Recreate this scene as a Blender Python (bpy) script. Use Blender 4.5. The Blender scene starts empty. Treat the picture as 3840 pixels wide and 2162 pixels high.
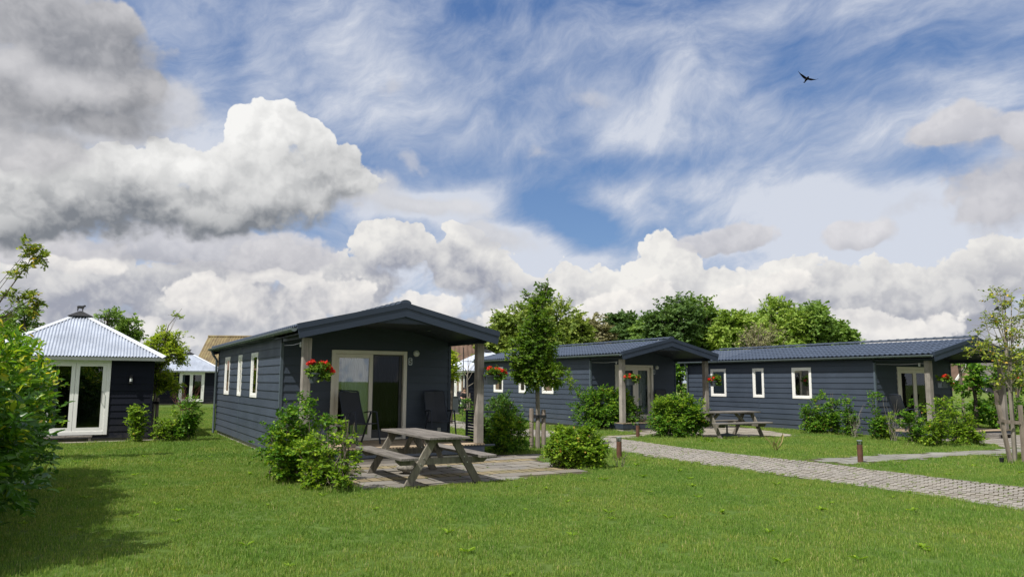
import bpy, bmesh, math, random
import numpy as np
from mathutils import Matrix, Vector

scene = bpy.context.scene
COL = scene.collection
R = math.radians

# ------------------------------------------------------------------ camera
CAM_H, PITCH, ROLL, FPX = 1.656, 0.1232, 0.0049, 2817.35      # metres, radians, focal length in pixels of a 3840 wide photo
_F = np.array([0, math.cos(PITCH), math.sin(PITCH)])
_u0 = np.array([0, -math.sin(PITCH), math.cos(PITCH)])
_r0 = np.array([1., 0, 0])
_R = _r0 * math.cos(ROLL) + _u0 * math.sin(ROLL)
_U = -_r0 * math.sin(ROLL) + _u0 * math.cos(ROLL)
cam_data = bpy.data.cameras.new('camera')
cam = bpy.data.objects.new('camera', cam_data)
COL.objects.link(cam)
cam_data.sensor_width = 36.0
cam_data.lens = FPX / 3840 * 36.0
cam_data.clip_start = 0.05
cam_data.clip_end = 6000
m = Matrix.Identity(4)
for i in range(3):
    m[i][0], m[i][1], m[i][2] = _R[i], _U[i], -_F[i]
m[2][3] = CAM_H
cam.matrix_world = m
scene.camera = cam


def ray(px, py):
    return _F + _R * (px - 1920) / FPX + _U * (1081 - py) / FPX


def G(px, py, z=0.0):
    """point of the ground plane under a photo pixel -> (x, y)"""
    v = ray(px, py)
    w = v * (z - CAM_H) / v[2]
    return float(w[0]), float(w[1])


def AT(px, py, y):
    """point at distance y under a photo pixel -> (x, y, z)"""
    v = ray(px, py)
    w = v * y / v[1]
    return float(w[0]), float(w[1]), float(w[2] + CAM_H)


def AZEL(px, py):
    v = ray(px, py)
    v = v / np.linalg.norm(v)
    return math.degrees(math.atan2(v[0], v[1])), math.degrees(math.asin(v[2]))


# ------------------------------------------------------------------ sun and exposure
SUN_EL, SUN_AZ = 56.0, 50.0      # elevation; world angle the light travels towards, counted from +X
sun_data = bpy.data.lights.new('sun', 'SUN')
sun_data.energy = 4.5
sun_data.angle = R(0.6)
sun_data.color = (1.0, 0.955, 0.89)
sun = bpy.data.objects.new('sun', sun_data)
COL.objects.link(sun)
_ld = Vector((math.cos(R(SUN_AZ)) * math.cos(R(SUN_EL)), math.sin(R(SUN_AZ)) * math.cos(R(SUN_EL)), -math.sin(R(SUN_EL))))
sun.rotation_euler = _ld.to_track_quat('-Z', 'Y').to_euler()
vs = scene.view_settings
scene.display_settings.display_device = 'sRGB'
vs.view_transform = 'Standard'
vs.look = 'None'
vs.exposure = 0.30
vs.gamma = 1.0
vs.use_curve_mapping = False

# ------------------------------------------------------------------ node expression helper
class NT:
    def __init__(self, nt):
        self.nt = nt

    def node(self, typ, **kw):
        n = self.nt.nodes.new(typ)
        for k, v in kw.items():
            setattr(n, k, v)
        return n

    def put(self, sock, v):
        if v is None:
            return
        if hasattr(v, 'is_output'):
            self.nt.links.new(v, sock)
        else:
            try:
                sock.default_value = v
            except TypeError:
                sock.default_value = (v, v, v)
            except ValueError:
                sock.default_value = tuple(v) + (1.0,)

    def m(self, op, a, b=None, c=None, clamp=False):
        n = self.node('ShaderNodeMath', operation=op, use_clamp=clamp)
        self.put(n.inputs[0], a)
        self.put(n.inputs[1], b)
        self.put(n.inputs[2], c)
        return n.outputs[0]

    def v(self, op, a, b=None, scale=None):
        n = self.node('ShaderNodeVectorMath', operation=op)
        self.put(n.inputs[0], a)
        self.put(n.inputs[1], b)
        if scale is not None:
            self.put(n.inputs['Scale'], scale)
        return n.outputs['Value'] if op in ('LENGTH', 'DOT_PRODUCT', 'DISTANCE') else n.outputs['Vector']

    def xyz(self, a, b, c):
        n = self.node('ShaderNodeCombineXYZ')
        for s, k in zip(n.inputs, (a, b, c)):
            self.put(s, k)
        return n.outputs[0]

    def sep(self, a):
        n = self.node('ShaderNodeSeparateXYZ')
        self.put(n.inputs[0], a)
        return n.outputs

    def noise(self, vec, scale=5.0, detail=4.0, rough=0.5, dist=0.0, lac=2.0, color=False):
        n = self.node('ShaderNodeTexNoise')
        self.put(n.inputs['Vector'], vec)
        n.inputs['Scale'].default_value = scale
        n.inputs['Detail'].default_value = detail
        n.inputs['Roughness'].default_value = rough
        n.inputs['Lacunarity'].default_value = lac
        n.inputs['Distortion'].default_value = dist
        return n.outputs['Color'] if color else n.outputs['Fac']

    def voro(self, vec, scale=5.0, detail=0.0, rough=0.5, feature='F1', out='Distance', rand=1.0):
        n = self.node('ShaderNodeTexVoronoi', feature=feature)
        self.put(n.inputs['Vector'], vec)
        n.inputs['Scale'].default_value = scale
        if 'Detail' in n.inputs:
            n.inputs['Detail'].default_value = detail
            n.inputs['Roughness'].default_value = rough
        n.inputs['Randomness'].default_value = rand
        return n.outputs[out]

    def mapr(self, x, a, b, c=0.0, d=1.0, smooth=False, clamp=True):
        n = self.node('ShaderNodeMapRange', interpolation_type='SMOOTHSTEP' if smooth else 'LINEAR', clamp=clamp)
        for s, k in zip(n.inputs, (x, a, b, c, d)):
            self.put(s, k)
        return n.outputs[0]

    def mix(self, f, a, b, typ='MIX'):
        n = self.node('ShaderNodeMix', data_type='RGBA', blend_type=typ)
        self.put(n.inputs[0], f)
        self.put(n.inputs[6], a)
        self.put(n.inputs[7], b)
        return n.outputs[2]

    def ramp(self, f, stops, interp='LINEAR'):
        n = self.node('ShaderNodeValToRGB')
        cr = n.color_ramp
        cr.interpolation = interp
        while len(cr.elements) < len(stops):
            cr.elements.new(0.5)
        for e, (p, c) in zip(cr.elements, stops):
            e.position = p
            e.color = tuple(c) + (1.0,)
        self.put(n.inputs[0], f)
        return n.outputs[0]


# ------------------------------------------------------------------ sky
world = bpy.data.worlds.new('World')
scene.world = world
world.use_nodes = True
world.cycles.sampling_method = 'MANUAL'
world.cycles.sample_map_resolution = 512
wn = world.node_tree
wn.nodes.clear()
W_ = NT(wn)
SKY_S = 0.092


def build_sky():
    n = W_
    tc = n.node('ShaderNodeTexCoord')
    D = tc.outputs['Generated']
    dx, dy, dz = n.sep(D)
    el = n.m('MULTIPLY', n.m('ARCSINE', dz), 57.29578)
    az = n.m('MULTIPLY', n.m('ARCTAN2', dx, dy), 57.29578)
    P = n.xyz(az, el, 0.0)

    sky = n.node('ShaderNodeTexSky', sky_type='NISHITA')
    sky.sun_disc = False
    sky.sun_elevation = R(SUN_EL)
    # the sun stands opposite to where its light travels
    sky.sun_rotation = R(90 - (SUN_AZ + 180))
    sky.altitude = 0
    sky.air_density = 1.0
    sky.dust_density = 0.4
    sky.ozone_density = 2.2
    skyc = sky.outputs[0]

    K = 0.0203     # degrees per photo pixel
    w1 = n.v('SUBTRACT', n.noise(D, 5.0, 5.0, 0.55, color=True), (0.5, 0.5, 0.5))
    w1 = n.v('MULTIPLY', w1, (7.0, 7.0, 0.0))
    Pw = n.v('ADD', P, w1)

    def blobs(p, lst, k=0.25):
        acc = None
        for (bx, by, rx, ry) in lst:
            a, e = AZEL(bx * 1.4907, by * 1.4907)
            q = n.v('MULTIPLY', n.v('SUBTRACT', p, (a, e, 0.0)), (1 / (rx * 1.4907 * K), 1 / (ry * 1.4907 * K), 0.0))
            f = n.m('SUBTRACT', 1.0, n.v('LENGTH', q))
            acc = f if acc is None else n.m('SMOOTH_MAX', acc, f, k)
        return acc

    def soft(p, lst):
        """sum of signed soft ellipses: x, y, rx, ry, amount (pixels of the 2576 wide view)"""
        acc = None
        for (bx, by, rx, ry, am) in lst:
            a, e = AZEL(bx * 1.4907, by * 1.4907)
            q = n.v('MULTIPLY', n.v('SUBTRACT', p, (a, e, 0.0)), (1 / (rx * 1.4907 * K), 1 / (ry * 1.4907 * K), 0.0))
            f = n.mapr(n.v('LENGTH', q), 1.5, 0.0, 0.0, am, smooth=True)
            acc = f if acc is None else n.m('ADD', acc, f)
        return acc

    # ---- high veil: cirrus streaks -------------------------------------------------
    cw = n.v('MULTIPLY', n.v('SUBTRACT', n.noise(D, 2.6, 4.0, 0.55, color=True), (0.5, 0.5, 0.5)), (0.22, 0.22, 0.22))
    Dc = n.v('ADD', D, cw)
    cdx, cdy, cdz = n.sep(Dc)
    # shear so that the streaks rise to the right
    sz = n.m('SUBTRACT', cdz, n.m('MULTIPLY', cdx, 0.28))
    Vc = n.xyz(n.m('MULTIPLY', cdx, 2.1), n.m('MULTIPLY', cdy, 1.6), n.m('MULTIPLY', sz, 6.0))
    c1 = n.noise(Vc, 1.7, 10.0, 0.60, 0.25)
    c2 = n.noise(n.v('MULTIPLY', Vc, (2.0, 2.0, 1.1)), 3.4, 9.0, 0.66, 0.2)
    VEIL = [(1500, 300, 900, 260, 0.06), (1350, 640, 260, 70, 0.35), (2350, 640, 420, 150, 0.34), (300, 380, 300, 120, 0.3), (1000, 250, 400, 150, 0.08), (2500, 440, 160, 100, 0.2), (1150, 530, 300, 60, 0.62), (930, 200, 260, 120, 0.18), (1090, 330, 300, 60, 0.20), (1950, 460, 240, 60, 0.30),
            (2050, 540, 300, 70, 0.50), (1590, 340, 130, 90, 0.30), (2200, 330, 240, 60, 0.22), (2480, 230, 120, 60, 0.25),
            (1580, 500, 100, 50, 0.36), (860, 60, 200, 80, 0.12), (1330, 600, 130, 40, 0.42), (1300, 120, 300, 60, 0.14),
            (500, 60, 120, 60, 0.10), (1900, 60, 300, 40, 0.10), (700, 230, 300, 60, 0.10), (2460, 620, 220, 80, 0.45),
            (1700, 230, 200, 60, 0.10), (2350, 180, 160, 30, 0.12), (500, 330, 130, 120, 0.22), (80, 590, 200, 60, 0.2), (1250, 740, 1500, 110, 0.30),
            (1350, 530, 160, 50, -0.50), (1480, 590, 120, 50, -0.50), (2010, 160, 190, 90, -0.24), (1960, 90, 80, 50, -0.06), (590, 210, 60, 100, -0.12),
            (1230, 40, 110, 60, -0.08), (1520, 120, 80, 70, -0.14), (2330, 90, 160, 60, -0.16), (1060, 440, 260, 40, -0.06),
            (1700, 400, 180, 36, -0.16), (1650, 180, 60, 80, -0.10), (2350, 440, 120, 50, -0.22), (2480, 320, 100, 50, -0.10),
            (2200, 470, 80, 30, -0.1), (960, 470, 160, 30, -0.2), (1560, 430, 150, 30, -0.18), (1960, 230, 120, 70, -0.10)]
    bias = soft(n.v('ADD', P, n.v('MULTIPLY', w1, (0.9, 0.6, 0.0))), VEIL)
    cd = n.m('ADD', n.m('ADD', n.m('MULTIPLY', c1, 1.15), n.m('MULTIPLY', c2, 0.62)), bias)
    veil = n.mapr(cd, 0.66, 1.20, 0.0, 1.0)
    veil = n.m('POWER', veil, 0.95)
    veil = n.m('MULTIPLY', veil, 0.92)
    veil_col = n.mix(n.mapr(cd, 0.7, 1.25), (3.3, 3.95, 5.4, 1), (6.1, 6.4, 7.1, 1))
    deep = n.mix(n.mapr(el, 2.0, 30.0), (1.25, 2.45, 4.9, 1), (0.60, 1.5, 4.0, 1))
    skyc = n.mix(0.6, skyc, deep)
    col = n.mix(veil, skyc, veil_col)

    # ---- cumulus layers ----------------------------------------------------------
    Dn = n.v('ADD', D, n.v('MULTIPLY', n.v('SUBTRACT', n.noise(D, 26.0, 3.0, 0.6, color=True), (0.5, 0.5, 0.5)), (0.02, 0.02, 0.02)))

    def tex(off):
        q = n.v('ADD', Dn, off)
        nz = n.noise(q, 8.0, 10.0, 0.60)
        b1 = n.voro(q, 14.0, 0.0)
        b2 = n.voro(q, 38.0, 2.0, 0.6)
        t = n.m('MULTIPLY', n.m('SUBTRACT', nz, 0.5), 1.3)
        t = n.m('ADD', t, n.m('MULTIPLY', n.m('SUBTRACT', n.noise(q, 38.0, 8.0, 0.70), 0.5), 0.80))
        t = n.m('SUBTRACT', t, n.m('MULTIPLY', n.m('SUBTRACT', b1, 0.45), 0.75))
        return n.m('SUBTRACT', t, n.m('MULTIPLY', n.m('SUBTRACT', b2, 0.45), 0.60))
    tex1 = tex((0.0, 0.0, 0.0))
    tex2 = tex((-0.007, 0.0, 0.014))
    small = n.m('SUBTRACT', tex1, tex2)
    small = n.m('MINIMUM', n.m('MAXIMUM', small, -0.35), 0.35)
    # low contrast clouds elsewhere in the sky, out of the blob layout's reach
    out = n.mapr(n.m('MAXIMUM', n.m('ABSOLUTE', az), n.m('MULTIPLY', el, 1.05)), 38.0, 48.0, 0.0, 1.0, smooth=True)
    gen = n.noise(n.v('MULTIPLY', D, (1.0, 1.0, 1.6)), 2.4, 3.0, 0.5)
    gen = n.m('MULTIPLY', n.m('SUBTRACT', gen, 0.40), 3.0)  # unseen cloud cover, thickened to lift the fill light on the ground

    def layer(col, lst, dark, edge, amp, lit, shade, contrast, small_gain, generic=False, opac=1.0):
        F = blobs(Pw, lst)
        F2 = blobs(n.v('ADD', Pw, (-0.9, 2.0, 0.0)), lst)
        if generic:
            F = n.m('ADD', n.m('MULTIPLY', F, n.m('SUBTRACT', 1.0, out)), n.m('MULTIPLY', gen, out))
        d = n.m('ADD', n.m('ADD', n.m('MULTIPLY', F, 1.35), 0.05), n.m('MULTIPLY', tex1, amp))
        big = n.m('SUBTRACT', F, F2)
        ev = n.mapr(big, -0.12, 0.16, edge + 0.42, edge, smooth=True)      # sunlit tops crisp, shaded undersides soft
        al = n.m('MULTIPLY', n.mapr(d, 0.0, ev, 0.0, 1.0, smooth=True), opac)
        lum = n.m('MULTIPLY', n.m('SUBTRACT', big, 0.12), contrast)
        lum = n.m('MINIMUM', n.m('MAXIMUM', lum, -0.22), 0.30)
        lum = n.m('ADD', lum, n.m('MULTIPLY', small, small_gain))
        lum = n.m('ADD', lum, n.mapr(d, 0.0, 0.45, 0.12, 0.0))
        if dark:
            lum = n.m('ADD', lum, soft(Pw, dark))
        lum = n.m('ADD', lum, 0.46)
        c = n.ramp(lum, [(0.0, shade), (0.45, tuple(0.48 * a + 0.52 * b for a, b in zip(shade, lit))), (1.0, lit)])
        return n.mix(al, col, n.v('SCALE', c, None, 10.0))

    # far deck near the horizon
    FAR = [(120, 700, 330, 120), (500, 750, 330, 120), (820, 720, 260, 110), (1180, 690, 180, 80), (1000, 650, 120, 70), (1143, 606, 52, 30), (700, 640, 120, 60), (1500, 790, 420, 110),
           (1690, 630, 85, 88), (1600, 690, 120, 75), (1760, 700, 200, 90), (1950, 700, 150, 66), (2100, 760, 280, 90),
           (2330, 760, 270, 100), (2540, 680, 150, 100), (600, 840, 900, 110), (1360, 740, 220, 80), (1420, 700, 120, 60), (2400, 850, 500, 100), (1900, 850, 1000, 130), (60, 800, 300, 110), (700, 850, 900, 130), (1420, 790, 200, 80), (950, 610, 90, 56), (1250, 660, 110, 56), (1180, 630, 70, 40), (1440, 760, 80, 60)]
    FDARK = [(400, 740, 700, 140, -0.12), (1200, 720, 300, 100, -0.08), (2350, 760, 400, 120, -0.12), (1000, 700, 260, 60, -0.20), (1250, 700, 120, 50, -0.14), (500, 690, 300, 50, -0.26), (650, 740, 200, 60, -0.1), (1200, 790, 300, 50, -0.1), (200, 760, 260, 60, -0.14),
             (1680, 630, 110, 70, 0.26), (1600, 690, 90, 50, 0.18), (1850, 690, 190, 44, 0.26), (1145, 604, 40, 20, 0.42), (730, 640, 80, 40, 0.28), (180, 640, 120, 40, 0.16),
             (2250, 790, 300, 60, -0.14), (2520, 720, 120, 60, -0.12), (760, 730, 160, 40, 0.16), (450, 760, 120, 30, 0.12), (1650, 760, 200, 40, 0.06), (1560, 830, 300, 30, -0.10)]
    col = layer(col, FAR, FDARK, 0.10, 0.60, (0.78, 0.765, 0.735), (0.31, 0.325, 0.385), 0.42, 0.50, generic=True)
    PUFF = [(700, 655, 120, 58), (560, 730, 190, 60), (790, 730, 170, 70), (190, 640, 110, 46), (1600, 740, 130, 60), (1900, 730, 190, 60), (1330, 800, 120, 50), (1060, 780, 190, 50), (2200, 830, 200, 50), (400, 830, 220, 50), (1510, 800, 90, 60)]
    PDARK = [(700, 640, 110, 40, 0.10), (560, 790, 260, 40, -0.18), (900, 790, 200, 40, -0.14), (1800, 800, 400, 40, -0.16), (190, 690, 130, 30, -0.14)]
    col = layer(col, PUFF, PDARK, 0.22, 0.66, (0.84, 0.81, 0.77), (0.36, 0.37, 0.42), 0.45, 0.5, opac=0.9)
    # middle layer: grey flat scraps
    col = layer(col, [(200, 330, 280, 100), (340, 270, 140, 110), (920, 500, 150, 70), (60, 420, 170, 100), (420, 250, 90, 60), (1250, 600, 190, 40), (1080, 540, 230, 40)], None, 0.75, 0.5, (0.66, 0.66, 0.68), (0.38, 0.39, 0.43), 0.3, 0.3, opac=0.8)
    MIDL = [(1830, 572, 130, 42), (1765, 565, 70, 36), (450, 600, 270, 70), (640, 620, 240, 60), (2405, 350, 150, 78), (2585, 350, 80, 70),
            (2510, 500, 160, 96), (2150, 612, 98, 50), (100, 600, 160, 40)]
    col = layer(col, MIDL, [(500, 630, 340, 60, -0.14), (1840, 590, 150, 40, -0.20), (2150, 600, 90, 34, 0.22), (2420, 345, 140, 60, 0.06)], 0.30, 0.42, (0.66, 0.65, 0.67), (0.29, 0.30, 0.35), 0.35, 0.35, opac=0.92)
    col = layer(col, [(1052, 425, 52, 30), (1350, 412, 48, 32), (1490, 260, 90, 46), (2290, 548, 100, 28), (960, 240, 50, 30)], None, 1.1, 0.9, (0.56, 0.57, 0.62), (0.36, 0.38, 0.44), 0.2, 0.2, opac=0.62)
    # the near cloud on the left and the dark bank above it
    NEAR = [(640, 450, 260, 110), (575, 305, 44, 42), (600, 370, 90, 76), (690, 345, 90, 66), (785, 380, 64, 66), (840, 440, 110, 72), (900, 490, 90, 50), (440, 400, 100, 62),
            (300, 430, 160, 62), (170, 480, 240, 100), (460, 510, 420, 76), (40, 510, 220, 90), (770, 500, 140, 66), (530, 420, 120, 80)]
    NDARK = [(480, 580, 480, 75, -0.30), (760, 580, 220, 70, -0.16), (80, 585, 260, 70, -0.24), (650, 350, 190, 80, 0.26), (430, 400, 110, 40, 0.20), (580, 300, 50, 40, 0.2), (860, 450, 90, 60, -0.10),
             (250, 500, 200, 40, -0.16), (560, 450, 300, 50, 0.08)]
    col = layer(col, NEAR, NDARK, 0.10, 0.46, (0.82, 0.815, 0.80), (0.19, 0.205, 0.23), 0.30, 0.34)
    BANK = [(60, 70, 300, 110), (250, 110, 170, 120), (90, 230, 280, 150), (150, 160, 260, 120), (290, 220, 120, 100), (300, 40, 90, 60), (60, 370, 160, 70), (230, 300, 140, 70), (350, 200, 70, 70)]
    BDARK = [(60, 30, 260, 90, -0.22), (260, 120, 170, 80, -0.16), (120, 275, 300, 56, -0.22), (300, 270, 110, 60, -0.14), (70, 170, 160, 46, 0.30), (230, 200, 60, 50, 0.14), (60, 390, 120, 40, 0.2)]
    col = layer(col, BANK, BDARK, 0.34, 0.44, (0.66, 0.65, 0.66), (0.17, 0.18, 0.205), 0.22, 0.26, opac=0.96)

    # haze towards the horizon, dull ground below it
    hz = n.mapr(el, 0.0, 5.0, 0.35, 0.0, smooth=True)
    col = n.mix(hz, col, (5.6, 5.9, 6.3, 1))
    col = n.mix(n.mapr(el, -0.6, -0.1, 1.0, 0.0), col, (1.0, 1.2, 0.8, 1))
    bg = n.node('ShaderNodeBackground')
    wn.links.new(col, bg.inputs[0])
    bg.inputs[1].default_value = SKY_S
    o = n.node('ShaderNodeOutputWorld')
    wn.links.new(bg.outputs[0], o.inputs[0])


build_sky()


# ------------------------------------------------------------------ object helpers
def tag(o, label=None, cat=None, group=None, kind=None):
    if label: o['label'] = label
    if cat: o['category'] = cat
    if group: o['group'] = group
    if kind: o['kind'] = kind
    return o


def empty(name, loc=(0, 0, 0), rz=0.0, label=None, cat=None, group=None, kind=None):
    o = bpy.data.objects.new(name, None)
    COL.objects.link(o)
    o.location = loc
    o.rotation_euler = (0, 0, rz)
    o.empty_display_size = 0.1
    return tag(o, label, cat, group, kind)


def link(name, me, parent=None, loc=None, rz=None):
    o = bpy.data.objects.new(name, me)
    COL.objects.link(o)
    if parent: o.parent = parent
    if loc is not None: o.location = loc
    if rz is not None: o.rotation_euler = (0, 0, rz)
    return o


def np_mesh(name, V, Fv, loops_per, mats, smooth=False, mat_idx=None):
    """fast mesh from numpy arrays; every face has loops_per corners"""
    V = np.asarray(V, dtype=np.float32)
    Fv = np.asarray(Fv, dtype=np.int32).reshape(-1, loops_per)
    me = bpy.data.meshes.new(name)
    me.vertices.add(len(V))
    me.vertices.foreach_set('co', V.ravel())
    me.loops.add(Fv.size)
    me.loops.foreach_set('vertex_index', Fv.ravel())
    me.polygons.add(len(Fv))
    me.polygons.foreach_set('loop_start', np.arange(0, Fv.size, loops_per, dtype=np.int32))
    if mat_idx is not None:
        me.polygons.foreach_set('material_index', np.asarray(mat_idx, dtype=np.int32))
    for mm in (mats if isinstance(mats, (list, tuple)) else [mats]):
        me.materials.append(mm)
    me.update(calc_edges=True)
    if smooth:
        me.polygons.foreach_set('use_smooth', np.ones(len(Fv), dtype=bool))
    return me


class MB:
    """collects simple solids, then links them as one mesh object"""
    def __init__(self):
        self.v, self.f = [], []

    def add(self, verts, faces):
        b = len(self.v)
        self.v += [tuple(map(float, p)) for p in verts]
        self.f += [[i + b for i in f] for f in faces]
        return self

    def hexa(self, p):
        """8 points: bottom 4 (ccw), top 4"""
        return self.add(p, [(3, 2, 1, 0), (4, 5, 6, 7), (0, 1, 5, 4), (1, 2, 6, 5), (2, 3, 7, 6), (3, 0, 4, 7)])

    def box(self, x0, x1, y0, y1, z0, z1):
        return self.hexa([(x0, y0, z0), (x1, y0, z0), (x1, y1, z0), (x0, y1, z0), (x0, y0, z1), (x1, y0, z1), (x1, y1, z1), (x0, y1, z1)])

    def bar(self, a, b, w, h, up=(0, 0, 1)):
        """rectangular bar from a to b, w across, h along up"""
        a, b = Vector(a), Vector(b)
        d = (b - a).normalized()
        s = d.cross(Vector(up))
        if s.length < 1e-6: s = Vector((1, 0, 0))
        s.normalize()
        u = s.cross(d).normalized()
        s, u = s * w / 2, u * h / 2
        return self.hexa([a - s - u, a + s - u, a + s + u, a - s + u][0:4] + [b - s - u, b + s - u, b + s + u, b - s + u])

    def tube(self, pts, rad, n=8, caps=True, closed=False):
        pts = [Vector(p) for p in pts]
        if not isinstance(rad, (list, tuple)): rad = [rad] * len(pts)
        rings = []
        ref = None
        for i, p in enumerate(pts):
            d = (pts[min(i + 1, len(pts) - 1)] - pts[max(i - 1, 0)])
            d = d.normalized() if d.length > 1e-9 else Vector((0, 0, 1))
            if ref is None:
                ref = Vector((1, 0, 0)) if abs(d.x) < 0.8 else Vector((0, 1, 0))
            s = (ref - d * ref.dot(d)).normalized()
            ref = s
            t = d.cross(s)
            rings.append([p + (s * math.cos(2 * math.pi * k / n) + t * math.sin(2 * math.pi * k / n)) * rad[i] for k in range(n)])
        V = [q for r in rings for q in r]
        Fc = []
        for i in range(len(pts) - 1):
            for k in range(n):
                a, b = i * n + k, i * n + (k + 1) % n
                Fc.append((a, b, b + n, a + n))
        if caps:
            Fc.append(tuple(range(n - 1, -1, -1)))
            Fc.append(tuple((len(pts) - 1) * n + k for k in range(n)))
        return self.add(V, Fc)

    def lathe(self, prof, n=16, c=(0, 0, 0), sx=1.0, sy=1.0):
        """profile (r, z) turned round the z axis at c"""
        V = [(c[0] + r * sx * math.cos(2 * math.pi * k / n), c[1] + r * sy * math.sin(2 * math.pi * k / n), c[2] + z) for r, z in prof for k in range(n)]
        Fc = []
        for i in range(len(prof) - 1):
            for k in range(n):
                a, b = i * n + k, i * n + (k + 1) % n
                Fc.append((a, b, b + n, a + n))
        Fc.append(tuple(range(n - 1, -1, -1)))
        Fc.append(tuple((len(prof) - 1) * n + k for k in range(n)))
        return self.add(V, Fc)

    def prism(self, poly, z0, z1):
        n = len(poly)
        V = [(x, y, z0) for x, y in poly] + [(x, y, z1) for x, y in poly]
        Fc = [tuple(range(n - 1, -1, -1)), tuple(range(n, 2 * n))] + [(i, (i + 1) % n, (i + 1) % n + n, i + n) for i in range(n)]
        return self.add(V, Fc)

    def mesh(self, name, mat, smooth=False):
        me = bpy.data.meshes.new(name)
        me.from_pydata(self.v, [], self.f)
        if mat: me.materials.append(mat)
        me.update()
        if smooth: me.polygons.foreach_set('use_smooth', [True] * len(me.polygons))
        return me

    def build(self, name, mat, parent=None, smooth=False, bevel=0.0, **kw):
        me = self.mesh(name, mat, smooth)
        o = link(name, me, parent)
        if smooth:
            md = o.modifiers.new('edges', 'EDGE_SPLIT')
            md.split_angle = R(40)
        if bevel:
            md = o.modifiers.new('bevel', 'BEVEL')
            md.width = bevel
            md.segments = 2
            md.limit_method = 'ANGLE'
        return tag(o, **kw)


def copy_tree(o, parent=None):
    c = o.copy()
    COL.objects.link(c)
    c.parent = parent
    for ch in [x for x in COL.objects if x.parent == o]:
        copy_tree(ch, c)
    return c


# ------------------------------------------------------------------ materials
MAT = {}


def new_mat(name):
    mt = bpy.data.materials.new(name)
    mt.use_nodes = True
    nt = mt.node_tree
    nt.nodes.clear()
    n = NT(nt)
    out = n.node('ShaderNodeOutputMaterial')
    MAT[name] = mt
    return mt, n, out


def principled(n, out, col, rough=0.6, metal=0.0, spec=0.5, normal=None, **kw):
    b = n.node('ShaderNodeBsdfPrincipled')
    n.put(b.inputs['Base Color'], col if hasattr(col, 'is_output') else tuple(col) + (1.0,))
    n.put(b.inputs['Roughness'], rough)
    n.put(b.inputs['Metallic'], metal)
    n.put(b.inputs['Specular IOR Level'], spec)
    for k, v in kw.items():
        n.put(b.inputs[k], v)
    if normal is not None: n.put(b.inputs['Normal'], normal)
    if out: n.nt.links.new(b.outputs[0], out.inputs[0])
    return b


def bump(n, h, strength=0.3, dist=0.01):
    b = n.node('ShaderNodeBump')
    b.inputs['Strength'].default_value = strength
    b.inputs['Distance'].default_value = dist
    n.put(b.inputs['Height'], h)
    return b.outputs[0]


def mat_plain(name, col, rough=0.6, metal=0.0, spec=0.5, var=0.12, scale=3.0, rv=0.0):
    mt, n, out = new_mat(name)
    p = n.node('ShaderNodeTexCoord').outputs['Object']
    f = n.noise(p, scale, 5.0, 0.6)
    rnd = n.node('ShaderNodeObjectInfo').outputs['Random']
    k = n.m('ADD', n.mapr(f, 0.25, 0.75, 1 - var, 1 + var), n.mapr(rnd, 0, 1, -rv, rv))
    c = n.v('SCALE', tuple(col), None, k)
    principled(n, out, c, rough, metal, spec)
    return mt


def mat_painted_board(name, col, rough=0.55, var=0.10, rv=0.07, grain=0.25, spec=0.28):
    """painted board: faint long grain, slight dust, a shade of its own per board"""
    mt, n, out = new_mat(name)
    p = n.node('ShaderNodeTexCoord').outputs['Object']
    g = n.noise(n.v('MULTIPLY', p, (3.0, 3.0, 70.0)), 1.0, 4.0, 0.6)
    st = n.noise(p, 1.3, 4.0, 0.6)
    rnd = n.node('ShaderNodeObjectInfo').outputs['Random']
    k = n.m('ADD', n.m('ADD', n.mapr(g, 0.2, 0.8, 1 - var, 1 + var), n.mapr(st, 0.3, 0.7, -0.09, 0.09)), n.mapr(rnd, 0, 1, -rv, rv))
    c = n.v('SCALE', tuple(col), None, k)
    pz = n.sep(p)[2]
    splash = n.m('MULTIPLY', n.mapr(pz, 0.62, 0.10), n.mapr(n.noise(p, 5.0, 5.0, 0.7), 0.35, 0.7, 0.0, 0.35))
    c = n.mix(splash, c, (0.10, 0.095, 0.08, 1))
    principled(n, out, c, n.mapr(st, 0.3, 0.7, rough - 0.08, rough + 0.1), 0.0, spec, bump(n, g, grain, 0.004))
    return mt


def mat_weathered(name, col, axis=1, contrast=0.5, rough=0.85, moss=0.0, green=(0.10, 0.13, 0.05)):
    """silvered wood, grain running along the given object axis"""
    mt, n, out = new_mat(name)
    p = n.node('ShaderNodeTexCoord').outputs['Object']
    rnd = n.node('ShaderNodeObjectInfo').outputs['Random']
    sc = [38.0, 38.0, 38.0]
    sc[axis] = 1.6
    q = n.v('MULTIPLY', n.v('ADD', p, n.v('SCALE', (7.3, 3.1, 5.7), None, rnd)), tuple(sc))
    g = n.noise(q, 1.0, 6.0, 0.65, 0.4)
    big = n.noise(p, 2.2, 5.0, 0.6)
    c = n.ramp(g, [(0.28, [x * (1 - contrast) for x in col]), (0.5, col), (0.72, [min(1, x * (1 + contrast * 0.55)) for x in col])])
    c = n.mix(n.mapr(big, 0.38, 0.66), c, n.v('SCALE', c, None, 0.62))
    c = n.v('SCALE', c, None, n.mapr(rnd, 0, 1, 0.84, 1.14))
    if moss > 0:
        c = n.mix(n.mapr(n.noise(p, 6.0, 6.0, 0.7), 0.55, 0.75, 0.0, moss), c, tuple(green) + (1.0,))
    principled(n, out, c, rough, 0.0, 0.25, bump(n, g, 0.5, 0.004))
    return mt


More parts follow.
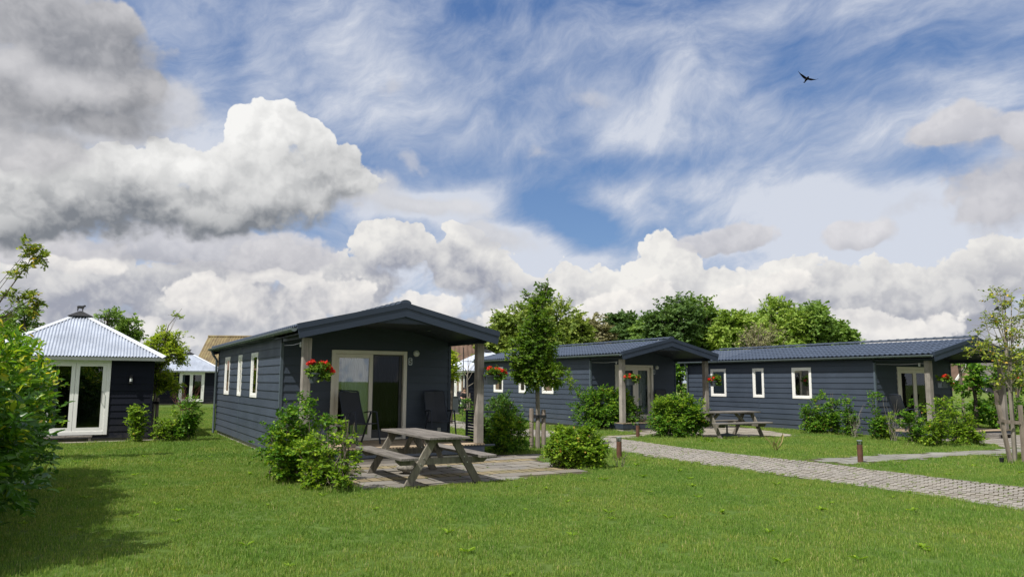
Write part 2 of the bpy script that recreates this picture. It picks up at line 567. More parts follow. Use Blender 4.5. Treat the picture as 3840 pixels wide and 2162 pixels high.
def mat_leaf(name, stops, trans=0.35, rough=0.6, spec=0.18, noise_scale=0.0, tcol=None):
    """leaf: colour differs leaf by leaf (random per island); light shines through a little"""
    mt, n, out = new_mat(name)
    geo = n.node('ShaderNodeNewGeometry')
    r = geo.outputs['Random Per Island']
    if noise_scale:
        pos = geo.outputs['Position']
        r = n.m('ADD', n.m('MULTIPLY', r, 0.55), n.m('MULTIPLY', n.mapr(n.noise(pos, noise_scale, 3.0, 0.6), 0.25, 0.75), 0.45))
    c = n.ramp(r, stops)
    b = principled(n, None, c, rough, 0.0, spec)
    t = n.node('ShaderNodeBsdfTranslucent')
    n.put(t.inputs[0], n.mix(0.5, c, n.v('MULTIPLY', c, tcol or (1.5, 1.6, 0.5))))
    mx = n.node('ShaderNodeMixShader')
    mx.inputs[0].default_value = trans
    n.nt.links.new(b.outputs[0], mx.inputs[1])
    n.nt.links.new(t.outputs[0], mx.inputs[2])
    n.nt.links.new(mx.outputs[0], out.inputs[0])
    return mt


def mat_glass(name, tint=(0.75, 0.8, 0.8), refl=1.0, gain=1.2, base=0.005):
    """window pane: mirrors by Fresnel, otherwise lets you look in"""
    mt, n, out = new_mat(name)
    fr = n.node('ShaderNodeFresnel')
    fr.inputs[0].default_value = 1.5
    gl = n.node('ShaderNodeBsdfGlossy')
    gl.inputs['Color'].default_value = (refl, refl, refl, 1)
    gl.inputs['Roughness'].default_value = 0.015
    tr = n.node('ShaderNodeBsdfTransparent')
    tr.inputs[0].default_value = tuple(tint) + (1,)
    mx = n.node('ShaderNodeMixShader')
    n.nt.links.new(n.m('ADD', n.m('MULTIPLY', fr.outputs[0], gain), base, clamp=True), mx.inputs[0])
    n.nt.links.new(tr.outputs[0], mx.inputs[1])
    n.nt.links.new(gl.outputs[0], mx.inputs[2])
    n.nt.links.new(mx.outputs[0], out.inputs[0])
    return mt


BLUE = (0.044, 0.058, 0.082)
M_CLAD = mat_painted_board('cladding_paint', BLUE)
M_TRIM = mat_painted_board('trim_paint', (0.030, 0.042, 0.066), rough=0.42, rv=0.03, grain=0.08)
M_TRIML = mat_plain('corner_trim_paint', (0.075, 0.10, 0.125), 0.45)
M_RIDGE = mat_plain('ridge_tile_coat', (0.046, 0.062, 0.090), 0.7, 0.0, 0.3, 0.1, 2.0, 0.1)
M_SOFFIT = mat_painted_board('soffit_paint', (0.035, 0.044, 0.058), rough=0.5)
M_TILE = mat_plain('slate_blue_tile', (0.046, 0.064, 0.100), 0.5, 0.0, 0.5, 0.10, 2.0, 0.10)
M_GUTTER = mat_plain('grey_gutter', (0.12, 0.15, 0.16), 0.45, 0.0, 0.5)
M_WHITE = mat_plain('cream_frame', (0.66, 0.63, 0.56), 0.4, 0.0, 0.5, 0.04, 6.0)
M_WHITE2 = mat_plain('white_frame', (0.78, 0.78, 0.75), 0.4, 0.0, 0.5, 0.04, 6.0)
M_DARKF = mat_plain('dark_frame', (0.035, 0.038, 0.045), 0.4)
M_GLASS = mat_glass('window_glass')
M_GLASSM = mat_glass('bright_door_glass', (0.8, 0.85, 0.88), 0.95, 3.0, 0.04)
M_GLASSD = mat_glass('dark_door_glass', (0.45, 0.48, 0.5), 0.45)
M_INNER = mat_plain('room_wall', (0.30, 0.29, 0.27), 0.8)
M_INDARK = mat_plain('dark_room', (0.05, 0.05, 0.05), 0.9)
M_DECK = mat_weathered('deck_board_tan', (0.42, 0.33, 0.23), axis=1, contrast=0.18)
M_CONC = mat_plain('plinth_concrete', (0.30, 0.28, 0.25), 0.9, 0, 0.2, 0.25, 5.0)
M_POST = mat_weathered('post_oak', (0.33, 0.30, 0.265), axis=2, contrast=0.36)
M_TABLE = mat_weathered('picnic_silver_wood', (0.195, 0.178, 0.162), axis=1, contrast=0.6, moss=0.25)
M_TABLEL = mat_weathered('picnic_leg_wood', (0.200, 0.182, 0.150), axis=2, contrast=0.45, moss=0.35)
M_STAKE = mat_weathered('stake_wood', (0.24, 0.20, 0.165), axis=2, contrast=0.5)
M_BARK = mat_weathered('bark', (0.15, 0.125, 0.10), axis=2, contrast=0.5)
M_BARKL = mat_weathered('pale_bark', (0.27, 0.24, 0.20), axis=2, contrast=0.4)
M_BLACKW = mat_painted_board('black_boards', (0.012, 0.014, 0.022), rough=0.75, grain=0.7, spec=0.10)
def mk_zinc():
    mt, n, out = new_mat('zinc_sheet')
    p = n.node('ShaderNodeTexCoord').outputs['Object']
    a = n.noise(p, 1.1, 6.0, 0.65)
    sp = n.noise(p, 7.0, 6.0, 0.7)
    k = n.m('MULTIPLY', n.mapr(a, 0.3, 0.7, 0.84, 1.06), n.mapr(sp, 0.35, 0.65, 0.93, 1.04))
    c = n.v('SCALE', (0.50, 0.55, 0.64), None, k)
    c = n.mix(n.mapr(sp, 0.60, 0.78, 0.0, 0.35), c, (0.30, 0.31, 0.28, 1))
    principled(n, out, c, n.mapr(a, 0.3, 0.7, 0.34, 0.52), 0.55, 0.5)
    return mt


M_ZINC = mk_zinc()
M_ZINCW = mat_plain('zinc_cap', (0.62, 0.66, 0.73), 0.42, 0.25, 0.5, 0.05, 1.2)
M_BLACK = mat_plain('black_metal', (0.012, 0.012, 0.014), 0.5)
M_CHAIR = mat_plain('chair_frame', (0.024, 0.031, 0.048), 0.6, 0, 0.3)
M_CHAIRF = mat_plain('chair_fabric', (0.030, 0.034, 0.044), 0.8)
M_LAMPW = mat_plain('opal_lamp', (0.55, 0.57, 0.56), 0.35)
M_POT = mat_plain('plant_pot', (0.055, 0.068, 0.080), 0.45)
M_RUST = mat_plain('bollard_rust', (0.105, 0.050, 0.032), 0.75, 0, 0.3, 0.3, 9.0)
M_CLEAR = mat_glass('clear_plastic', (0.75, 0.78, 0.76))
M_STEEL = mat_plain('steel', (0.5, 0.5, 0.5), 0.3, 0.8)
M_GREYP = mat_plain('grey_plastic', (0.16, 0.19, 0.19), 0.5)


def mk_curtain():
    mt, n, out = new_mat('curtain_cloth')
    p = n.node('ShaderNodeTexCoord').outputs['Object']
    f = n.noise(n.v('MULTIPLY', p, (40, 40, 40)), 2.0, 3.0, 0.6)
    principled(n, out, n.v('SCALE', (0.52, 0.54, 0.55), None, n.mapr(f, 0.2, 0.8, 0.9, 1.1)), 0.9, 0, 0.1)
    return mt


M_CURT = mk_curtain()
M_NET = mat_plain('window_screen', (0.13, 0.125, 0.12), 0.9)

# ------------------------------------------------------------------ ground, paths, lawn
def inside(P, poly):
    """P (n,2) in polygon"""
    x, y = P[:, 0], P[:, 1]
    r = np.zeros(len(P), bool)
    j = len(poly) - 1
    for i in range(len(poly)):
        xi, yi = poly[i]
        xj, yj = poly[j]
        c = ((yi > y) != (yj > y)) & (x < (xj - xi) * (y - yi) / (yj - yi + 1e-12) + xi)
        r ^= c
        j = i
    return r


D_ = 1.4907
gd = lambda pts: [G(x * D_, y * D_) for x, y in pts]
# brick path: far edge then near edge, traced on the ground
path_far = gd([(1100, 1052), (1250, 1072), (1400, 1085), (1505, 1097), (1560, 1103), (1700, 1124), (1860, 1143), (2080, 1166), (2300, 1195), (2576, 1226), (2800, 1254)])
path_near = gd([(1100, 1070), (1250, 1092), (1400, 1104), (1510, 1119), (1570, 1138), (1700, 1158), (1870, 1182), (2100, 1214), (2300, 1241), (2576, 1284), (2800, 1318)])
PATH = path_far + path_near[::-1]
SLABPATH = gd([(1985, 1158), (2240, 1143), (2380, 1137), (2520, 1129), (2640, 1124), (2640, 1137), (2500, 1144), (2300, 1156), (2120, 1170), (2060, 1163)])
PATIO1 = gd([(850, 1232), (1020, 1229), (1200, 1216), (1330, 1203), (1490, 1189), (1420, 1168), (1352, 1158), (1375, 1141), (1225, 1143), (1205, 1158), (862, 1168)])
PATIO2 = gd([(1505, 1098), (1600, 1091), (1620, 1080), (1680, 1072), (1790, 1063), (1900, 1078), (2000, 1094), (1990, 1097), (1760, 1101), (1640, 1094), (1590, 1100), (1560, 1103)])
PATIO3 = gd([(2330, 1108), (2440, 1096), (2640, 1092), (2660, 1124), (2520, 1130), (2500, 1118), (2400, 1111)])
PAVE_A = [(-10.19 + a * math.cos(0.47) - b * math.sin(0.47), 21.5 + a * math.sin(0.47) + b * math.cos(0.47)) for a, b in ((-4.0, -0.75), (1.1, -0.75), (1.1, -0.05), (-4.0, -0.05))]

CABPOSE = {1: (-4.032, 14.584, 0.509, 0.0), 2: (3.740, 25.711, 0.5002, -0.045), 3: (12.585, 22.763, 0.4841, -0.134)}


def cabin_xy(c, u, v):
    x, y, t, z = CABPOSE[c]
    return (x + u * math.cos(t) - v * math.sin(t), y + u * math.sin(t) + v * math.cos(t))


CW, CL, CP = 3.934, 10.8, 1.85
foot = {c: [cabin_xy(c, 0, 0), cabin_xy(c, CW, 0), cabin_xy(c, CW, CL), cabin_xy(c, 0, CL)] for c in CABPOSE}

# ground sheet: lawn soil near, meadow far
def mk_ground():
    mt, n, out = new_mat('meadow')
    geo = n.node('ShaderNodeNewGeometry')
    p = geo.outputs['Position']
    a = n.noise(p, 0.25, 6.0, 0.6)
    b = n.noise(p, 9.0, 5.0, 0.65)
    c = n.noise(p, 60.0, 3.0, 0.6)
    px, py, pz = n.sep(p)
    col = n.ramp(b, [(0.3, (0.050, 0.095, 0.017)), (0.55, (0.085, 0.150, 0.026)), (0.75, (0.13, 0.195, 0.040))])
    col = n.mix(n.mapr(a, 0.4, 0.65, 0.0, 0.5), col, (0.105, 0.125, 0.035, 1))
    col = n.mix(n.mapr(c, 0.3, 0.7, 0.0, 0.5), col, n.v('SCALE', col, None, 0.55))
    far = n.mapr(py, 48.0, 75.0)
    fld = n.ramp(n.noise(n.v('MULTIPLY', p, (0.01, 0.05, 1)), 1.0, 3.0, 0.5), [(0.35, (0.10, 0.16, 0.035)), (0.5, (0.20, 0.23, 0.07)), (0.65, (0.085, 0.14, 0.03))])
    col = n.mix(far, col, fld)
    principled(n, out, col, 0.95, 0, 0.15, bump(n, b, 0.6, 0.03))
    return mt


M_GROUND = mk_ground()
gb = MB()
gb.add([(-900, -900, 0), (900, -900, 0), (900, 1800, 0), (-900, 1800, 0)], [(0, 1, 2, 3)])
ground = gb.build('ground', M_GROUND, kind='structure')
# grassy bank in front of the farm, far right
def bank(name, x0, x1, y0, y1, h, mat, nx=40, ny=8, seed=3):
    rs = np.random.RandomState(seed)
    V, F = [], []
    for j in range(ny + 1):
        for i in range(nx + 1):
            s, t = i / nx, j / ny
            hh = h * math.sin(math.pi * t) ** 1.2 * (1 - abs(2 * s - 1) ** 6)
            V.append((x0 + (x1 - x0) * s, y0 + (y1 - y0) * t + 0.8 * math.sin(s * 9), -0.05 + hh * (1 + 0.15 * rs.randn() * (hh > 0.05))))
    for j in range(ny):
        for i in range(nx):
            a = j * (nx + 1) + i
            F.append((a, a + 1, a + nx + 2, a + nx + 1))
    o = link(name, np_mesh(name, V, F, 4, mat, smooth=True))
    return tag(o, kind='structure')


bank('grass_bank', 26, 48, 52, 66, 1.05, M_GROUND)


# --- stone materials
def mk_brick(name, base, rv=0.22, warm=(0.30, 0.26, 0.22), stain=0.45):
    mt, n, out = new_mat(name)
    rnd = n.node('ShaderNodeObjectInfo').outputs['Random']
    geo = n.node('ShaderNodeNewGeometry')
    isl = geo.outputs['Random Per Island']
    p = geo.outputs['Position']
    r = n.m('FRACT', n.m('ADD', n.m('MULTIPLY', rnd, 7.13), isl))
    st = n.noise(p, 1.1, 6.0, 0.65)
    g = n.noise(p, 45.0, 5.0, 0.7)
    col = n.mix(n.mapr(r, 0.0, 1.0), tuple(x * (1 - rv) for x in base) + (1,), tuple(x * (1 + rv) for x in base) + (1,))
    col = n.mix(n.mapr(st, 0.42, 0.68, 0.0, stain), col, tuple(warm) + (1,))
    col = n.v('SCALE', col, None, n.mapr(g, 0.25, 0.75, 0.82, 1.12))
    principled(n, out, col, 0.88, 0, 0.25, bump(n, g, 0.35, 0.003))
    return mt


M_BRICK = mk_brick('path_brick', (0.255, 0.238, 0.215), 0.16, (0.25, 0.215, 0.165), 0.4)
M_SLAB = mk_brick('patio_slab', (0.195, 0.185, 0.172), 0.16, (0.24, 0.20, 0.135), 0.6)
M_YBRICK = mk_brick('yellow_brick', (0.23, 0.185, 0.115), 0.25, (0.20, 0.19, 0.10), 0.5)
M_SLABL = mk_brick('pale_slab', (0.22, 0.22, 0.20), 0.14, (0.26, 0.25, 0.20), 0.4)
M_SLABC = mk_brick('cream_slab', (0.27, 0.245, 0.205), 0.14, (0.32, 0.29, 0.23), 0.4)
M_SAND = mat_plain('joint_sand', (0.075, 0.068, 0.045), 0.95, 0, 0.1, 0.35, 8.0)


def sheet(name, poly, z, mat):
    b = MB()
    b.add([(x, y, z) for x, y in poly], [tuple(range(len(poly)))])
    o = b.build(name, mat, kind='structure')
    return o


def sat(a, b):
    return b


random.seed(4)


def slab_mesh(name, w, l, h, mat, seed):
    """one stone with worn corners; its edges are stained by the sand in the joints"""
    rs = random.Random(seed)
    c = min(w, l) * 0.07
    j = lambda: rs.uniform(-1, 1) * min(w, l) * 0.02
    x, y = w / 2, l / 2
    out = [(-x + c + j(), -y + j() * .4), (x - c + j(), -y + j() * .4), (x + j() * .4, -y + c), (x + j() * .4, y - c), (x - c, y + j() * .4), (-x + c, y + j() * .4), (-x + j() * .4, y - c), (-x + j() * .4, -y + c)]
    e = 0.0085
    kx, ky = (x - e) / x, (y - e) / y
    b = MB()
    V = [(p[0], p[1], -0.02) for p in out] + [(p[0], p[1], h - 0.003) for p in out] + [(p[0] * kx, p[1] * ky, h) for p in out]
    n_ = 8
    Fc = [(i, (i + 1) % n_, (i + 1) % n_ + n_, i + n_) for i in range(n_)] + [(i + n_, (i + 1) % n_ + n_, (i + 1) % n_ + 2 * n_, i + 2 * n_) for i in range(n_)] + [tuple(range(2 * n_, 3 * n_))]
    b.add(V, Fc)
    me = b.mesh(name, mat)
    me.materials.append(M_SAND)
    for p in me.polygons[:16]: p.material_index = 1
    return me


def join_copies(name, items, mat, parent):
    """items: (mesh, x, y, z, rot) -> one mesh object"""
    Vs, Fs, ls, base = [], [], [], 0
    bm = bmesh.new()
    for me, x, y, z, r in items:
        t = me.copy()
        t.transform(Matrix.Translation((x, y, z)) @ Matrix.Rotation(r, 4, 'Z'))
        bm.from_mesh(t)
        bpy.data.meshes.remove(t)
    me = bpy.data.meshes.new(name)
    bm.to_mesh(me)
    bm.free()
    me.materials.append(mat or items[0][0].materials[0])
    me.materials.append(M_SAND)
    o = link(name, me, parent)
    return tag(o, kind='stuff')


def lay(parent, name, stones, limit=300):
    """stones: list of (dist, mesh, x, y, z, rot); the nearest ones singly, the others joined"""
    stones.sort(key=lambda s: s[0])
    for s in stones[:limit]:
        o = link(name, s[1], parent, (s[2], s[3], s[4]), s[5])
    if len(stones) > limit:
        join_copies(name + '_rest', [s[1:] for s in stones[limit:]], None, parent)


# brick path, courses across the way
def resample(line, step):
    P = [np.array(p) for p in line]
    out = [P[0]]
    for a, b in zip(P[:-1], P[1:]):
        L = np.linalg.norm(b - a)
        k = max(1, int(round(L / step)))
        for i in range(1, k + 1): out.append(a + (b - a) * i / k)
    return out


def smooth_line(line, it=3):
    P = [np.array(p, float) for p in line]
    for _ in range(it):
        Q = [P[0]]
        for a, b in zip(P[:-1], P[1:]): Q += [a * 0.75 + b * 0.25, a * 0.25 + b * 0.75]
        Q.append(P[-1])
        P = Q
    return P


brick_path = empty('brick_path', kind='structure')
bed = sheet('path_bed', PATH, 0.004, M_SAND)
bed.parent = brick_path
BW, BL = 0.140, 0.29
far_l, near_l = smooth_line(path_far, 2), smooth_line(path_near, 2)


def param(line, t):
    L = np.cumsum([0] + [np.linalg.norm(b - a) for a, b in zip(line[:-1], line[1:])])
    s = t * L[-1]
    i = min(np.searchsorted(L, s, side='right') - 1, len(line) - 2)
    f = (s - L[i]) / max(L[i + 1] - L[i], 1e-9)
    return line[i] * (1 - f) + line[i + 1] * f


Lp = sum(np.linalg.norm(b - a) for a, b in zip(near_l[:-1], near_l[1:])) * 0.5 + sum(np.linalg.norm(b - a) for a, b in zip(far_l[:-1], far_l[1:])) * 0.5
stones = []
ncol = int(Lp / BW)
rs = random.Random(11)
wid0 = np.mean([np.linalg.norm(param(far_l, t) - param(near_l, t)) for t in np.linspace(0.3, 0.9, 9)])
NR = int(round(wid0 / BL))
bcache = {}
for i in range(-1, ncol + 1):
    for k in range(NR):
        t = (i + 0.25 + 0.5 * (k % 2)) / ncol + rs.uniform(-0.03, 0.03) / ncol
        if not 0 < t < 1: continue
        a, b = param(near_l, t), param(far_l, t)
        d = b - a
        wid = np.linalg.norm(d)
        d = d / wid
        rot = math.atan2(d[1], d[0]) - math.pi / 2
        bl_ = round(wid / NR, 2)
        key = (bl_, rs.randrange(4))
        if key not in bcache: bcache[key] = slab_mesh('brick', BW * 0.90, bl_ * 0.965, 0.008, M_BRICK, key[1] + 3)
        c = a + d * (k + 0.5) * wid / NR
        dist = math.hypot(c[0], c[1])
        z = 0.004 + 0.0035 * math.sin(c[0] * 3 + c[1] * 2) + rs.uniform(-0.003, 0.003)
        vis = abs(c[0]) / max(c[1], 0.1) < 0.70
        stones.append((dist + (0 if vis else 100), bcache[key], c[0], c[1], z, rot + rs.uniform(-0.015, 0.015)))
lay(brick_path, 'brick', stones, 300)
tag(bed, kind=None)

# kerb line of upright stones along the near and far edge
for nm_, line, sh in (('edge_brick', near_l, -0.03), ('edge_brick', far_l, 0.03)):
    pts = resample(line, 0.42)
    items = []
    em = slab_mesh('edge_brick', 0.40, 0.07, 0.012, M_SLABL, 5)
    for a, b in zip(pts[:-1], pts[1:]):
        c = (a + b) / 2
        items.append((math.hypot(*c) + (0 if abs(c[0]) / max(c[1], .1) < .7 else 100), em, c[0], c[1], 0.002, math.atan2(b[1] - a[1], b[0] - a[0])))
    lay(brick_path, 'edge_brick', items, 90)


def grid_paving(name, poly, origin, rot, w, l, mat, parentz=0.004, gap=0.012, stagger=0.5, h=0.009, sandmat=None, piece='slab', row_mats=None, limit=300):
    root = empty(name, kind='structure')
    b = sheet(name + '_bed', poly, parentz, sandmat or M_SAND)
    b.parent = root
    if 'kind' in b: del b['kind']
    ct, st = math.cos(rot), math.sin(rot)
    loc = [((x - origin[0]) * ct + (y - origin[1]) * st, -(x - origin[0]) * st + (y - origin[1]) * ct) for x, y in poly]
    x0, x1 = min(p[0] for p in loc), max(p[0] for p in loc)
    y0, y1 = min(p[1] for p in loc), max(p[1] for p in loc)
    rs = random.Random(len(name) + int(w * 100))
    ms = {}
    items = []
    j = int(math.floor(y0 / l))
    while j * l < y1:
        mt_ = row_mats(j) if row_mats else (mat, w)
        mt_, ww = mt_
        i = int(math.floor(x0 / ww)) - 1
        while i * ww < x1 + ww:
            cx, cy = (i + 0.5 + (stagger if j % 2 else 0)) * ww, (j + 0.5) * l
            # corners inside?
            cs = np.array([(cx + sx * ww * 0.36, cy + sy * l * 0.36) for sx in (-1, 1) for sy in (-1, 1)])
            if inside(cs, loc).sum() >= 3:
                key = (mt_.name, ww, rs.randrange(3))
                if key not in ms: ms[key] = slab_mesh(piece, ww - gap, l - gap, h, mt_, hash(key[2]) % 1000)
                X, Y_ = origin[0] + cx * ct - cy * st, origin[1] + cx * st + cy * ct
                items.append((math.hypot(X, Y_), ms[key], X, Y_, parentz + rs.uniform(-0.003, 0.003), rot + rs.uniform(-0.008, 0.008)))
            i += 1
        j += 1
    lay(root, piece, items, limit)
    return root


def rows1(j):
    return (M_YBRICK, 0.20) if j % 4 == 2 else (M_SLAB, 0.62)


grid_paving('slab_patio', PATIO1, cabin_xy(1, 0, 0), CABPOSE[1][2], 0.6, 0.42, M_SLAB, row_mats=rows1)
grid_paving('side_path', SLABPATH, cabin_xy(3, 0, -3), 0.10, 0.6, 0.40, M_SLABL)
grid_paving('patio', PATIO2, cabin_xy(2, 0, 0), CABPOSE[2][2], 0.5, 0.5, M_SLABC)
grid_paving('patio', PATIO3, cabin_xy(3, 0, 0), CABPOSE[3][2], 0.42, 0.21, M_BRICK)
grid_paving('hut_paving', PAVE_A, PAVE_A[0], 0.47, 0.9, 0.4, M_SLABC)


# --- grass
def mk_grass():
    mt, n, out = new_mat('grass_blades')
    geo = n.node('ShaderNodeNewGeometry')
    p = geo.outputs['Position']
    isl = geo.outputs['Random Per Island']
    rnd = n.node('ShaderNodeObjectInfo').outputs['Random']
    big = n.noise(p, 0.55, 5.0, 0.62, 0.3)
    mid = n.noise(p, 3.3, 4.0, 0.6)
    r = n.m('FRACT', n.m('ADD', isl, rnd))
    col = n.ramp(r, [(0.0, (0.090, 0.178, 0.026)), (0.45, (0.150, 0.268, 0.040)), (0.8, (0.215, 0.335, 0.058)), (0.94, (0.29, 0.36, 0.10)), (1.0, (0.40, 0.37, 0.19))])
    col = n.mix(n.mapr(big, 0.42, 0.66, 0.0, 0.75), col, n.v('MULTIPLY', col, (1.42, 1.12, 1.30)))
    col = n.mix(n.mapr(big, 0.50, 0.30, 0.0, 0.6), col, n.v('MULTIPLY', col, (0.66, 0.80, 0.75)))
    col = n.mix(n.mapr(mid, 0.55, 0.75, 0.0, 0.6), col, n.v('MULTIPLY', col, (1.6, 1.25, 1.1)))
    b = principled(n, None, col, 0.55, 0, 0.3)
    t = n.node('ShaderNodeBsdfTranslucent')
    n.put(t.inputs[0], n.v('MULTIPLY', col, (1.3, 1.3, 0.7)))
    mx = n.node('ShaderNodeMixShader')
    mx.inputs[0].default_value = 0.35
    n.nt.links.new(b.outputs[0], mx.inputs[1])
    n.nt.links.new(t.outputs[0], mx.inputs[2])
    n.nt.links.new(mx.outputs[0], out.inputs[0])
    return mt


M_GRASS = mk_grass()


def grass_tile(name, size, nb, hmin, hmax, wid, seed):
    rs = np.random.RandomState(seed)
    P = (rs.rand(nb, 2) - 0.5) * size * 1.15
    ang = rs.rand(nb) * 2 * np.pi
    h = hmin + (hmax - hmin) * rs.rand(nb) ** 1.4
    lean = rs.rand(nb) * 0.55 * h
    la = rs.rand(nb) * 2 * np.pi
    w = wid * (0.6 + 0.8 * rs.rand(nb))
    dx, dy = np.cos(ang) * w / 2, np.sin(ang) * w / 2
    V = np.zeros((nb, 5, 3))
    V[:, 0] = np.c_[P[:, 0] - dx, P[:, 1] - dy, np.full(nb, -0.004)]
    V[:, 1] = np.c_[P[:, 0] + dx, P[:, 1] + dy, np.full(nb, -0.004)]
    mx, my = P[:, 0] + np.cos(la) * lean * 0.3, P[:, 1] + np.sin(la) * lean * 0.3
    V[:, 2] = np.c_[mx + dx * 0.8, my + dy * 0.8, h * 0.6]
    V[:, 3] = np.c_[mx - dx * 0.8, my - dy * 0.8, h * 0.6]
    V[:, 4] = np.c_[P[:, 0] + np.cos(la) * lean, P[:, 1] + np.sin(la) * lean, h]
    b = np.arange(nb)[:, None] * 5
    F = np.concatenate([b + [0, 1, 2], b + [0, 2, 3], b + [3, 2, 4]])
    return np_mesh(name, V.reshape(-1, 3), F, 3, M_GRASS)


def scatter_group(name, tiles):
    """geometry nodes: the tiles set on the mesh's points, turned and scaled by the point attributes"""
    ng = bpy.data.node_groups.new(name, 'GeometryNodeTree')
    ng.interface.new_socket('Geometry', in_out='INPUT', socket_type='NodeSocketGeometry')
    ng.interface.new_socket('Geometry', in_out='OUTPUT', socket_type='NodeSocketGeometry')
    gi, go = ng.nodes.new('NodeGroupInput'), ng.nodes.new('NodeGroupOutput')
    prev = None
    jg = ng.nodes.new('GeometryNodeJoinGeometry')
    for k, t in enumerate(tiles):
        oi = ng.nodes.new('GeometryNodeObjectInfo')
        oi.inputs['Object'].default_value = t
        oi.inputs['As Instance'].default_value = True
        ip = ng.nodes.new('GeometryNodeInstanceOnPoints')
        at = ng.nodes.new('GeometryNodeInputNamedAttribute')
        at.data_type = 'FLOAT'
        at.inputs['Name'].default_value = 'rot'
        sc = ng.nodes.new('GeometryNodeInputNamedAttribute')
        sc.data_type = 'FLOAT'
        sc.inputs['Name'].default_value = 'siz'
        vr = ng.nodes.new('GeometryNodeInputNamedAttribute')
        vr.data_type = 'FLOAT'
        vr.inputs['Name'].default_value = 'var'
        cmp_ = ng.nodes.new('FunctionNodeCompare')
        cmp_.data_type = 'FLOAT'
        cmp_.operation = 'EQUAL'
        cmp_.inputs['B'].default_value = float(k)
        cmp_.inputs['Epsilon'].default_value = 0.1
        cx = ng.nodes.new('ShaderNodeCombineXYZ')
        L = ng.links.new
        L(at.outputs['Attribute'], cx.inputs['Z'])
        L(vr.outputs['Attribute'], cmp_.inputs['A'])
        L(gi.outputs[0], ip.inputs['Points'])
        L(oi.outputs['Geometry'], ip.inputs['Instance'])
        L(cx.outputs[0], ip.inputs['Rotation'])
        L(sc.outputs['Attribute'], ip.inputs['Scale'])
        L(cmp_.outputs['Result'], ip.inputs['Selection'])
        L(ip.outputs[0], jg.inputs[0])
    ng.links.new(jg.outputs[0], go.inputs[0])
    return ng


def scatter(name, P, rot, siz, var, tiles, **kw):
    me = bpy.data.meshes.new(name)
    me.vertices.add(len(P))
    me.vertices.foreach_set('co', np.asarray(P, np.float32).ravel())
    for nm, a in (('rot', rot), ('siz', siz), ('var', var)):
        at = me.attributes.new(nm, 'FLOAT', 'POINT')
        at.data.foreach_set('value', np.asarray(a, np.float32))
    me.materials.append(M_GRASS)
    o = link(name, me)
    md = o.modifiers.new('scatter', 'NODES')
    md.node_group = scatter_group(name, tiles)
    return tag(o, **kw)


NOGRASS = [PATH, SLABPATH, PATIO1, PATIO2, PATIO3, PAVE_A] + list(foot.values())
HUT_A = None


def lawn_points(step, ymin, ymax, jit, seed, xk=0.72, xadd=1.5):
    rs = np.random.RandomState(seed)
    ys = np.arange(ymin, ymax, step)
    out = []
    for y in ys:
        xm = xk * y + xadd
        xs = np.arange(-xm, xm, step)
        out.append(np.c_[xs, np.full(len(xs), y)])
    P = np.concatenate(out)
    P += (rs.rand(*P.shape) - 0.5) * jit
    keep = np.ones(len(P), bool)
    for poly in NOGRASS:
        keep &= ~inside(P, poly)
    keep &= ~inside(P, HUTFOOT)
    return P[keep], rs


def edge_ok(P, r=0.07):
    """drop points whose tuft would reach far onto a paving"""
    keep = np.ones(len(P), bool)
    for dx, dy in ((r, 0), (-r, 0), (0, r), (0, -r)):
        for poly in NOGRASS:
            keep &= ~inside(P + np.array([dx, dy]), poly)
    return keep


_ct, _st = math.cos(0.47), math.sin(0.47)
_c = (-10.19, 21.5)
_hl = lambda a, b: (_c[0] + a * _ct - b * _st, _c[1] + a * _st + b * _ct)
HUTFOOT = [_hl(0, 0), _hl(-4, 0), _hl(-4, 4), _hl(0, 4)]

hidden_tiles = []
near_t = [bpy.data.objects.new('grass_tuft', grass_tile('grass_tuft', 0.24, 290, 0.020, 0.048, 0.0048, k)) for k in range(4)]
far_t = [bpy.data.objects.new('grass_tuft_far', grass_tile('grass_tuft_far', 0.5, 330, 0.03, 0.062, 0.010, 10 + k)) for k in range(3)]
P, rs_ = lawn_points(0.24, 5.3, 15.0, 0.10, 1)
ek = edge_ok(P)
P1 = P[ek]
edgeP = P[~ek]
P2, rs2 = lawn_points(0.42, 15.0, 46.0, 0.2, 2, 0.72, 1.0)
P2 = P2[edge_ok(P2, 0.16)]
scatter('lawn_grass', np.c_[P1, np.full(len(P1), 0.0)], rs_.rand(len(P1)) * 6.28, 0.65 + 0.65 * rs_.rand(len(P1)), rs_.randint(0, 4, len(P1)), near_t, kind='stuff', label='short mown green lawn with paler dry patches', cat='grass')
scatter('far_lawn_grass', np.c_[P2, np.full(len(P2), 0.0)], rs2.rand(len(P2)) * 6.28, 0.7 + 0.4 * rs2.rand(len(P2)), rs2.randint(0, 3, len(P2)), far_t, kind='stuff', label='green lawn stretching between the cabins and huts', cat='grass')
# ragged grass edges along the pavings
edge_t = [bpy.data.objects.new('edge_tuft', grass_tile('edge_tuft', 0.06, 24, 0.02, 0.055, 0.0045, 30 + k)) for k in range(3)]
E_ = []
rsE = np.random.RandomState(8)
for poly in NOGRASS[:5]:
    n_ = len(poly)
    for i in range(n_):
        a, b = np.array(poly[i]), np.array(poly[(i + 1) % n_])
        k = int(np.linalg.norm(b - a) / 0.045)
        if k < 1: continue
        t = rsE.rand(k, 1)
        E_.append(a + (b - a) * t + rsE.randn(k, 2) * 0.020)
E_ = np.concatenate(E_)
E_ = E_[(E_[:, 1] > 5) & (E_[:, 1] < 30)]
kk = np.ones(len(E_), bool)
for i, poly in enumerate(NOGRASS[:5]):     # not across the joint of two pavings
    q = inside(E_, poly)
    for other in NOGRASS[:5]:
        if other is not poly: kk &= ~(q & inside(E_, other))
for c in foot: kk &= ~inside(E_, foot[c])
E_ = E_[kk]
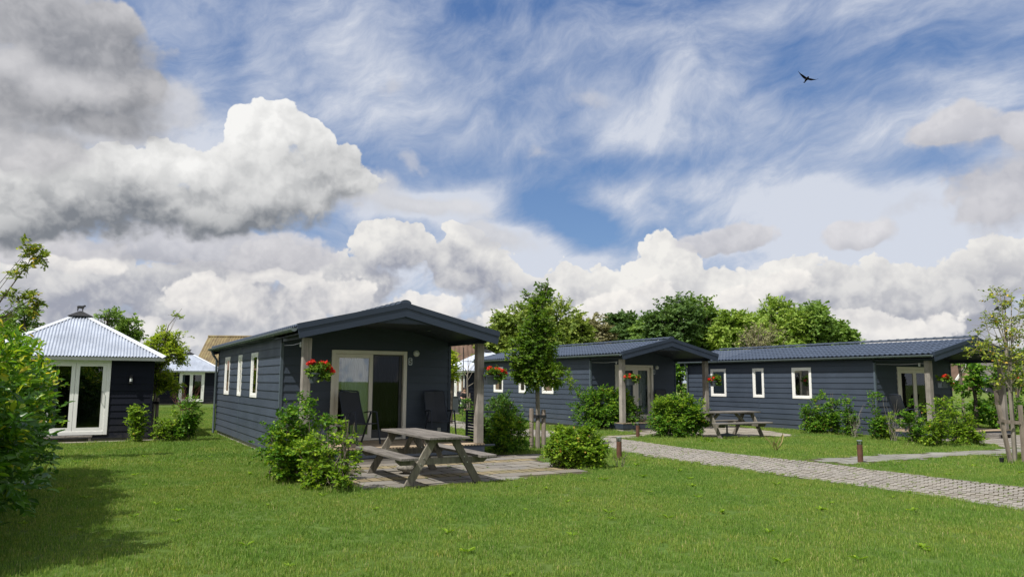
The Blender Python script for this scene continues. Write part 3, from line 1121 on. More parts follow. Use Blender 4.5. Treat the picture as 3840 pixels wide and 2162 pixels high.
scatter('path_edge_grass', np.c_[E_, np.full(len(E_), 0.005)], rsE.rand(len(E_)) * 6.28, 0.5 + 0.8 * rsE.rand(len(E_)), rsE.randint(0, 3, len(E_)), edge_t, kind='stuff', label='ragged grass tufts growing over the edges of the paving', cat='grass')

# ------------------------------------------------------------------ the three blue-grey cabins
ZD, ZC, ZG = 0.334, 0.118, 2.463
ZE, ZR, BT = 2.731, 3.245, 0.288
EV, EO, VR = 0.32, 0.2075, 11.13
SL = (ZR - ZE) / (CW / 2 + EO)
ROWH = 0.1875
WINS = [(8.540, 9.413), (6.547, 7.109), (4.351, 5.208)]
WT, WB = 2.340, 1.238


def zroof(u):
    return ZR - SL * abs(u - CW / 2)


def plank_mesh(name, mat, a0, a1, z0, z1, opens, face, clip=None, t0=0.028, t1=0.009, zref=None):
    """one lap board between a0..a1; opens: (a,b,za,zb) holes; face: function (a, out, z) -> xyz"""
    zr0, zr1 = zref or (z0, z1)
    th = lambda z: t0 + (t1 - t0) * (z - zr0) / (zr1 - zr0)
    cuts = sorted({z0, z1} | {z for o in opens for z in (o[2], o[3]) if z0 < z < z1})
    b = MB()
    if clip:
        cuts = sorted(set(cuts) | {z0 + (z1 - z0) * k / 5 for k in range(1, 5)}) if z1 > ZG - 0.05 else cuts
    for za, zb in zip(cuts[:-1], cuts[1:]):
        zm = (za + zb) / 2
        hs = sorted([(max(o[0], a0), min(o[1], a1)) for o in opens if o[2] < zm < o[3] and o[1] > a0 and o[0] < a1])
        s = a0
        segs = []
        for h in hs:
            if h[0] > s: segs.append((s, h[0]))
            s = max(s, h[1])
        if s < a1: segs.append((s, a1))
        for p, q in segs:
            if clip:
                l0, l1 = clip(zb)
                p, q = max(p, l0), min(q, l1)
                if q - p < 0.02: continue
            ta, tb = th(za), th(zb)
            b.hexa([face(p, ta, za), face(q, ta, za), face(q, -0.012, za), face(p, -0.012, za), face(p, tb, zb), face(q, tb, zb), face(q, -0.012, zb), face(p, -0.012, zb)])
    return b


def planks(parent, mat, a0, a1, z0, z1, opens, face, clip=None, **kw):
    full = sorted([(o[0], o[1]) for o in opens if o[2] <= z0 + 0.005 and o[3] >= z1 - 0.005 and o[1] > a0 and o[0] < a1])
    s = a0
    segs = []
    for p, q in full:
        if p > s: segs.append((s, p))
        s = max(s, q)
    if s < a1: segs.append((s, a1))
    part = [o for o in opens if (o[0], o[1]) not in full]
    for p, q in segs:
        b = plank_mesh('plank', mat, p, q, z0, z1, part, face, clip, **kw)
        if b.v: b.build('plank', mat, parent)


def ring(b, face, a0, a1, z0, z1, w, o0, o1, bottom=True):
    """rectangular frame ring between out distances o0..o1"""
    def bx(p, q, za, zb):
        P = [face(p, o1, za), face(q, o1, za), face(q, o0, za), face(p, o0, za), face(p, o1, zb), face(q, o1, zb), face(q, o0, zb), face(p, o0, zb)]
        b.hexa(P)
    bx(a0, a0 + w, z0, z1)
    bx(a1 - w, a1, z0, z1)
    bx(a0 + w, a1 - w, z1 - w, z1)
    if bottom: bx(a0 + w, a1 - w, z0, z0 + w)


def fbox(b, face, a0, a1, o0, o1, z0, z1):
    b.hexa([face(a0, o1, z0), face(a1, o1, z0), face(a1, o0, z0), face(a0, o0, z0), face(a0, o1, z1), face(a1, o1, z1), face(a1, o0, z1), face(a0, o0, z1)])


def curtain(name, parent, face, a0, a1, z0, z1, out, mat, folds, depth=0.03, seed=1):
    rs = random.Random(seed)
    n_ = max(12, folds * 8)
    V, Fc = [], []
    ph = [rs.uniform(-0.5, 0.5) for _ in range(n_ + 1)]
    for i in range(n_ + 1):
        t = i / n_
        a = a0 + (a1 - a0) * t
        d = depth * (math.sin(t * folds * 2 * math.pi + ph[0]) + 0.35 * math.sin(t * folds * 4.7 + 1.3))
        for k, z in enumerate((z0, z0 + (z1 - z0) * 0.5, z1)):
            V.append(face(a + 0.006 * ph[i], out + d * (1.1 - 0.25 * k), z))
    for i in range(n_):
        for k in range(2):
            a = i * 3 + k
            Fc.append((a, a + 3, a + 4, a + 1))
    me = bpy.data.meshes.new(name)
    me.from_pydata(V, [], Fc)
    me.materials.append(mat)
    me.polygons.foreach_set('use_smooth', [True] * len(me.polygons))
    return link(name, me, parent)


def tile_mesh(name, w, l, mat):
    """one profiled roof tile: wave across, a step down at the lower edge; x across, y up the slope"""
    prof = [(0.0, 0.0), (0.16, 0.022), (0.34, 0.030), (0.52, 0.020), (0.68, 0.002), (0.84, -0.002), (1.0, 0.0)]
    V, Fc = [], []
    for (t, z) in prof: V.append(((t - 0.5) * w, 0, z - 0.004))
    for (t, z) in prof: V.append(((t - 0.5) * w, 0, z + 0.024))
    for (t, z) in prof: V.append(((t - 0.5) * w, l * 0.5, z + 0.016))
    for (t, z) in prof: V.append(((t - 0.5) * w, l * 1.02, z + 0.002))
    for r in range(3):
        for i in range(6):
            a = r * 7 + i
            Fc.append((a, a + 1, a + 8, a + 7))
    me = bpy.data.meshes.new(name)
    me.from_pydata(V, [], Fc)
    me.materials.append(mat)
    return me


TILE_W, NROW = 0.18, 6
SLEN = math.hypot(CW / 2 + EO, ZR - ZE) - 0.06
TILE_L = SLEN / NROW
TME = tile_mesh('roof_tile', TILE_W * 1.01, TILE_L, M_TILE)
RIDGE_B = MB()
for y0_, y1_, r_ in ((0.0, 0.33, 0.088), (-0.012, 0.045, 0.104)):
    n_ = 8
    V, Fc = [], []
    for yy in (y0_, y1_):
        for k in range(n_ + 1):
            a = math.pi * (k / n_)
            V.append((r_ * 1.15 * math.cos(a), yy, r_ * 0.72 * math.sin(a) - 0.012))
    for k in range(n_): Fc.append((k, k + 1, k + n_ + 2, k + n_ + 1))
    Fc.append(tuple(range(n_, -1, -1)))
    Fc.append(tuple(range(n_ + 1, 2 * n_ + 2)))
    RIDGE_B.add(V, Fc)
RIDGE_ME = RIDGE_B.mesh('ridge_tile', M_RIDGE)


def build_cabin(c, label, number, door_style):
    x, y, t, z = CABPOSE[c]
    cab = empty('blue_cabin', (x, y, z), t, label, 'cabin', 'blue-grey cabins with open porches')
    L_ = lambda a, o, zz: (-o, a, zz)             # left wall: a runs along v, out is -u
    F_ = lambda a, o, zz: (a, CP - o, zz)         # porch wall: a runs along u, out is -v
    # plinth, hidden walls, room
    b = MB()
    b.box(0.03, CW - 0.03, CP + 0.03, CL - 0.03, -0.2, ZC)
    b.build('plinth', M_CONC, cab)
    b = MB()
    b.box(CW - 0.02, CW + 0.02, CP, CL, ZC, ZG + 0.14)
    b.box(0.0, CW - 0.03, CL - 0.04, CL, ZC, ZG + 0.14)
    b.add([(0, CL - 0.002, ZG + 0.14), (CW, CL - 0.002, ZG + 0.14), (CW, CL - 0.002, zroof(CW) - 0.08), (CW / 2, CL - 0.002, ZR - 0.08), (0, CL - 0.002, zroof(0) - 0.08)], [(4, 3, 2, 1, 0)])
    b.build('rear_wall', M_CLAD, cab)
    b = MB()
    b.box(0.02, CW - 0.02, CP + 0.04, CL - 0.05, ZC + 0.12, ZC + 0.2)
    b.box(0.02, CW - 0.02, CP + 0.04, CL - 0.05, ZG + 0.02, ZG + 0.06)
    b.box(1.9, 1.96, CP + 2.2, CL - 0.05, ZC + 0.2, ZG + 0.02)
    b.box(CW - 0.08, CW - 0.03, CP + 0.04, CL - 0.05, ZC + 0.2, ZG + 0.02)
    b.box(0.02, CW - 0.09, CP + 3.4, CP + 3.46, ZC + 0.2, ZG + 0.02)
    b.build('room', M_INNER, cab)
    # left wall: two planks per row, meeting at the joint strip
    wall = link('left_wall', None, cab)
    opens = [(a, q, WB, WT) for a, q in WINS]
    r = 0
    zz = ZC
    vj = 6.83
    while zz < ZG + 0.12:
        z1 = min(zz + ROWH, ZG + 0.135)
        for a0, a1 in ((CP + 0.03, vj - 0.02), (vj + 0.02, CL - 0.03)):
            planks(wall, M_CLAD, a0, a1, zz, z1, opens, L_, zref=(zz, zz + ROWH))
        zz += ROWH
    for za, zb in ((ZC, WB), (WT, ZG + 0.13)):
        b = MB()
        fbox(b, L_, vj - 0.02, vj + 0.02, -0.01, 0.022, za, zb)
        b.build('joint_strip', M_TRIML if c != 3 else M_CLAD, wall)
    b = MB()
    b.box(-0.032, 0.03, CP - 0.034, CP + 0.03, ZC, ZG)
    b.build('corner_strip', M_TRIML, wall)
    b = MB()
    b.box(-0.034, 0.02, CL - 0.03, CL + 0.02, ZC, ZG + 0.13)
    b.build('corner_strip', M_CLAD, wall)
    # windows
    for k, (a0, a1) in enumerate(WINS):
        fr = MB()
        ring(fr, L_, a0, a1, WB, WT, 0.075, -0.05, 0.034)
        f = fr.build('window', M_WHITE2, cab, bevel=0.006)
        sh = MB()
        ring(sh, L_, a0 + 0.077, a1 - 0.077, WB + 0.077, WT - 0.077, 0.035, -0.04, 0.020)
        sh.build('sash', M_WHITE2, f)
        g = MB()
        fbox(g, L_, a0 + 0.105, a1 - 0.105, 0.002, 0.006, WB + 0.105, WT - 0.105)
        g.build('pane', M_GLASS, f)
        s = MB()
        fbox(s, L_, a0 + 0.108, a1 - 0.108, -0.010, -0.006, WB + 0.108, WT - 0.15)
        if k != 1 or c == 1:
            s.build('insect_screen', M_NET, f)
        wdt = a1 - a0
        if k == 1:
            curtain('curtain', f, L_, a0 + 0.05, a1 - 0.05, WB + 0.05, WT - 0.05, -0.14, M_NET, 4, 0.02, k)
        else:
            curtain('curtain', f, L_, a1 - 0.52 * wdt, a1 - 0.06, WB + 0.05, WT - 0.05, -0.14, M_CURT, 3, 0.02, k)
    # porch wall
    fw = link('porch_wall', None, cab)
    DA, DB, DT = 1.073, 2.844, 2.340
    zz = ZC + 0.05
    clip = lambda zt: ((CW / 2 - (ZR - 0.135 - zt) / SL), (CW / 2 + (ZR - 0.135 - zt) / SL))
    zz = ZC
    while zz < 2.90:
        z1 = min(zz + ROWH, 2.93)
        if z1 > ZD - 0.02:
            planks(fw, M_CLAD, 0.03, CW - 0.03, max(zz, ZD - 0.02), z1, [(DA, DB, 0.0, DT)], F_, clip, zref=(zz, zz + ROWH))
        zz += ROWH
    b = MB()
    b.box(CW - 0.03, CW + 0.034, CP - 0.034, CP + 0.02, ZC, ZG + 0.02)
    b.build('corner_strip', M_TRIM, fw)
    # sliding door
    wm = M_WHITE
    door = MB()
    ring(door, F_, DA, DB, ZD + 0.005, DT, 0.085, -0.08, 0.05, bottom=False)
    fbox(door, F_, DA + 0.085, DB - 0.085, -0.08, 0.03, ZD + 0.005, ZD + 0.045)
    d = door.build('door', wm, cab, bevel=0.006)
    mid = (DA + DB) / 2 + 0.04
    lf = MB()
    ring(lf, F_, DA + 0.09, mid + 0.03, ZD + 0.05, DT - 0.09, 0.085 if door_style == 5 else 0.12, -0.03, 0.028)
    l = lf.build('door_leaf', wm, d, bevel=0.005)
    g = MB()
    fbox(g, F_, DA + 0.17, mid - 0.05, -0.004, 0.0, ZD + 0.12, DT - 0.17)
    g.build('pane', M_GLASSM if door_style == 5 else M_GLASS, d)
    if door_style == 5:
        rf = MB()
        ring(rf, F_, mid + 0.035, DB - 0.088, ZD + 0.20, DT - 0.09, 0.028, -0.075, -0.035)
        fbox(rf, F_, DB - 0.16, DB - 0.117, -0.075, -0.033, ZD + 0.22, DT - 0.12)
        rf.build('door_leaf', M_DARKF, d)
        rb = MB()
        fbox(rb, F_, mid + 0.035, DB - 0.088, -0.07, -0.02, ZD + 0.046, ZD + 0.19)
        rb.build('threshold_panel', M_DARKF, d)
        g = MB()
        fbox(g, F_, mid + 0.06, DB - 0.16, -0.058, -0.054, ZD + 0.22, DT - 0.12)
        g.build('pane', M_GLASSD, d)
        h = MB()
        h.tube([F_(DB - 0.135, -0.03, 1.34), F_(DB - 0.135, 0.02, 1.34), F_(DB - 0.135, 0.025, 1.22)], 0.009, 6)
        h.build('handle', M_BLACK, d)
        curtain('curtain', d, F_, DA + 0.30, mid - 0.02, ZD + 0.08, DT - 0.1, -0.22, M_CURT, 8, 0.035, 2)
        curtain('curtain', d, F_, DA + 0.06, DA + 0.24, ZD + 0.08, DT - 0.1, -0.20, mat_dark_curtain(), 2, 0.03, 3)
        curtain('curtain', d, F_, mid + 0.04, DB - 0.08, ZD + 0.08, DT - 0.1, -0.22, mat_dark_curtain(), 9, 0.035, 4)
    else:
        gap = 0.07 if door_style == 8 else 0.03
        rf = MB()
        ring(rf, F_, mid + gap + 0.01, DB - 0.10, ZD + 0.06, DT - 0.09, 0.11, -0.075, -0.032)
        rf.build('door_leaf', wm, d, bevel=0.005)
        g = MB()
        fbox(g, F_, mid + gap + 0.10, DB - 0.2, -0.058, -0.054, ZD + 0.16, DT - 0.19)
        g.build('pane', M_GLASS, d)
        h = MB()
        h.tube([F_(DB - 0.155, -0.035, 1.30), F_(DB - 0.155, 0.02, 1.30), F_(DB - 0.155, 0.02, 1.12), F_(DB - 0.155, -0.035, 1.12)], 0.011, 6)
        h.build('handle', M_STEEL, d)
        if door_style == 8:
            curtain('curtain', d, F_, mid + 0.28, DB - 0.16, ZD + 0.08, DT - 0.1, -0.2, M_CURT, 4, 0.03, 5)
            curtain('curtain', d, F_, mid - 0.25, mid - 0.03, ZD + 0.08, DT - 0.1, -0.2, M_CURT, 3, 0.03, 6)
    # number plate and wall lamp
    if c in (1, 2):
        b = MB()
        ca, cz = (2.927, 2.11) if c == 1 else (2.90, 2.09)
        w, h_ = 0.048, 0.088
        pts = [(-w, -h_ + .022), (-w + .022, -h_), (w - .022, -h_), (w, -h_ + .022), (w, h_ - .022), (w - .022, h_), (-w + .022, h_), (-w, h_ - .022)]
        V = [F_(ca + p, 0.022, cz + q) for p, q in pts] + [F_(ca + p, 0.034, cz + q) for p, q in pts]
        b.add(V, [tuple(range(8, 16)), tuple(range(7, -1, -1))] + [(i, (i + 1) % 8, (i + 1) % 8 + 8, i + 8) for i in range(8)])
        pl = b.build('number_plate', M_PLATE, cab)
        text_on('5' if c == 1 else '8', pl, (ca, CP - 0.0365, cz), 0.185, M_DARKF, 0.85)
        b = MB()
        b.lathe([(0.105, 0.0), (0.105, 0.03), (0.095, 0.055), (0.06, 0.075), (0.0, 0.082)], 24)
        lm = b.build('wall_lamp', M_LAMPW, cab, smooth=True)
        lm.location = (3.073 if c == 1 else 3.04, CP - 0.02, 2.30 if c == 1 else 2.26)
        lm.rotation_euler = (R(90), 0, 0)
        lm.scale = (0.72, 0.72, 0.72)
    else:
        b = MB()
        fbox(b, F_, 2.26 - 0.062, 2.26 + 0.062, 0.022, 0.032, 2.375, 2.48)
        pl = b.build('number_plate', M_PLATE2, cab)
        text_on('10', pl, (2.26, CP - 0.0345, 2.428), 0.115, M_DARKF, 0.8)
    # deck
    dk = link('deck', None, cab)
    nb = 28
    for k in range(nb):
        b = MB()
        a0 = k * CW / nb
        b.box(a0 + 0.003, a0 + CW / nb - 0.003, -0.055, CP - 0.04, ZD - 0.028, ZD - random.uniform(0, 0.002))
        for j in range(3):      # hollow chambers showing at the sawn end
            xx = a0 + CW / nb * (0.25 + 0.25 * j)
        b.build('deck_board', M_DECK, dk)
    b = MB()
    for k in range(nb * 2):
        a0 = (k + 0.5) * CW / nb / 2
        b.box(a0 - 0.014, a0 + 0.014, -0.057, -0.054, ZD - 0.023, ZD - 0.008)
    b.build('board_hollow', M_BLACK, dk, kind='stuff')
    b = MB()
    b.box(0.0, CW, -0.045, -0.015, 0.135, ZD - 0.03)
    b.box(CW - 0.03, CW, -0.015, CP - 0.04, 0.135, ZD - 0.03)
    b.box(0.0, 0.03, -0.015, CP - 0.04, 0.135, ZD - 0.03)
    b.build('deck_fascia', M_TRIM, dk)
    b = MB()
    b.box(0.02, CW - 0.02, -0.03, CP, -0.02, 0.115)
    b.build('deck_base', M_CONC, dk)
    # posts and beams
    for u0 in (0.0, CW - 0.165):
        b = MB()
        b.box(u0, u0 + 0.165, 0.0, 0.165, ZD, ZG + 0.02)
        b.build('post', M_POST, cab, bevel=0.012)
    for u0 in (0.0, CW - 0.045):
        b = MB()
        b.box(u0 - 0.002, u0 + 0.045, -0.10, CP - 0.036, ZG + 0.021, ZG + 0.155)
        b.build('beam', M_TRIM, cab)
    # soffit boards along the porch roof, flat under the ridge
    sf = link('soffit', None, cab)
    k = 0
    us = np.arange(-EO + 0.03, CW + EO - 0.02, 0.142)
    for u0 in us:
        u1 = min(u0 + 0.137, CW + EO - 0.03)
        zf = lambda u: min(2.83, zroof(u) - BT + 0.075)
        b = MB()
        b.hexa([(u0, -EV + 0.045, zf(u0)), (u1, -EV + 0.045, zf(u1)), (u1, CP - 0.03, zf(u1)), (u0, CP - 0.03, zf(u0)),
                (u0, -EV + 0.045, zf(u0) + 0.015), (u1, -EV + 0.045, zf(u1) + 0.015), (u1, CP - 0.03, zf(u1) + 0.015), (u0, CP - 0.03, zf(u0) + 0.015)])
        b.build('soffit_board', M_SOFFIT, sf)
    b = MB()
    b.add([(CW / 2 - 0.60, -EV + 0.05, 2.815), (CW / 2 + 0.60, -EV + 0.05, 2.815), (CW / 2 + 0.1, -EV + 0.05, ZR - 0.15), (CW / 2 - 0.1, -EV + 0.05, ZR - 0.15)], [(0, 1, 2, 3)])
    b.build('gable_panel', M_TRIM, sf)
    b = MB()
    b.lathe([(0.04, 0.0), (0.04, -0.012), (0.03, -0.02)], 12, (3.0, 0.9, zroof(3.0) - BT + 0.07))
    b.build('spotlight', M_GUTTER, sf)
    # roof
    rf = link('roof', None, cab)
    b = MB()
    for s in (-1, 1):
        ue = -EO + 0.02 if s < 0 else CW + EO - 0.02
        um = CW / 2
        z0, z1 = zroof(ue) - 0.075, ZR - 0.075
        P = [(ue, -EV + 0.03, z0 - 0.05), (um, -EV + 0.03, z1 - 0.05), (um, VR, z1 - 0.05), (ue, VR, z0 - 0.05), (ue, -EV + 0.03, z0), (um, -EV + 0.03, z1), (um, VR, z1), (ue, VR, z0)]
        if s > 0: P = [P[i] for i in (1, 0, 3, 2, 5, 4, 7, 6)]
        b.hexa(P)
    b.box(-EO + 0.02, -0.004, CP - 0.03, VR, ZE - 0.155, ZE - 0.13)
    b.box(CW + 0.004, CW + EO - 0.02, CP - 0.03, VR, ZE - 0.155, ZE - 0.13)
    b.build('roof_deck', M_TRIM, rf)
    tilt = math.atan(SL)
    singles, rest = [], []
    ncol_ = int((VR + EV - 0.06) / TILE_W)
    for side in (-1, 1):
        for j in range(NROW):
            for i in range(ncol_):
                vv = -EV + 0.05 + (i + 0.5) * TILE_W
                s = 0.0 + j * TILE_L
                ue = -EO - 0.01 + s * math.cos(tilt)
                zz = ZE - 0.062 + s * math.sin(tilt)
                if side < 0:
                    M = Matrix.Translation((ue, vv, zz)) @ Matrix.Rotation(-tilt, 4, 'Y') @ Matrix.Rotation(R(-90), 4, 'Z')
                else:
                    M = Matrix.Translation((CW - ue, vv, zz)) @ Matrix.Rotation(tilt, 4, 'Y') @ Matrix.Rotation(R(90), 4, 'Z')
                (singles if (side < 0 and c != 1) else rest).append((i, M))
    singles.sort(key=lambda q: q[0])
    for i, M in singles[:300]:
        o = link('roof_tile', TME, rf)
        o.matrix_local = M
    rest += singles[300:]
    tv = np.array([v.co[:] + (1.0,) for v in TME.vertices])
    tf = np.array([p.vertices[:] for p in TME.polygons])
    Vs = np.concatenate([(tv @ np.array(M).T)[:, :3] for _, M in rest])
    Fs = np.concatenate([tf + k * len(tv) for k in range(len(rest))])
    tag(link('roof_tile_rest', np_mesh('roof_tile_rest', Vs, Fs, 4, M_TILE), rf), kind='stuff')
    for i in range(int((VR + EV) / 0.33)):
        o = link('ridge_tile', RIDGE_ME, rf, (CW / 2, -EV + 0.02 + i * 0.33, ZR - 0.005))
    # bargeboards with their metal verge, front and back
    for vf, vb in ((-EV, -EV + 0.028), (VR - 0.01, VR + 0.018)):
        for s in (-1, 1):
            um, ue = CW / 2, (-EO if s < 0 else CW + EO)
            b = MB()
            dz = 0.105
            uin = ue - s * 0.05
            q = [(um, ZR - BT), (uin, zroof(uin) - BT), (ue - s * 0.012, zroof(ue) - dz), (um, ZR - dz)]
            V = [(p[0], vf, p[1]) for p in q] + [(p[0], vb, p[1]) for p in q]
            fs = [(0, 1, 2, 3), (7, 6, 5, 4), (0, 4, 5, 1), (1, 5, 6, 2), (2, 6, 7, 3), (3, 7, 4, 0)]
            if s > 0: fs = [tuple(reversed(f)) for f in fs]
            b.add(V, fs)
            b.build('bargeboard', M_TRIM, rf)
            b = MB()
            v0, v1 = (vf - 0.014, vb + 0.05) if vf < 0 else (vf - 0.05, vb + 0.014)
            q = [(um, ZR - dz - 0.004), (ue - s * 0.01, zroof(ue) - dz - 0.004), (ue, zroof(ue)), (um, ZR)]
            V = [(p[0], v0, p[1]) for p in q] + [(p[0], v1, p[1]) for p in q]
            b.add(V, fs)
            b.build('verge_trim', M_TRIM, rf)
    # gutter and downpipe
    gt = MB()
    n_ = 8
    for zoff in (0.0,):
        V, Fc = [], []
        gx, gz, gr = -EO - 0.055, ZE - 0.088, 0.062
        for vv in (-EV + 0.03, VR + 0.01):
            for k in range(n_ + 1):
                a = math.pi + math.pi * k / n_
                V.append((gx + gr * math.cos(a), vv, gz + gr * 1.05 * math.sin(a)))
            for k in range(n_, -1, -1):
                a = math.pi + math.pi * k / n_
                V.append((gx + (gr - 0.006) * math.cos(a), vv, gz + 0.002 + (gr - 0.006) * 1.05 * math.sin(a)))
        m_ = 2 * (n_ + 1)
        for k in range(m_): Fc.append((k, (k + 1) % m_, (k + 1) % m_ + m_, k + m_))
        Fc.append(tuple(range(n_ + 1)))
        Fc.append(tuple(range(m_ + n_, m_ - 1, -1)))
        gt.add(V, Fc)
    gut = gt.build('gutter', M_GUTTER, cab)
    b = MB()
    vv = 0.0
    while vv < VR:
        pts = []
        for k in range(7):
            a = math.pi + math.pi * k / 6
            pts.append((gx + (gr + 0.004) * math.cos(a), vv, gz + (gr + 0.004) * 1.05 * math.sin(a)))
        b.tube(pts, 0.006, 5)
        vv += 0.42
    b.build('gutter_bracket', M_GUTTER, gut, kind='stuff')
    b = MB()
    b.tube([(gx, CL - 0.10, gz - 0.06), (gx + 0.06, CL - 0.08, gz - 0.2), (-0.085, CL - 0.02, gz - 0.36), (-0.085, CL - 0.02, 0.02)], 0.036, 10)
    dp = b.build('downpipe', M_GUTTER, cab, smooth=True)
    for zb in (gz - 0.42, 0.78):
        b = MB()
        b.lathe([(0.044, 0.0), (0.044, 0.04)], 10, (-0.085, CL - 0.02, zb))
        b.box(-0.06, 0.0, CL - 0.03, CL - 0.01, zb + 0.01, zb + 0.03)
        b.build('pipe_clip', M_GUTTER, dp)
    # string of light and its holder under the side opening
    b = MB()
    b.tube([(0.02, 0.1, ZG - 0.06), (0.02, 0.9, ZG - 0.085), (0.02, CP - 0.06, ZG - 0.06)], 0.005, 5)
    b.build('wire', M_STEEL, cab)
    b = MB()
    b.lathe([(0.018, 0.0), (0.022, 0.05), (0.012, 0.10)], 8, (0.02, 0.32, ZG - 0.15))
    b.build('clip', M_LAMPW, cab)
    if c == 2:
        b = MB()
        b.lathe([(0.07, -0.25), (0.07, 0.10), (0.115, 0.10), (0.115, 0.22), (0.10, 0.235)], 14, (3.0, 1.6, zroof(3.0) + 0.05))
        b.build('roof_vent', M_LAMPW, rf)
    return cab


def mat_dark_curtain():
    if 'dark_curtain' not in MAT:
        mat_plain('dark_curtain', (0.10, 0.10, 0.095), 0.95)
    return MAT['dark_curtain']


M_PLATE = mat_plain('number_plate_light', (0.42, 0.47, 0.52), 0.4)
M_PLATE2 = mat_plain('number_plate_cream', (0.62, 0.58, 0.54), 0.4)


def text_on(s, parent, loc, size, mat, xs=1.0):
    cu = bpy.data.curves.new('digit', 'FONT')
    cu.body = s
    cu.size = size
    cu.align_x = 'CENTER'
    cu.align_y = 'CENTER'
    cu.extrude = 0.001
    cu.offset = 0.004
    cu.materials.append(mat)
    tmp = bpy.data.objects.new('digit', cu)
    COL.objects.link(tmp)
    dg = bpy.context.evaluated_depsgraph_get()
    me = bpy.data.meshes.new_from_object(tmp.evaluated_get(dg))
    bpy.data.objects.remove(tmp)
    o = link('digit', me, parent)
    o.location = loc
    o.rotation_euler = (R(90), 0, 0)
    o.scale = (xs * 0.9, 1, 1)
    return o


build_cabin(1, 'blue-grey wooden cabin number 5, nearest, gable and porch behind the big picnic table', '5', 5)
build_cabin(2, 'blue-grey cabin with a white roof vent, standing between the other two cabins', '8', 8)
build_cabin(3, 'blue-grey cabin on the right with house number above its porch door', '10', 10)

# ------------------------------------------------------------------ huts with hipped corrugated roofs
def corr_face(P0, P1, A, n_w, amp, per=6, top_cut=0.97):
    """corrugated triangle over the eave P0-P1 up to the apex A -> verts, quads"""
    P0, P1, A = np.array(P0, float), np.array(P1, float), np.array(A, float)
    mid = (P0 + P1) / 2
    ex = (P1 - P0)
    nrm = np.cross(ex, A - mid)
    nrm = nrm / np.linalg.norm(nrm)
    if nrm[2] < 0: nrm = -nrm
    n_ = n_w * per
    V, F = [], []
    for i in range(n_ + 1):
        t = i / n_
        e = P0 + ex * t
        k = (1 - abs(2 * t - 1)) * top_cut
        h = (A - mid) * k
        o = nrm * amp * math.sin(2 * math.pi * i / per)
        V += [e + o, e + h + o * (0.999)]
    for i in range(n_):
        a = 2 * i
        F.append((a, a + 2, a + 3, a + 1))
    return np.array(V), np.array(F)


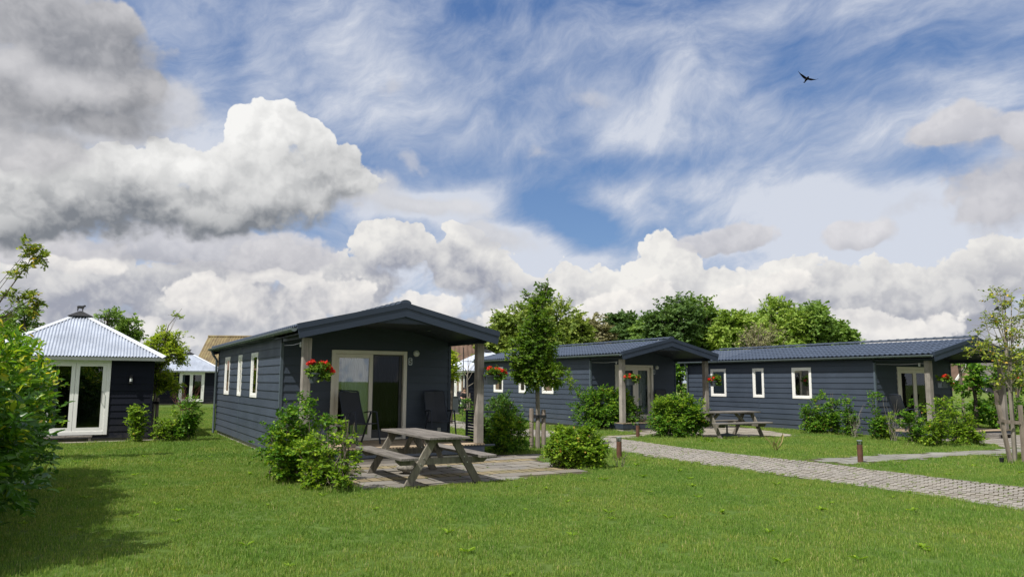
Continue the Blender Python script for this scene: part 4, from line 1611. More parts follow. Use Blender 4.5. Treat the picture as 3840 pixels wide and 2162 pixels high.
def build_hut(loc, rz, label, door_side='front', detail=True, number=None):
    """origin: front right wall corner on the ground; the hut extends to -x and +y"""
    W, O_ = 4.0, 0.30
    ZEV, ZAP = 2.29, 3.62
    hut = empty('black_hut', (loc[0], loc[1], 0), rz, label, 'hut', 'black huts with pointed corrugated roofs')
    x0, x1, y0, y1 = -W, 0.0, 0.0, W
    cx, cy = -W / 2, W / 2
    b = MB()
    b.box(x0 + 0.04, x1 - 0.04, y0 + 0.04, y1 - 0.04, -0.05, 0.10)
    b.build('plinth', M_CONC, hut)
    DO = (x1 - 2.68, x1 - 1.06, 0.16, 2.215)
    rows = np.arange(0.06, 2.28, 0.185 if detail else 0.185)
    sides = {'front': (lambda a, o, z: (a, -o, z), x0, x1), 'back': (lambda a, o, z: (a, W + o, z), x0, x1),
             'left': (lambda a, o, z: (x0 - o, a, z), y0, y1), 'right': (lambda a, o, z: (x1 + o, a, z), y0, y1)}
    if door_side == 'left': DO = (y0 + 0.55, y0 + 2.15, 0.16, 2.215)
    for nm, (face, a0, a1) in sides.items():
        wl = link(nm + '_wall', None, hut)
        op = [DO] if nm == door_side else []
        for z in rows:
            z1 = min(z + 0.185, 2.27)
            planks(wl, M_BLACKW, a0 + 0.02, a1 - 0.02, z, z1, op, face, t0=0.026, t1=0.010, zref=(z, z + 0.185))
    for ex, ey in ((x0, y0), (x1, y0), (x0, y1), (x1, y1)):
        b = MB()
        b.box(ex - 0.03, ex + 0.03, ey - 0.03, ey + 0.03, 0.06, 2.28)
        b.build('corner_post', M_BLACKW, hut)
    face = sides[door_side][0]
    d = MB()
    ring(d, face, DO[0], DO[1], DO[2], DO[3], 0.10, -0.06, 0.045)
    fr = d.build('door', M_WHITE2, hut, bevel=0.006 if detail else 0)
    mid = (DO[0] + DO[1]) / 2 - 0.04
    for a, q in ((DO[0] + 0.102, mid - 0.004), (mid + 0.004, DO[1] - 0.102)):
        b = MB()
        ring(b, face, a, q, DO[2] + 0.102, DO[3] - 0.102, 0.095, -0.05, 0.03)
        b.build('door_leaf', M_WHITE2, fr)
        b = MB()
        fbox(b, face, a + 0.09, q - 0.09, -0.012, -0.008, DO[2] + 0.19, DO[3] - 0.19)
        b.build('pane', M_GLASS, fr)
    b = MB()
    b.tube([face(DO[1] - 0.18, 0.03, 1.35), face(DO[1] - 0.18, 0.075, 1.35), face(DO[1] - 0.18, 0.075, 1.02), face(DO[1] - 0.18, 0.03, 1.02)], 0.012, 6)
    b.build('handle', M_STEEL, fr)
    curtain('curtain', fr, face, DO[0] + 0.16, DO[0] + 0.36, DO[2] + 0.16, DO[3] - 0.1, -0.25, M_CURT, 2, 0.03, 7)
    # room behind the door
    b = MB()
    b.box(x0 + 0.05, x1 - 0.05, y0 + 0.05, y1 - 0.05, 0.10, 0.14)
    b.box(x0 + 0.05, x1 - 0.05, y0 + 2.3, y0 + 2.35, 0.14, 2.2)
    b.build('room', M_INDARK, hut)
    # roof
    rf = link('roof', None, hut)
    e = [(x0 - O_, y0 - O_), (x1 + O_, y0 - O_), (x1 + O_, y1 + O_), (x0 - O_, y1 + O_)]
    A = (cx, cy, ZAP)
    for i in range(4):
        p, q = e[i], e[(i + 1) % 4]
        V, F = corr_face((p[0], p[1], ZEV), (q[0], q[1], ZEV), A, 58, 0.016)
        link('roof_sheet', np_mesh('roof_sheet', V, F, 4, M_ZINC, smooth=True), rf)
        # hip cap
        P0, P1 = np.array((p[0], p[1], ZEV + 0.012)), np.array((cx, cy, ZAP + 0.012))
        dd = (P1 - P0) / np.linalg.norm(P1 - P0)
        prevd, nextd = np.array([q[0] - p[0], q[1] - p[1], 0.0]), np.array([e[i - 1][0] - p[0], e[i - 1][1] - p[1], 0.0])
        prevd, nextd = prevd / np.linalg.norm(prevd), nextd / np.linalg.norm(nextd)
        wv = 0.135
        # points lying in the two roof planes beside the hip
        def side(v):
            s = v - dd * v.dot(dd)
            return s / np.linalg.norm(s)
        a_, b_ = side(prevd) * wv, side(nextd) * wv
        up = np.array([0, 0, 0.022])
        V = [P0 + a_ + up * 0.3, P0 + up, P0 + b_ + up * 0.3, P1 + a_ * 0.6 + up * 0.3, P1 + up, P1 + b_ * 0.6 + up * 0.3]
        me = bpy.data.meshes.new('hip_cap')
        me.from_pydata([tuple(v) for v in V], [], [(0, 1, 4, 3), (1, 2, 5, 4)])
        me.materials.append(M_ZINCW)
        link('hip_cap', me, rf)
    # fascia and soffit
    b = MB()
    for i in range(4):
        p, q = np.array(e[i]), np.array(e[(i + 1) % 4])
    b.box(x0 - O_ + 0.03, x1 + O_ - 0.03, y0 - O_ + 0.03, y1 + O_ - 0.03, ZEV - 0.105, ZEV - 0.015)
    b.build('fascia', mat_fascia(), rf)
    b = MB()
    b.lathe([(0.44, 0.0), (0.45, 0.02), (0.05, 0.18), (0.0, 0.185)], 4)
    cp = b.build('roof_cap', M_BLACK, hut)
    cp.location = (cx, cy, ZAP - 0.12)
    cp.rotation_euler = (0, 0, R(45))
    sheep = sheep_mesh()
    s = link('sheep_figure', sheep, cp, (0, 0, 0.18), R(-65))
    s.scale = (0.62, 1, 0.62)
    return hut


def mat_fascia():
    if 'hut_fascia' not in MAT: mat_plain('hut_fascia', (0.45, 0.46, 0.44), 0.5)
    return MAT['hut_fascia']


_sheep = []


def sheep_mesh():
    """flat cut-out sheep silhouette in sheet metal, standing, looking right"""
    if _sheep: return _sheep[0]
    out = [(-0.17, 0.10), (-0.165, 0.0), (-0.135, 0.0), (-0.13, 0.09), (-0.11, 0.135), (0.02, 0.12), (0.055, 0.095), (0.06, 0.0), (0.09, 0.0), (0.095, 0.10), (0.115, 0.15), (0.145, 0.20),
           (0.175, 0.215), (0.205, 0.215), (0.21, 0.24), (0.19, 0.275), (0.165, 0.30), (0.13, 0.285), (0.08, 0.262), (0.02, 0.258), (-0.06, 0.262), (-0.14, 0.258), (-0.18, 0.235), (-0.185, 0.20), (-0.175, 0.17)]
    bm = bmesh.new()
    vs_ = [bm.verts.new((x, -0.012, z)) for x, z in out]
    f = bm.faces.new(vs_)
    r = bmesh.ops.extrude_face_region(bm, geom=[f])
    for v in r['geom']:
        if isinstance(v, bmesh.types.BMVert): v.co.y += 0.024
    bmesh.ops.recalc_face_normals(bm, faces=bm.faces)
    bmesh.ops.triangulate(bm, faces=[f for f in bm.faces if len(f.verts) > 4])
    me = bpy.data.meshes.new('sheep_figure')
    bm.to_mesh(me)
    bm.free()
    me.materials.append(M_BLACK)
    _sheep.append(me)
    return me


hutA = build_hut((-10.19, 21.5), 0.47, 'black hut with pointed zinc roof behind the laurel hedge')
# lamp and step of the near hut
b = MB()
b.lathe([(0.055, 0.0), (0.055, 0.03), (0.05, 0.05), (0.05, 0.16), (0.06, 0.17), (0.03, 0.20)], 10, (-0.55, -0.10, 1.56))
b.box(-0.59, -0.51, -0.06, -0.02, 1.54, 1.78)
lm = b.build('wall_lamp', M_BLACK, hutA)
b = MB()
b.lathe([(0.035, 0.0), (0.035, 0.08)], 8, (-0.55, -0.135, 1.61))
b.build('lamp_glass', M_LAMPW, lm)
_hutx = lambda a, bb, z=0.0: (-10.19 + a * math.cos(0.47) - bb * math.sin(0.47), 21.5 + a * math.sin(0.47) + bb * math.cos(0.47), z)
st = empty('step_bench', _hutx(-1.95, -0.30), 0.47, 'low grey wooden step in front of the near hut door', 'step')
b = MB()
b.box(-0.55, 0.55, -0.14, 0.14, 0.12, 0.155)
b.build('seat', M_TABLE, st)
for sx in (-0.5, 0.5):
    b = MB()
    b.box(sx - 0.03, sx + 0.03, -0.13, 0.13, 0.0, 0.12)
    b.build('leg', M_TABLE, st)

hutB = build_hut((-20.6, 53.6), 0.47, 'distant black hut between the near hut and cabin 5')
# the third hut stands beyond the near cabin's porch; its door is in the sunlit left wall
_cc = (-2.73, 44.0)
hutC = build_hut((_cc[0] + 4.0, _cc[1] + 2.6), 0.45, 'black hut seen under the porch roof of the nearest cabin', door_side='left')
hutC.location = (1.04, 46.55, 0)
b = MB()
b.box(-3.55, -3.30, -0.04, -0.026, 1.28, 1.42)
b.build('wall_sign', M_WHITE2, hutC)


# ------------------------------------------------------------------ farm buildings in the distance
def mat_roof_rust():
    mt, n, out = new_mat('lichen_roof')
    p = n.node('ShaderNodeTexCoord').outputs['Object']
    a = n.noise(p, 0.9, 6.0, 0.65)
    s = n.noise(n.v('MULTIPLY', p, (6.0, 0.5, 0.5)), 1.5, 4.0, 0.6)
    c = n.ramp(a, [(0.3, (0.12, 0.10, 0.065)), (0.5, (0.21, 0.165, 0.09)), (0.68, (0.28, 0.24, 0.12))])
    c = n.mix(n.mapr(s, 0.45, 0.7, 0.0, 0.6), c, (0.09, 0.07, 0.05, 1))
    principled(n, out, c, 0.9, 0, 0.2)
    return mt


M_RROOF = mat_roof_rust()
M_BRICKW = mat_plain('far_brick_wall', (0.24, 0.17, 0.12), 0.9, 0, 0.2, 0.2, 1.5)
M_PINK = mat_plain('pink_wall', (0.50, 0.34, 0.26), 0.85, 0, 0.2, 0.1, 1.5)
M_THATCH = mat_plain('thatch', (0.125, 0.12, 0.11), 0.95, 0, 0.1, 0.25, 2.0)
M_TILEB = mat_plain('brown_tiles', (0.115, 0.075, 0.055), 0.8, 0, 0.2, 0.3, 1.2)


def corr_slope(P0, P1, Q0, Q1, n_w, amp, per=4):
    """wavy roof slope between eave P0-P1 and ridge Q0-Q1"""
    P0, P1, Q0, Q1 = (np.array(p, float) for p in (P0, P1, Q0, Q1))
    nrm = np.cross(P1 - P0, Q0 - P0)
    nrm /= np.linalg.norm(nrm)
    if nrm[2] < 0: nrm = -nrm
    V, F = [], []
    n_ = n_w * per
    for i in range(n_ + 1):
        t = i / n_
        o = nrm * amp * math.sin(2 * math.pi * i / per)
        V += [P0 + (P1 - P0) * t + o, Q0 + (Q1 - Q0) * t + o]
    for i in range(n_):
        F.append((2 * i, 2 * i + 2, 2 * i + 3, 2 * i + 1))
    return np.array(V), np.array(F)


def gable_house(name, loc, rz, L, W, ze, zr, wall, roof, label, waves=30, amp=0.04, over=0.3, chimney=None, windows=(), barge=None, hip=0.0):
    """ridge along local x; the origin is the middle of the front long wall"""
    h = empty(name, (loc[0], loc[1], 0), rz, label, 'farmhouse' if name == 'farmhouse' else 'barn')
    x0, x1 = -L / 2, L / 2
    b = MB()
    b.add([(x0, 0, 0), (x1, 0, 0), (x1, W, 0), (x0, W, 0), (x0, 0, ze), (x1, 0, ze), (x1, W, ze), (x0, W, ze), (x0, W / 2, zr - 0.05), (x1, W / 2, zr - 0.05)],
          [(0, 1, 5, 4), (2, 3, 7, 6), (1, 2, 6, 9, 5), (3, 0, 4, 8, 7)])
    b.build('wall', wall, h)
    rf = link('roof', None, h)
    dz = over * (zr - ze) / (W / 2)
    for s in (0, 1):
        yo = -over if s == 0 else W + over
        V, F = corr_slope((x0 - over, yo, ze - dz), (x1 + over, yo, ze - dz), (x0 - over + hip, W / 2, zr), (x1 + over - hip, W / 2, zr), waves, amp)
        link('roof_slope', np_mesh('roof_slope', V, F, 4, roof, smooth=True), rf)
    b = MB()
    b.tube([(x0 - over, W / 2, zr), (x1 + over, W / 2, zr)], 0.12, 8)
    b.build('ridge_cap', roof, rf)
    if barge:
        for xe in (x0 - over, x1 + over):
            b = MB()
            for s in (0, 1):
                yo = -over if s == 0 else W + over
                b.bar((xe, yo, ze - dz), (xe, W / 2, zr + 0.02), 0.10, 0.28)
            b.build('bargeboard', barge, rf)
    if chimney:
        b = MB()
        cx_, cw = chimney
        b.box(cx_ - cw, cx_ + cw, W / 2 - cw, W / 2 + cw, zr - 0.4, zr + 0.9)
        b.box(cx_ - cw * 1.2, cx_ + cw * 1.2, W / 2 - cw * 1.2, W / 2 + cw * 1.2, zr + 0.78, zr + 0.86)
        b.build('chimney', M_TILEB, rf)
    for (a, q, za, zb, side) in windows:
        b = MB()
        if side == 'front':
            f = lambda p, o, z: (p, -o, z)
        elif side == 'l':
            f = lambda p, o, z: (x0 - o, p, z)
        else:
            f = lambda p, o, z: (x1 + o, p, z)
        ring(b, f, a, q, za, zb, 0.09, 0.0, 0.05)
        w = b.build('window', M_WHITE2, h)
        b = MB()
        fbox(b, f, a + 0.08, q - 0.08, 0.01, 0.02, za + 0.08, zb - 0.08)
        b.build('pane', M_DARKF, w)
    return h


# tan corrugated roof right behind the far hut
x_, y_, z_ = AT(760, 1262, 70)
gable_house('barn', (x_ + 10.4, 66.4), 0.05, 18.5, 7.4, 2.55, 5.66, M_BRICKW, M_RROOF, 'old barn with a mossy tan corrugated roof behind cabin 5', waves=80, amp=0.045, windows=((-3, -2, 1.0, 1.9, 'front'),))
# brown house far left
gable_house('farmhouse', (-31.5, 52.0), 0.35, 9.0, 7.0, 2.6, 4.5, M_BRICKW, M_TILEB, 'low brown roofed house peeping over the laurel hedge beside the hut', waves=26, amp=0.05, chimney=(2.6, 0.3))
# brown roof behind the porch gap
gable_house('farmhouse', (-4.0, 62.0), 0.12, 14.0, 7.0, 2.7, 4.85, M_BRICKW, M_TILEB, 'brown tiled roof of a house behind the hut seen through the porch', waves=40, amp=0.05, barge=M_WHITE2)
# pink farm far right with thatch behind
x_, y_, z_ = AT(3572, 1400, 98)
fm = gable_house('farmhouse', (x_ + 0.2, 98), math.pi / 2 + 0.25, 5.0, 3.9, 1.9, 4.05, M_PINK, M_TILEB, 'pink gabled farmhouse with white bargeboards far away beside cabin 10', waves=16, amp=0.04, over=0.15, barge=M_WHITE2)
fm.location.x += 1.1
gable_house('farmhouse', (x_ + 10.0, 104), 0.15, 15.0, 9.0, 1.8, 5.6, M_PINK, M_THATCH, 'large grey thatched barn roof behind the pink gable', waves=8, amp=0.03, barge=M_WHITE2, hip=2.0)
b = MB()
b.box(-14, 14, -0.05, 0.05, 0.3, 1.35)
w_ = b.build('garden_wall', M_BRICKW, label='low brown wall in front of the thatched farm', cat='wall')
w_.location = AT(3700, 1480, 92)[:2] + (0,)
w_.rotation_euler = (0, 0, 0.1)

# ------------------------------------------------------------------ picnic tables
def picnic_table(loc, rz, label, ks=1.0):
    t = empty('picnic_table', (loc[0], loc[1], 0.02), rz, label, 'picnic table', 'grey weathered picnic tables')
    rs = random.Random(int(loc[0] * 10))
    Lh, bl, lp = 1.227 * ks, 1.242 * ks, 0.972 * ks
    for i in range(5):
        u0 = -0.353 + i * 0.1412
        b = MB()
        j = rs.uniform(-0.008, 0.008)
        b.box(u0 + 0.004, u0 + 0.137, -Lh + j, Lh + rs.uniform(-0.008, 0.008), 0.716 + rs.uniform(-.003, .003), 0.758 + rs.uniform(-.002, .002))
        b.build('table_plank', M_TABLE, t, bevel=0.006)
    for s in (-1, 1):
        for i in range(2):
            u0 = s * (0.53 + i * 0.149)
            u1 = u0 + s * 0.142
            b = MB()
            b.box(min(u0, u1), max(u0, u1), -bl + rs.uniform(-.008, .008), bl, 0.412, 0.454)
            b.build('bench_plank', M_TABLE, t, bevel=0.006)
    for v in (-1, 1):
        vp = v * lp
        for s in (-1, 1):
            b = MB()
            b.bar((s * 0.615, vp, -0.03), (s * 0.165, vp, 0.715), 0.045, 0.125, up=(0, 1, 0))
            # bar() takes w across the view of 'up'; here the broad face looks along v
            b = MB()
            d = Vector((s * (0.165 - 0.615), 0, 0.745)).normalized()
            n_ = Vector((d.z, 0, -d.x)) * 0.062
            p0, p1 = Vector((s * 0.605, vp, 0.0)), Vector((s * 0.175, vp, 0.712))
            e0, e1 = Vector((1, 0, 0)) * 0.072, Vector((1, 0, 0)) * 0.072
            y_ = Vector((0, 0.0225, 0))
            b.hexa([p0 - e0 - y_, p0 + e0 - y_, p0 + e0 + y_, p0 - e0 + y_, p1 - e1 - y_, p1 + e1 - y_, p1 + e1 + y_, p1 - e1 + y_])
            lg = b.build('leg', M_TABLEL, t, bevel=0.004)
            b = MB()
            for zz in (0.33, 0.42):
                uu = s * (0.605 - (0.43) * zz / 0.712)
                b.tube([(uu, vp - v * 0 - 0.032, zz), (uu, vp + 0.032, zz)], 0.011, 8)
            b.build('bolt', M_STEEL, lg)
        vb = vp - v * 0.047
        b = MB()
        V = [(-0.80, vb - 0.0225, 0.375), (-0.72, vb - 0.0225, 0.312), (0.72, vb - 0.0225, 0.312), (0.80, vb - 0.0225, 0.375), (0.80, vb - 0.0225, 0.410), (-0.80, vb - 0.0225, 0.410)]
        V += [(x, vb + 0.0225, z) for x, _, z in V]
        b.add(V, [(0, 1, 2, 3, 4, 5), (11, 10, 9, 8, 7, 6)] + [(i, i + 6, (i + 1) % 6 + 6, (i + 1) % 6) for i in range(6)])
        b.build('cross_beam', M_TABLEL, t)
        b = MB()
        b.box(-0.31, 0.31, vb - 0.0225, vb + 0.0225, 0.655, 0.715)
        b.build('top_batten', M_TABLEL, t)
        b = MB()
        b.bar((0.0, vb - v * 0.03, 0.36), (0.0, vb - v * 0.46, 0.712), 0.045, 0.09)
        b.build('brace', M_TABLEL, t)
    b = MB()
    b.box(-0.30, 0.30, -0.03, 0.03, 0.690, 0.715)
    b.build('top_batten', M_TABLEL, t)
    return t


picnic_table((-1.54, 13.246), 0.483, 'big weathered grey picnic table on the slabs in front of cabin 5')
picnic_table((6.65, 23.47), 0.47 - math.pi / 2, 'picnic table behind the lawn, side on, in front of the white window frames', 0.86)

# lumpy stone under the near table
def lumpy(name, loc, rad, mat, seed, squash=(1, 1, 1), amp=0.25, parent=None, sub=3):
    bm = bmesh.new()
    bmesh.ops.create_icosphere(bm, subdivisions=sub, radius=1.0)
    rs = np.random.RandomState(seed)
    K = rs.randn(7, 3) * 2.2
    ph = rs.rand(7) * 6
    for v in bm.verts:
        c = np.array(v.co)
        f = 1 + amp * sum(math.sin(K[i].dot(c) + ph[i]) / (1.5 + i * 0.6) for i in range(7)) * 0.4
        v.co = Vector(c * f * rad * np.array(squash))
    me = bpy.data.meshes.new(name)
    bm.to_mesh(me)
    bm.free()
    me.materials.append(mat)
    me.polygons.foreach_set('use_smooth', [True] * len(me.polygons))
    return link(name, me, parent, loc)


def mk_stone():
    mt, n, out = new_mat('lump_stone')
    p = n.node('ShaderNodeTexCoord').outputs['Object']
    a = n.noise(p, 14.0, 7.0, 0.7)
    c = n.ramp(a, [(0.3, (0.10, 0.095, 0.085)), (0.5, (0.23, 0.215, 0.185)), (0.7, (0.36, 0.33, 0.28))])
    principled(n, out, c, 0.95, 0, 0.2, bump(n, a, 0.8, 0.03))
    return mt


M_STONE = mk_stone()
sx, sy = G(1530, 1777)
stn = empty('parasol_weight', (sx, sy, 0.02), 0.3, 'lumpy grey stone weight lying on the slabs under the near picnic table', 'stone')
lumpy('stone_body', (0, 0.0, 0.105), 0.18, M_STONE, 5, (1.0, 0.85, 0.62), 0.5, stn)
lumpy('white_edge', (0.10, -0.10, 0.035), 0.10, M_LAMPW, 8, (1.0, 0.55, 0.32), 0.3, stn)

# parasol foot under the other table
pf = empty('parasol_stand', (*G(2727, 1636), 0.02), 0, 'dark parasol foot with a short tube under the far picnic table', 'parasol stand')
b = MB()
b.lathe([(0.30, 0.0), (0.30, 0.035), (0.22, 0.06), (0.07, 0.085), (0.035, 0.10)], 20)
b.build('base', M_GREYP if False else mat_plain('dark_green_plastic', (0.035, 0.05, 0.045), 0.6), pf, smooth=True)
b = MB()
b.lathe([(0.028, 0.09), (0.028, 0.36), (0.040, 0.36), (0.040, 0.42)], 10)
b.build('tube', MAT['dark_green_plastic'], pf)


# ------------------------------------------------------------------ garden chairs
def chair(loc, rz, label, recline=0.30, open_side=False):
    """high backed folding garden chair; faces local -y"""
    c = empty('garden_chair', loc, rz, label, 'chair', 'dark folding chairs on the porches')
    hw = 0.27
    zb = 1.08
    y0, y1 = 0.16, 0.16 + recline
    # fabric
    b = MB()
    n_ = 8
    V, Fc = [], []
    for i in range(n_ + 1):
        t = i / n_
        yy = y0 + (y1 - y0) * t + 0.03 * math.sin(math.pi * t)
        zz = 0.42 + (zb - 0.42) * t
        V += [(-hw + 0.035, yy, zz), (0, yy + 0.025, zz), (hw - 0.035, yy, zz)]
    for i in range(n_):
        for k in range(2):
            a = i * 3 + k
            Fc.append((a, a + 1, a + 4, a + 3))
    b.add(V, Fc)
    o = b.build('backrest', M_CHAIRF, c)
    md = o.modifiers.new('thick', 'SOLIDIFY')
    md.thickness = 0.008
    b = MB()
    V, Fc = [], []
    for i in range(6):
        t = i / 5
        yy = -0.26 + (0.16 + 0.26) * t
        V += [(-hw + 0.035, yy, 0.44 - 0.02 * t), (0, yy, 0.415 - 0.02 * t), (hw - 0.035, yy, 0.44 - 0.02 * t)]
    for i in range(5):
        for k in range(2):
            a = i * 3 + k
            Fc.append((a, a + 1, a + 4, a + 3))
    b.add(V, Fc)
    o = b.build('seat', M_CHAIRF, c)
    md = o.modifiers.new('thick', 'SOLIDIFY')
    md.thickness = 0.008
    b = MB()
    for s in (-1, 1):
        pts = [(s * (hw - 0.03), y0 + (y1 - y0) * t + 0.03 * math.sin(math.pi * t) + 0.004, 0.40 + (zb - 0.40) * t) for t in (0, .25, .5, .75, 1.0)]
        b.tube(pts, 0.014, 8)
    b.tube([(-hw + 0.03, y1 + 0.006, zb), (-hw + 0.06, y1 + 0.012, zb + 0.02), (0, y1 + 0.02, zb + 0.032), (hw - 0.06, y1 + 0.012, zb + 0.02), (hw - 0.03, y1 + 0.006, zb)], 0.014, 8)
    b.build('back_frame', M_CHAIR, c, smooth=True)
    for s in (-1, 1):
        b = MB()
        pts = [(s * hw, -0.22, 0.66), (s * hw, -0.10, 0.675), (s * hw, 0.10, 0.665), (s * hw, 0.26, 0.64)]
        for p, q in zip(pts[:-1], pts[1:]): b.bar(p, q, 0.045, 0.022)
        b.build('armrest', M_CHAIR, c, bevel=0.004)
        b = MB()
        b.bar((s * hw, -0.20, 0.655), (s * (hw + 0.015), -0.34, 0.0), 0.022, 0.036, up=(0, 1, 0))
        b.build('leg', M_CHAIR, c)
        b = MB()
        b.bar((s * (hw - 0.005), 0.0, 0.655), (s * (hw + 0.015), 0.36, 0.0), 0.022, 0.036, up=(0, 1, 0))
        b.build('leg', M_CHAIR, c)
    b = MB()
    b.tube([(-hw, -0.24, 0.43), (hw, -0.24, 0.43)], 0.012, 6)
    b.tube([(-hw, 0.16, 0.40), (hw, 0.16, 0.40)], 0.012, 6)
    b.tube([(-hw, 0.27, 0.16), (hw, 0.27, 0.16)], 0.010, 6)
    b.build('stretcher', M_CHAIR, c)
    return c


def on_cabin(c, u, v, z):
    x, y = cabin_xy(c, u, v)
    return (x, y, z + CABPOSE[c][3])


ch = chair(on_cabin(1, 3.43, 1.20, ZD), CABPOSE[1][2] - 0.1, 'dark high-backed chair to the right of the door of cabin 5')
b = MB()
b.box(0.04, 0.12, 0.30, 0.304, 0.17, 0.26)
b.build('care_tag', M_LAMPW, ch)
chair(on_cabin(1, 1.50, 1.00, ZD), CABPOSE[1][2] + 0.28, 'dark high-backed chair in front of the left door pane of cabin 5')
chair(on_cabin(2, 3.02, 1.15, ZD), CABPOSE[2][2], 'dark chair on the middle porch, mostly hidden by the beech hedge')
chair(on_cabin(3, 0.50, 1.15, ZD), CABPOSE[3][2] + 1.35, 'grey chair seen from the side at the left of the right-hand porch', 0.26)
chair(on_cabin(3, 2.62, 1.05, ZD), CABPOSE[3][2] + 0.1, 'dark chair beside the flower pot on the right-hand porch')

# slatted side screen on the near porch
sc = empty('slatted_screen', on_cabin(1, CW, 0.18, ZD - 0.02), CABPOSE[1][2], 'dark slatted screen beside the right post of cabin 5', 'screen')
for i in range(10):
    b = MB()
    b.box(-0.012, 0.006, 0.05, 0.66, 0.03 + i * 0.064, 0.03 + i * 0.064 + 0.046)
    b.build('slat', M_CHAIR, sc)
b = MB()
b.box(-0.016, 0.03, 0.0, 0.05, -0.02, 0.70)
b.box(-0.016, 0.03, 0.66, 0.70, -0.02, 0.70)
b.build('upright', M_CHAIR, sc)
for z in (-0.035, 0.67):
    b = MB()
    b.box(-0.02, 0.04, -0.02, 0.72, z, z + 0.035)
    b.box(0.0, 0.26, -0.22, -0.17, z, z + 0.035)
    b.box(0.0, 0.04, -0.17, -0.02, z, z + 0.035)
    b.build('rail', M_CHAIR, sc)

# pallet used as a step at the right-hand porch
pl = empty('pallet_step', on_cabin(3, 2.55, -0.40, 0.134), CABPOSE[3][2], 'grey wooden pallet used as a step at the right-hand porch deck', 'pallet')
for i in range(5):
    b = MB()
    b.box(-0.36, 0.36, -0.25 + i * 0.102, -0.25 + i * 0.102 + 0.094, 0.118, 0.138)
    b.build('plank', M_TABLE, pl)
for xx in (-0.32, 0, 0.32):
    b = MB()
    b.box(xx - 0.045, xx + 0.045, -0.25, 0.25, 0.0, 0.117)
    b.build('block', M_TABLE, pl)


# ------------------------------------------------------------------ bollard lights
def bollard(px, py, h, label):
    x, y = G(px, py)
    o = empty('bollard_light', (x, y, 0), 0.2, label, 'bollard', 'rusty bollard lights along the path')
    b = MB()
    b.lathe([(0.056, -0.02), (0.056, h * 0.80)], 18)
    b.build('body', M_RUST, o, smooth=True)
    b = MB()
    b.lathe([(0.055, h * 0.80), (0.055, h * 0.96)], 18)
    b.build('light_window', M_CLEAR, o, smooth=True)
    b = MB()
    b.lathe([(0.03, h * 0.80), (0.03, h * 0.86), (0.018, h * 0.92), (0.0, h * 0.93)], 10)
    b.build('bulb', M_STEEL, o)
    b = MB()
    b.lathe([(0.056, h * 0.96), (0.056, h * 0.985), (0.05, h)], 18)
    b.build('cap', M_GREYP, o, smooth=True)


bollard(2322, 1723, 0.485, 'rust-brown bollard light between two bare stems, left edge of the path')
bollard(2392, 1638, 0.44, 'smaller looking rust-brown bollard light in front of the middle porch step')
bollard(3227, 1733, 0.465, 'rust-brown bollard light on the lawn by the pale side path')
o = empty('garden_spotlight', (*G(3757, 1735), 0), 0.4, 'small black spotlight in the grass by the staked tree', 'spotlight')
b = MB()
b.lathe([(0.035, 0.0), (0.045, 0.09), (0.05, 0.11)], 12)
b.build('housing', M_BLACK, o)
b = MB()
b.tube([(0, 0, -0.03), (0, 0, 0.01)], 0.012, 6)
b.build('spike', M_BLACK, o)

# ------------------------------------------------------------------ things near the hut beyond the porch
ux, uy = G(1703, 1554)
o = empty('utility_cabinet', (ux, uy, 0), 0.45, 'dark grey electricity cabinet on the grass seen through the near porch', 'cabinet')
b = MB()
b.box(-0.22, 0.26, -0.02, 0.30, -0.02, 0.10)
b.build('plinth', M_CONC, o)
b = MB()
b.box(-0.24, 0.22, 0.0, 0.30, 0.10, 0.88)
b.build('body', mat_plain('cabinet_grey', (0.075, 0.088, 0.10), 0.5), o)
b = MB()
b.box(-0.255, 0.235, -0.015, 0.315, 0.88, 0.91)
b.build('lid', MAT['cabinet_grey'], o)
b = MB()
b.box(0.221, 0.235, 0.05, 0.16, 0.16, 0.27)
b.build('socket', M_LAMPW, o)
ux2, uy2 = G(1722, 1553)
o = empty('hose_post', (ux2, uy2, 0), 0, 'thin dark post standing beside the electricity cabinet', 'post')
b = MB()
b.box(-0.04, 0.04, -0.04, 0.04, -0.02, 0.85)
b.build('upright', MAT['cabinet_grey'], o)
ux3, uy3 = G(1727, 1552)
o = empty('globe_lamp', (ux3 + 0.02, uy3, 0), 0, 'small white globe lamp on a short post near the cabinet', 'lamp')
b = MB()
b.lathe([(0.015, 0.0), (0.015, 0.45)], 8)
b.build('pole', M_BLACK, o)
b = MB()
b.lathe([(0.02, 0.45), (0.06, 0.48), (0.07, 0.54), (0.05, 0.60), (0.01, 0.62)], 12)
b.build('globe', MAT['opal_lamp'], o, smooth=True)

# tall thin metal climbing frame
px_, py_ = G(1735, 1562)
o = empty('climbing_frame', (px_, py_, 0), 0.45, 'tall thin black plant frame with cross bars seen under the porch roof', 'frame')
b = MB()
b.tube([(0, 0, 0), (0, 0, 3.25)], 0.022, 6)
b.tube([(-0.1, 0, 2.6), (1.5, 0, 2.62)], 0.014, 6)
b.build('pole', M_BLACK, o)
b = MB()
b.tube([(1.5, 0, 0), (1.5, 0, 2.7)], 0.016, 6)
b.build('pole', M_BLACK, o)


# ------------------------------------------------------------------ seated person by the hut
def skin_body(name, verts, edges, rad, mat, parent, sub=2):
    me = bpy.data.meshes.new(name)
    me.from_pydata(verts, edges, [])
    me.materials.append(mat)
    o = link(name, me, parent)
    md = o.modifiers.new('skin', 'SKIN')
    md.use_smooth_shade = True
    for v, r in zip(me.skin_vertices[0].data, rad):
        v.radius = r if isinstance(r, tuple) else (r, r)
    me.skin_vertices[0].data[0].use_root = True
    md2 = o.modifiers.new('sub', 'SUBSURF')
    md2.levels = md2.render_levels = sub
    return o


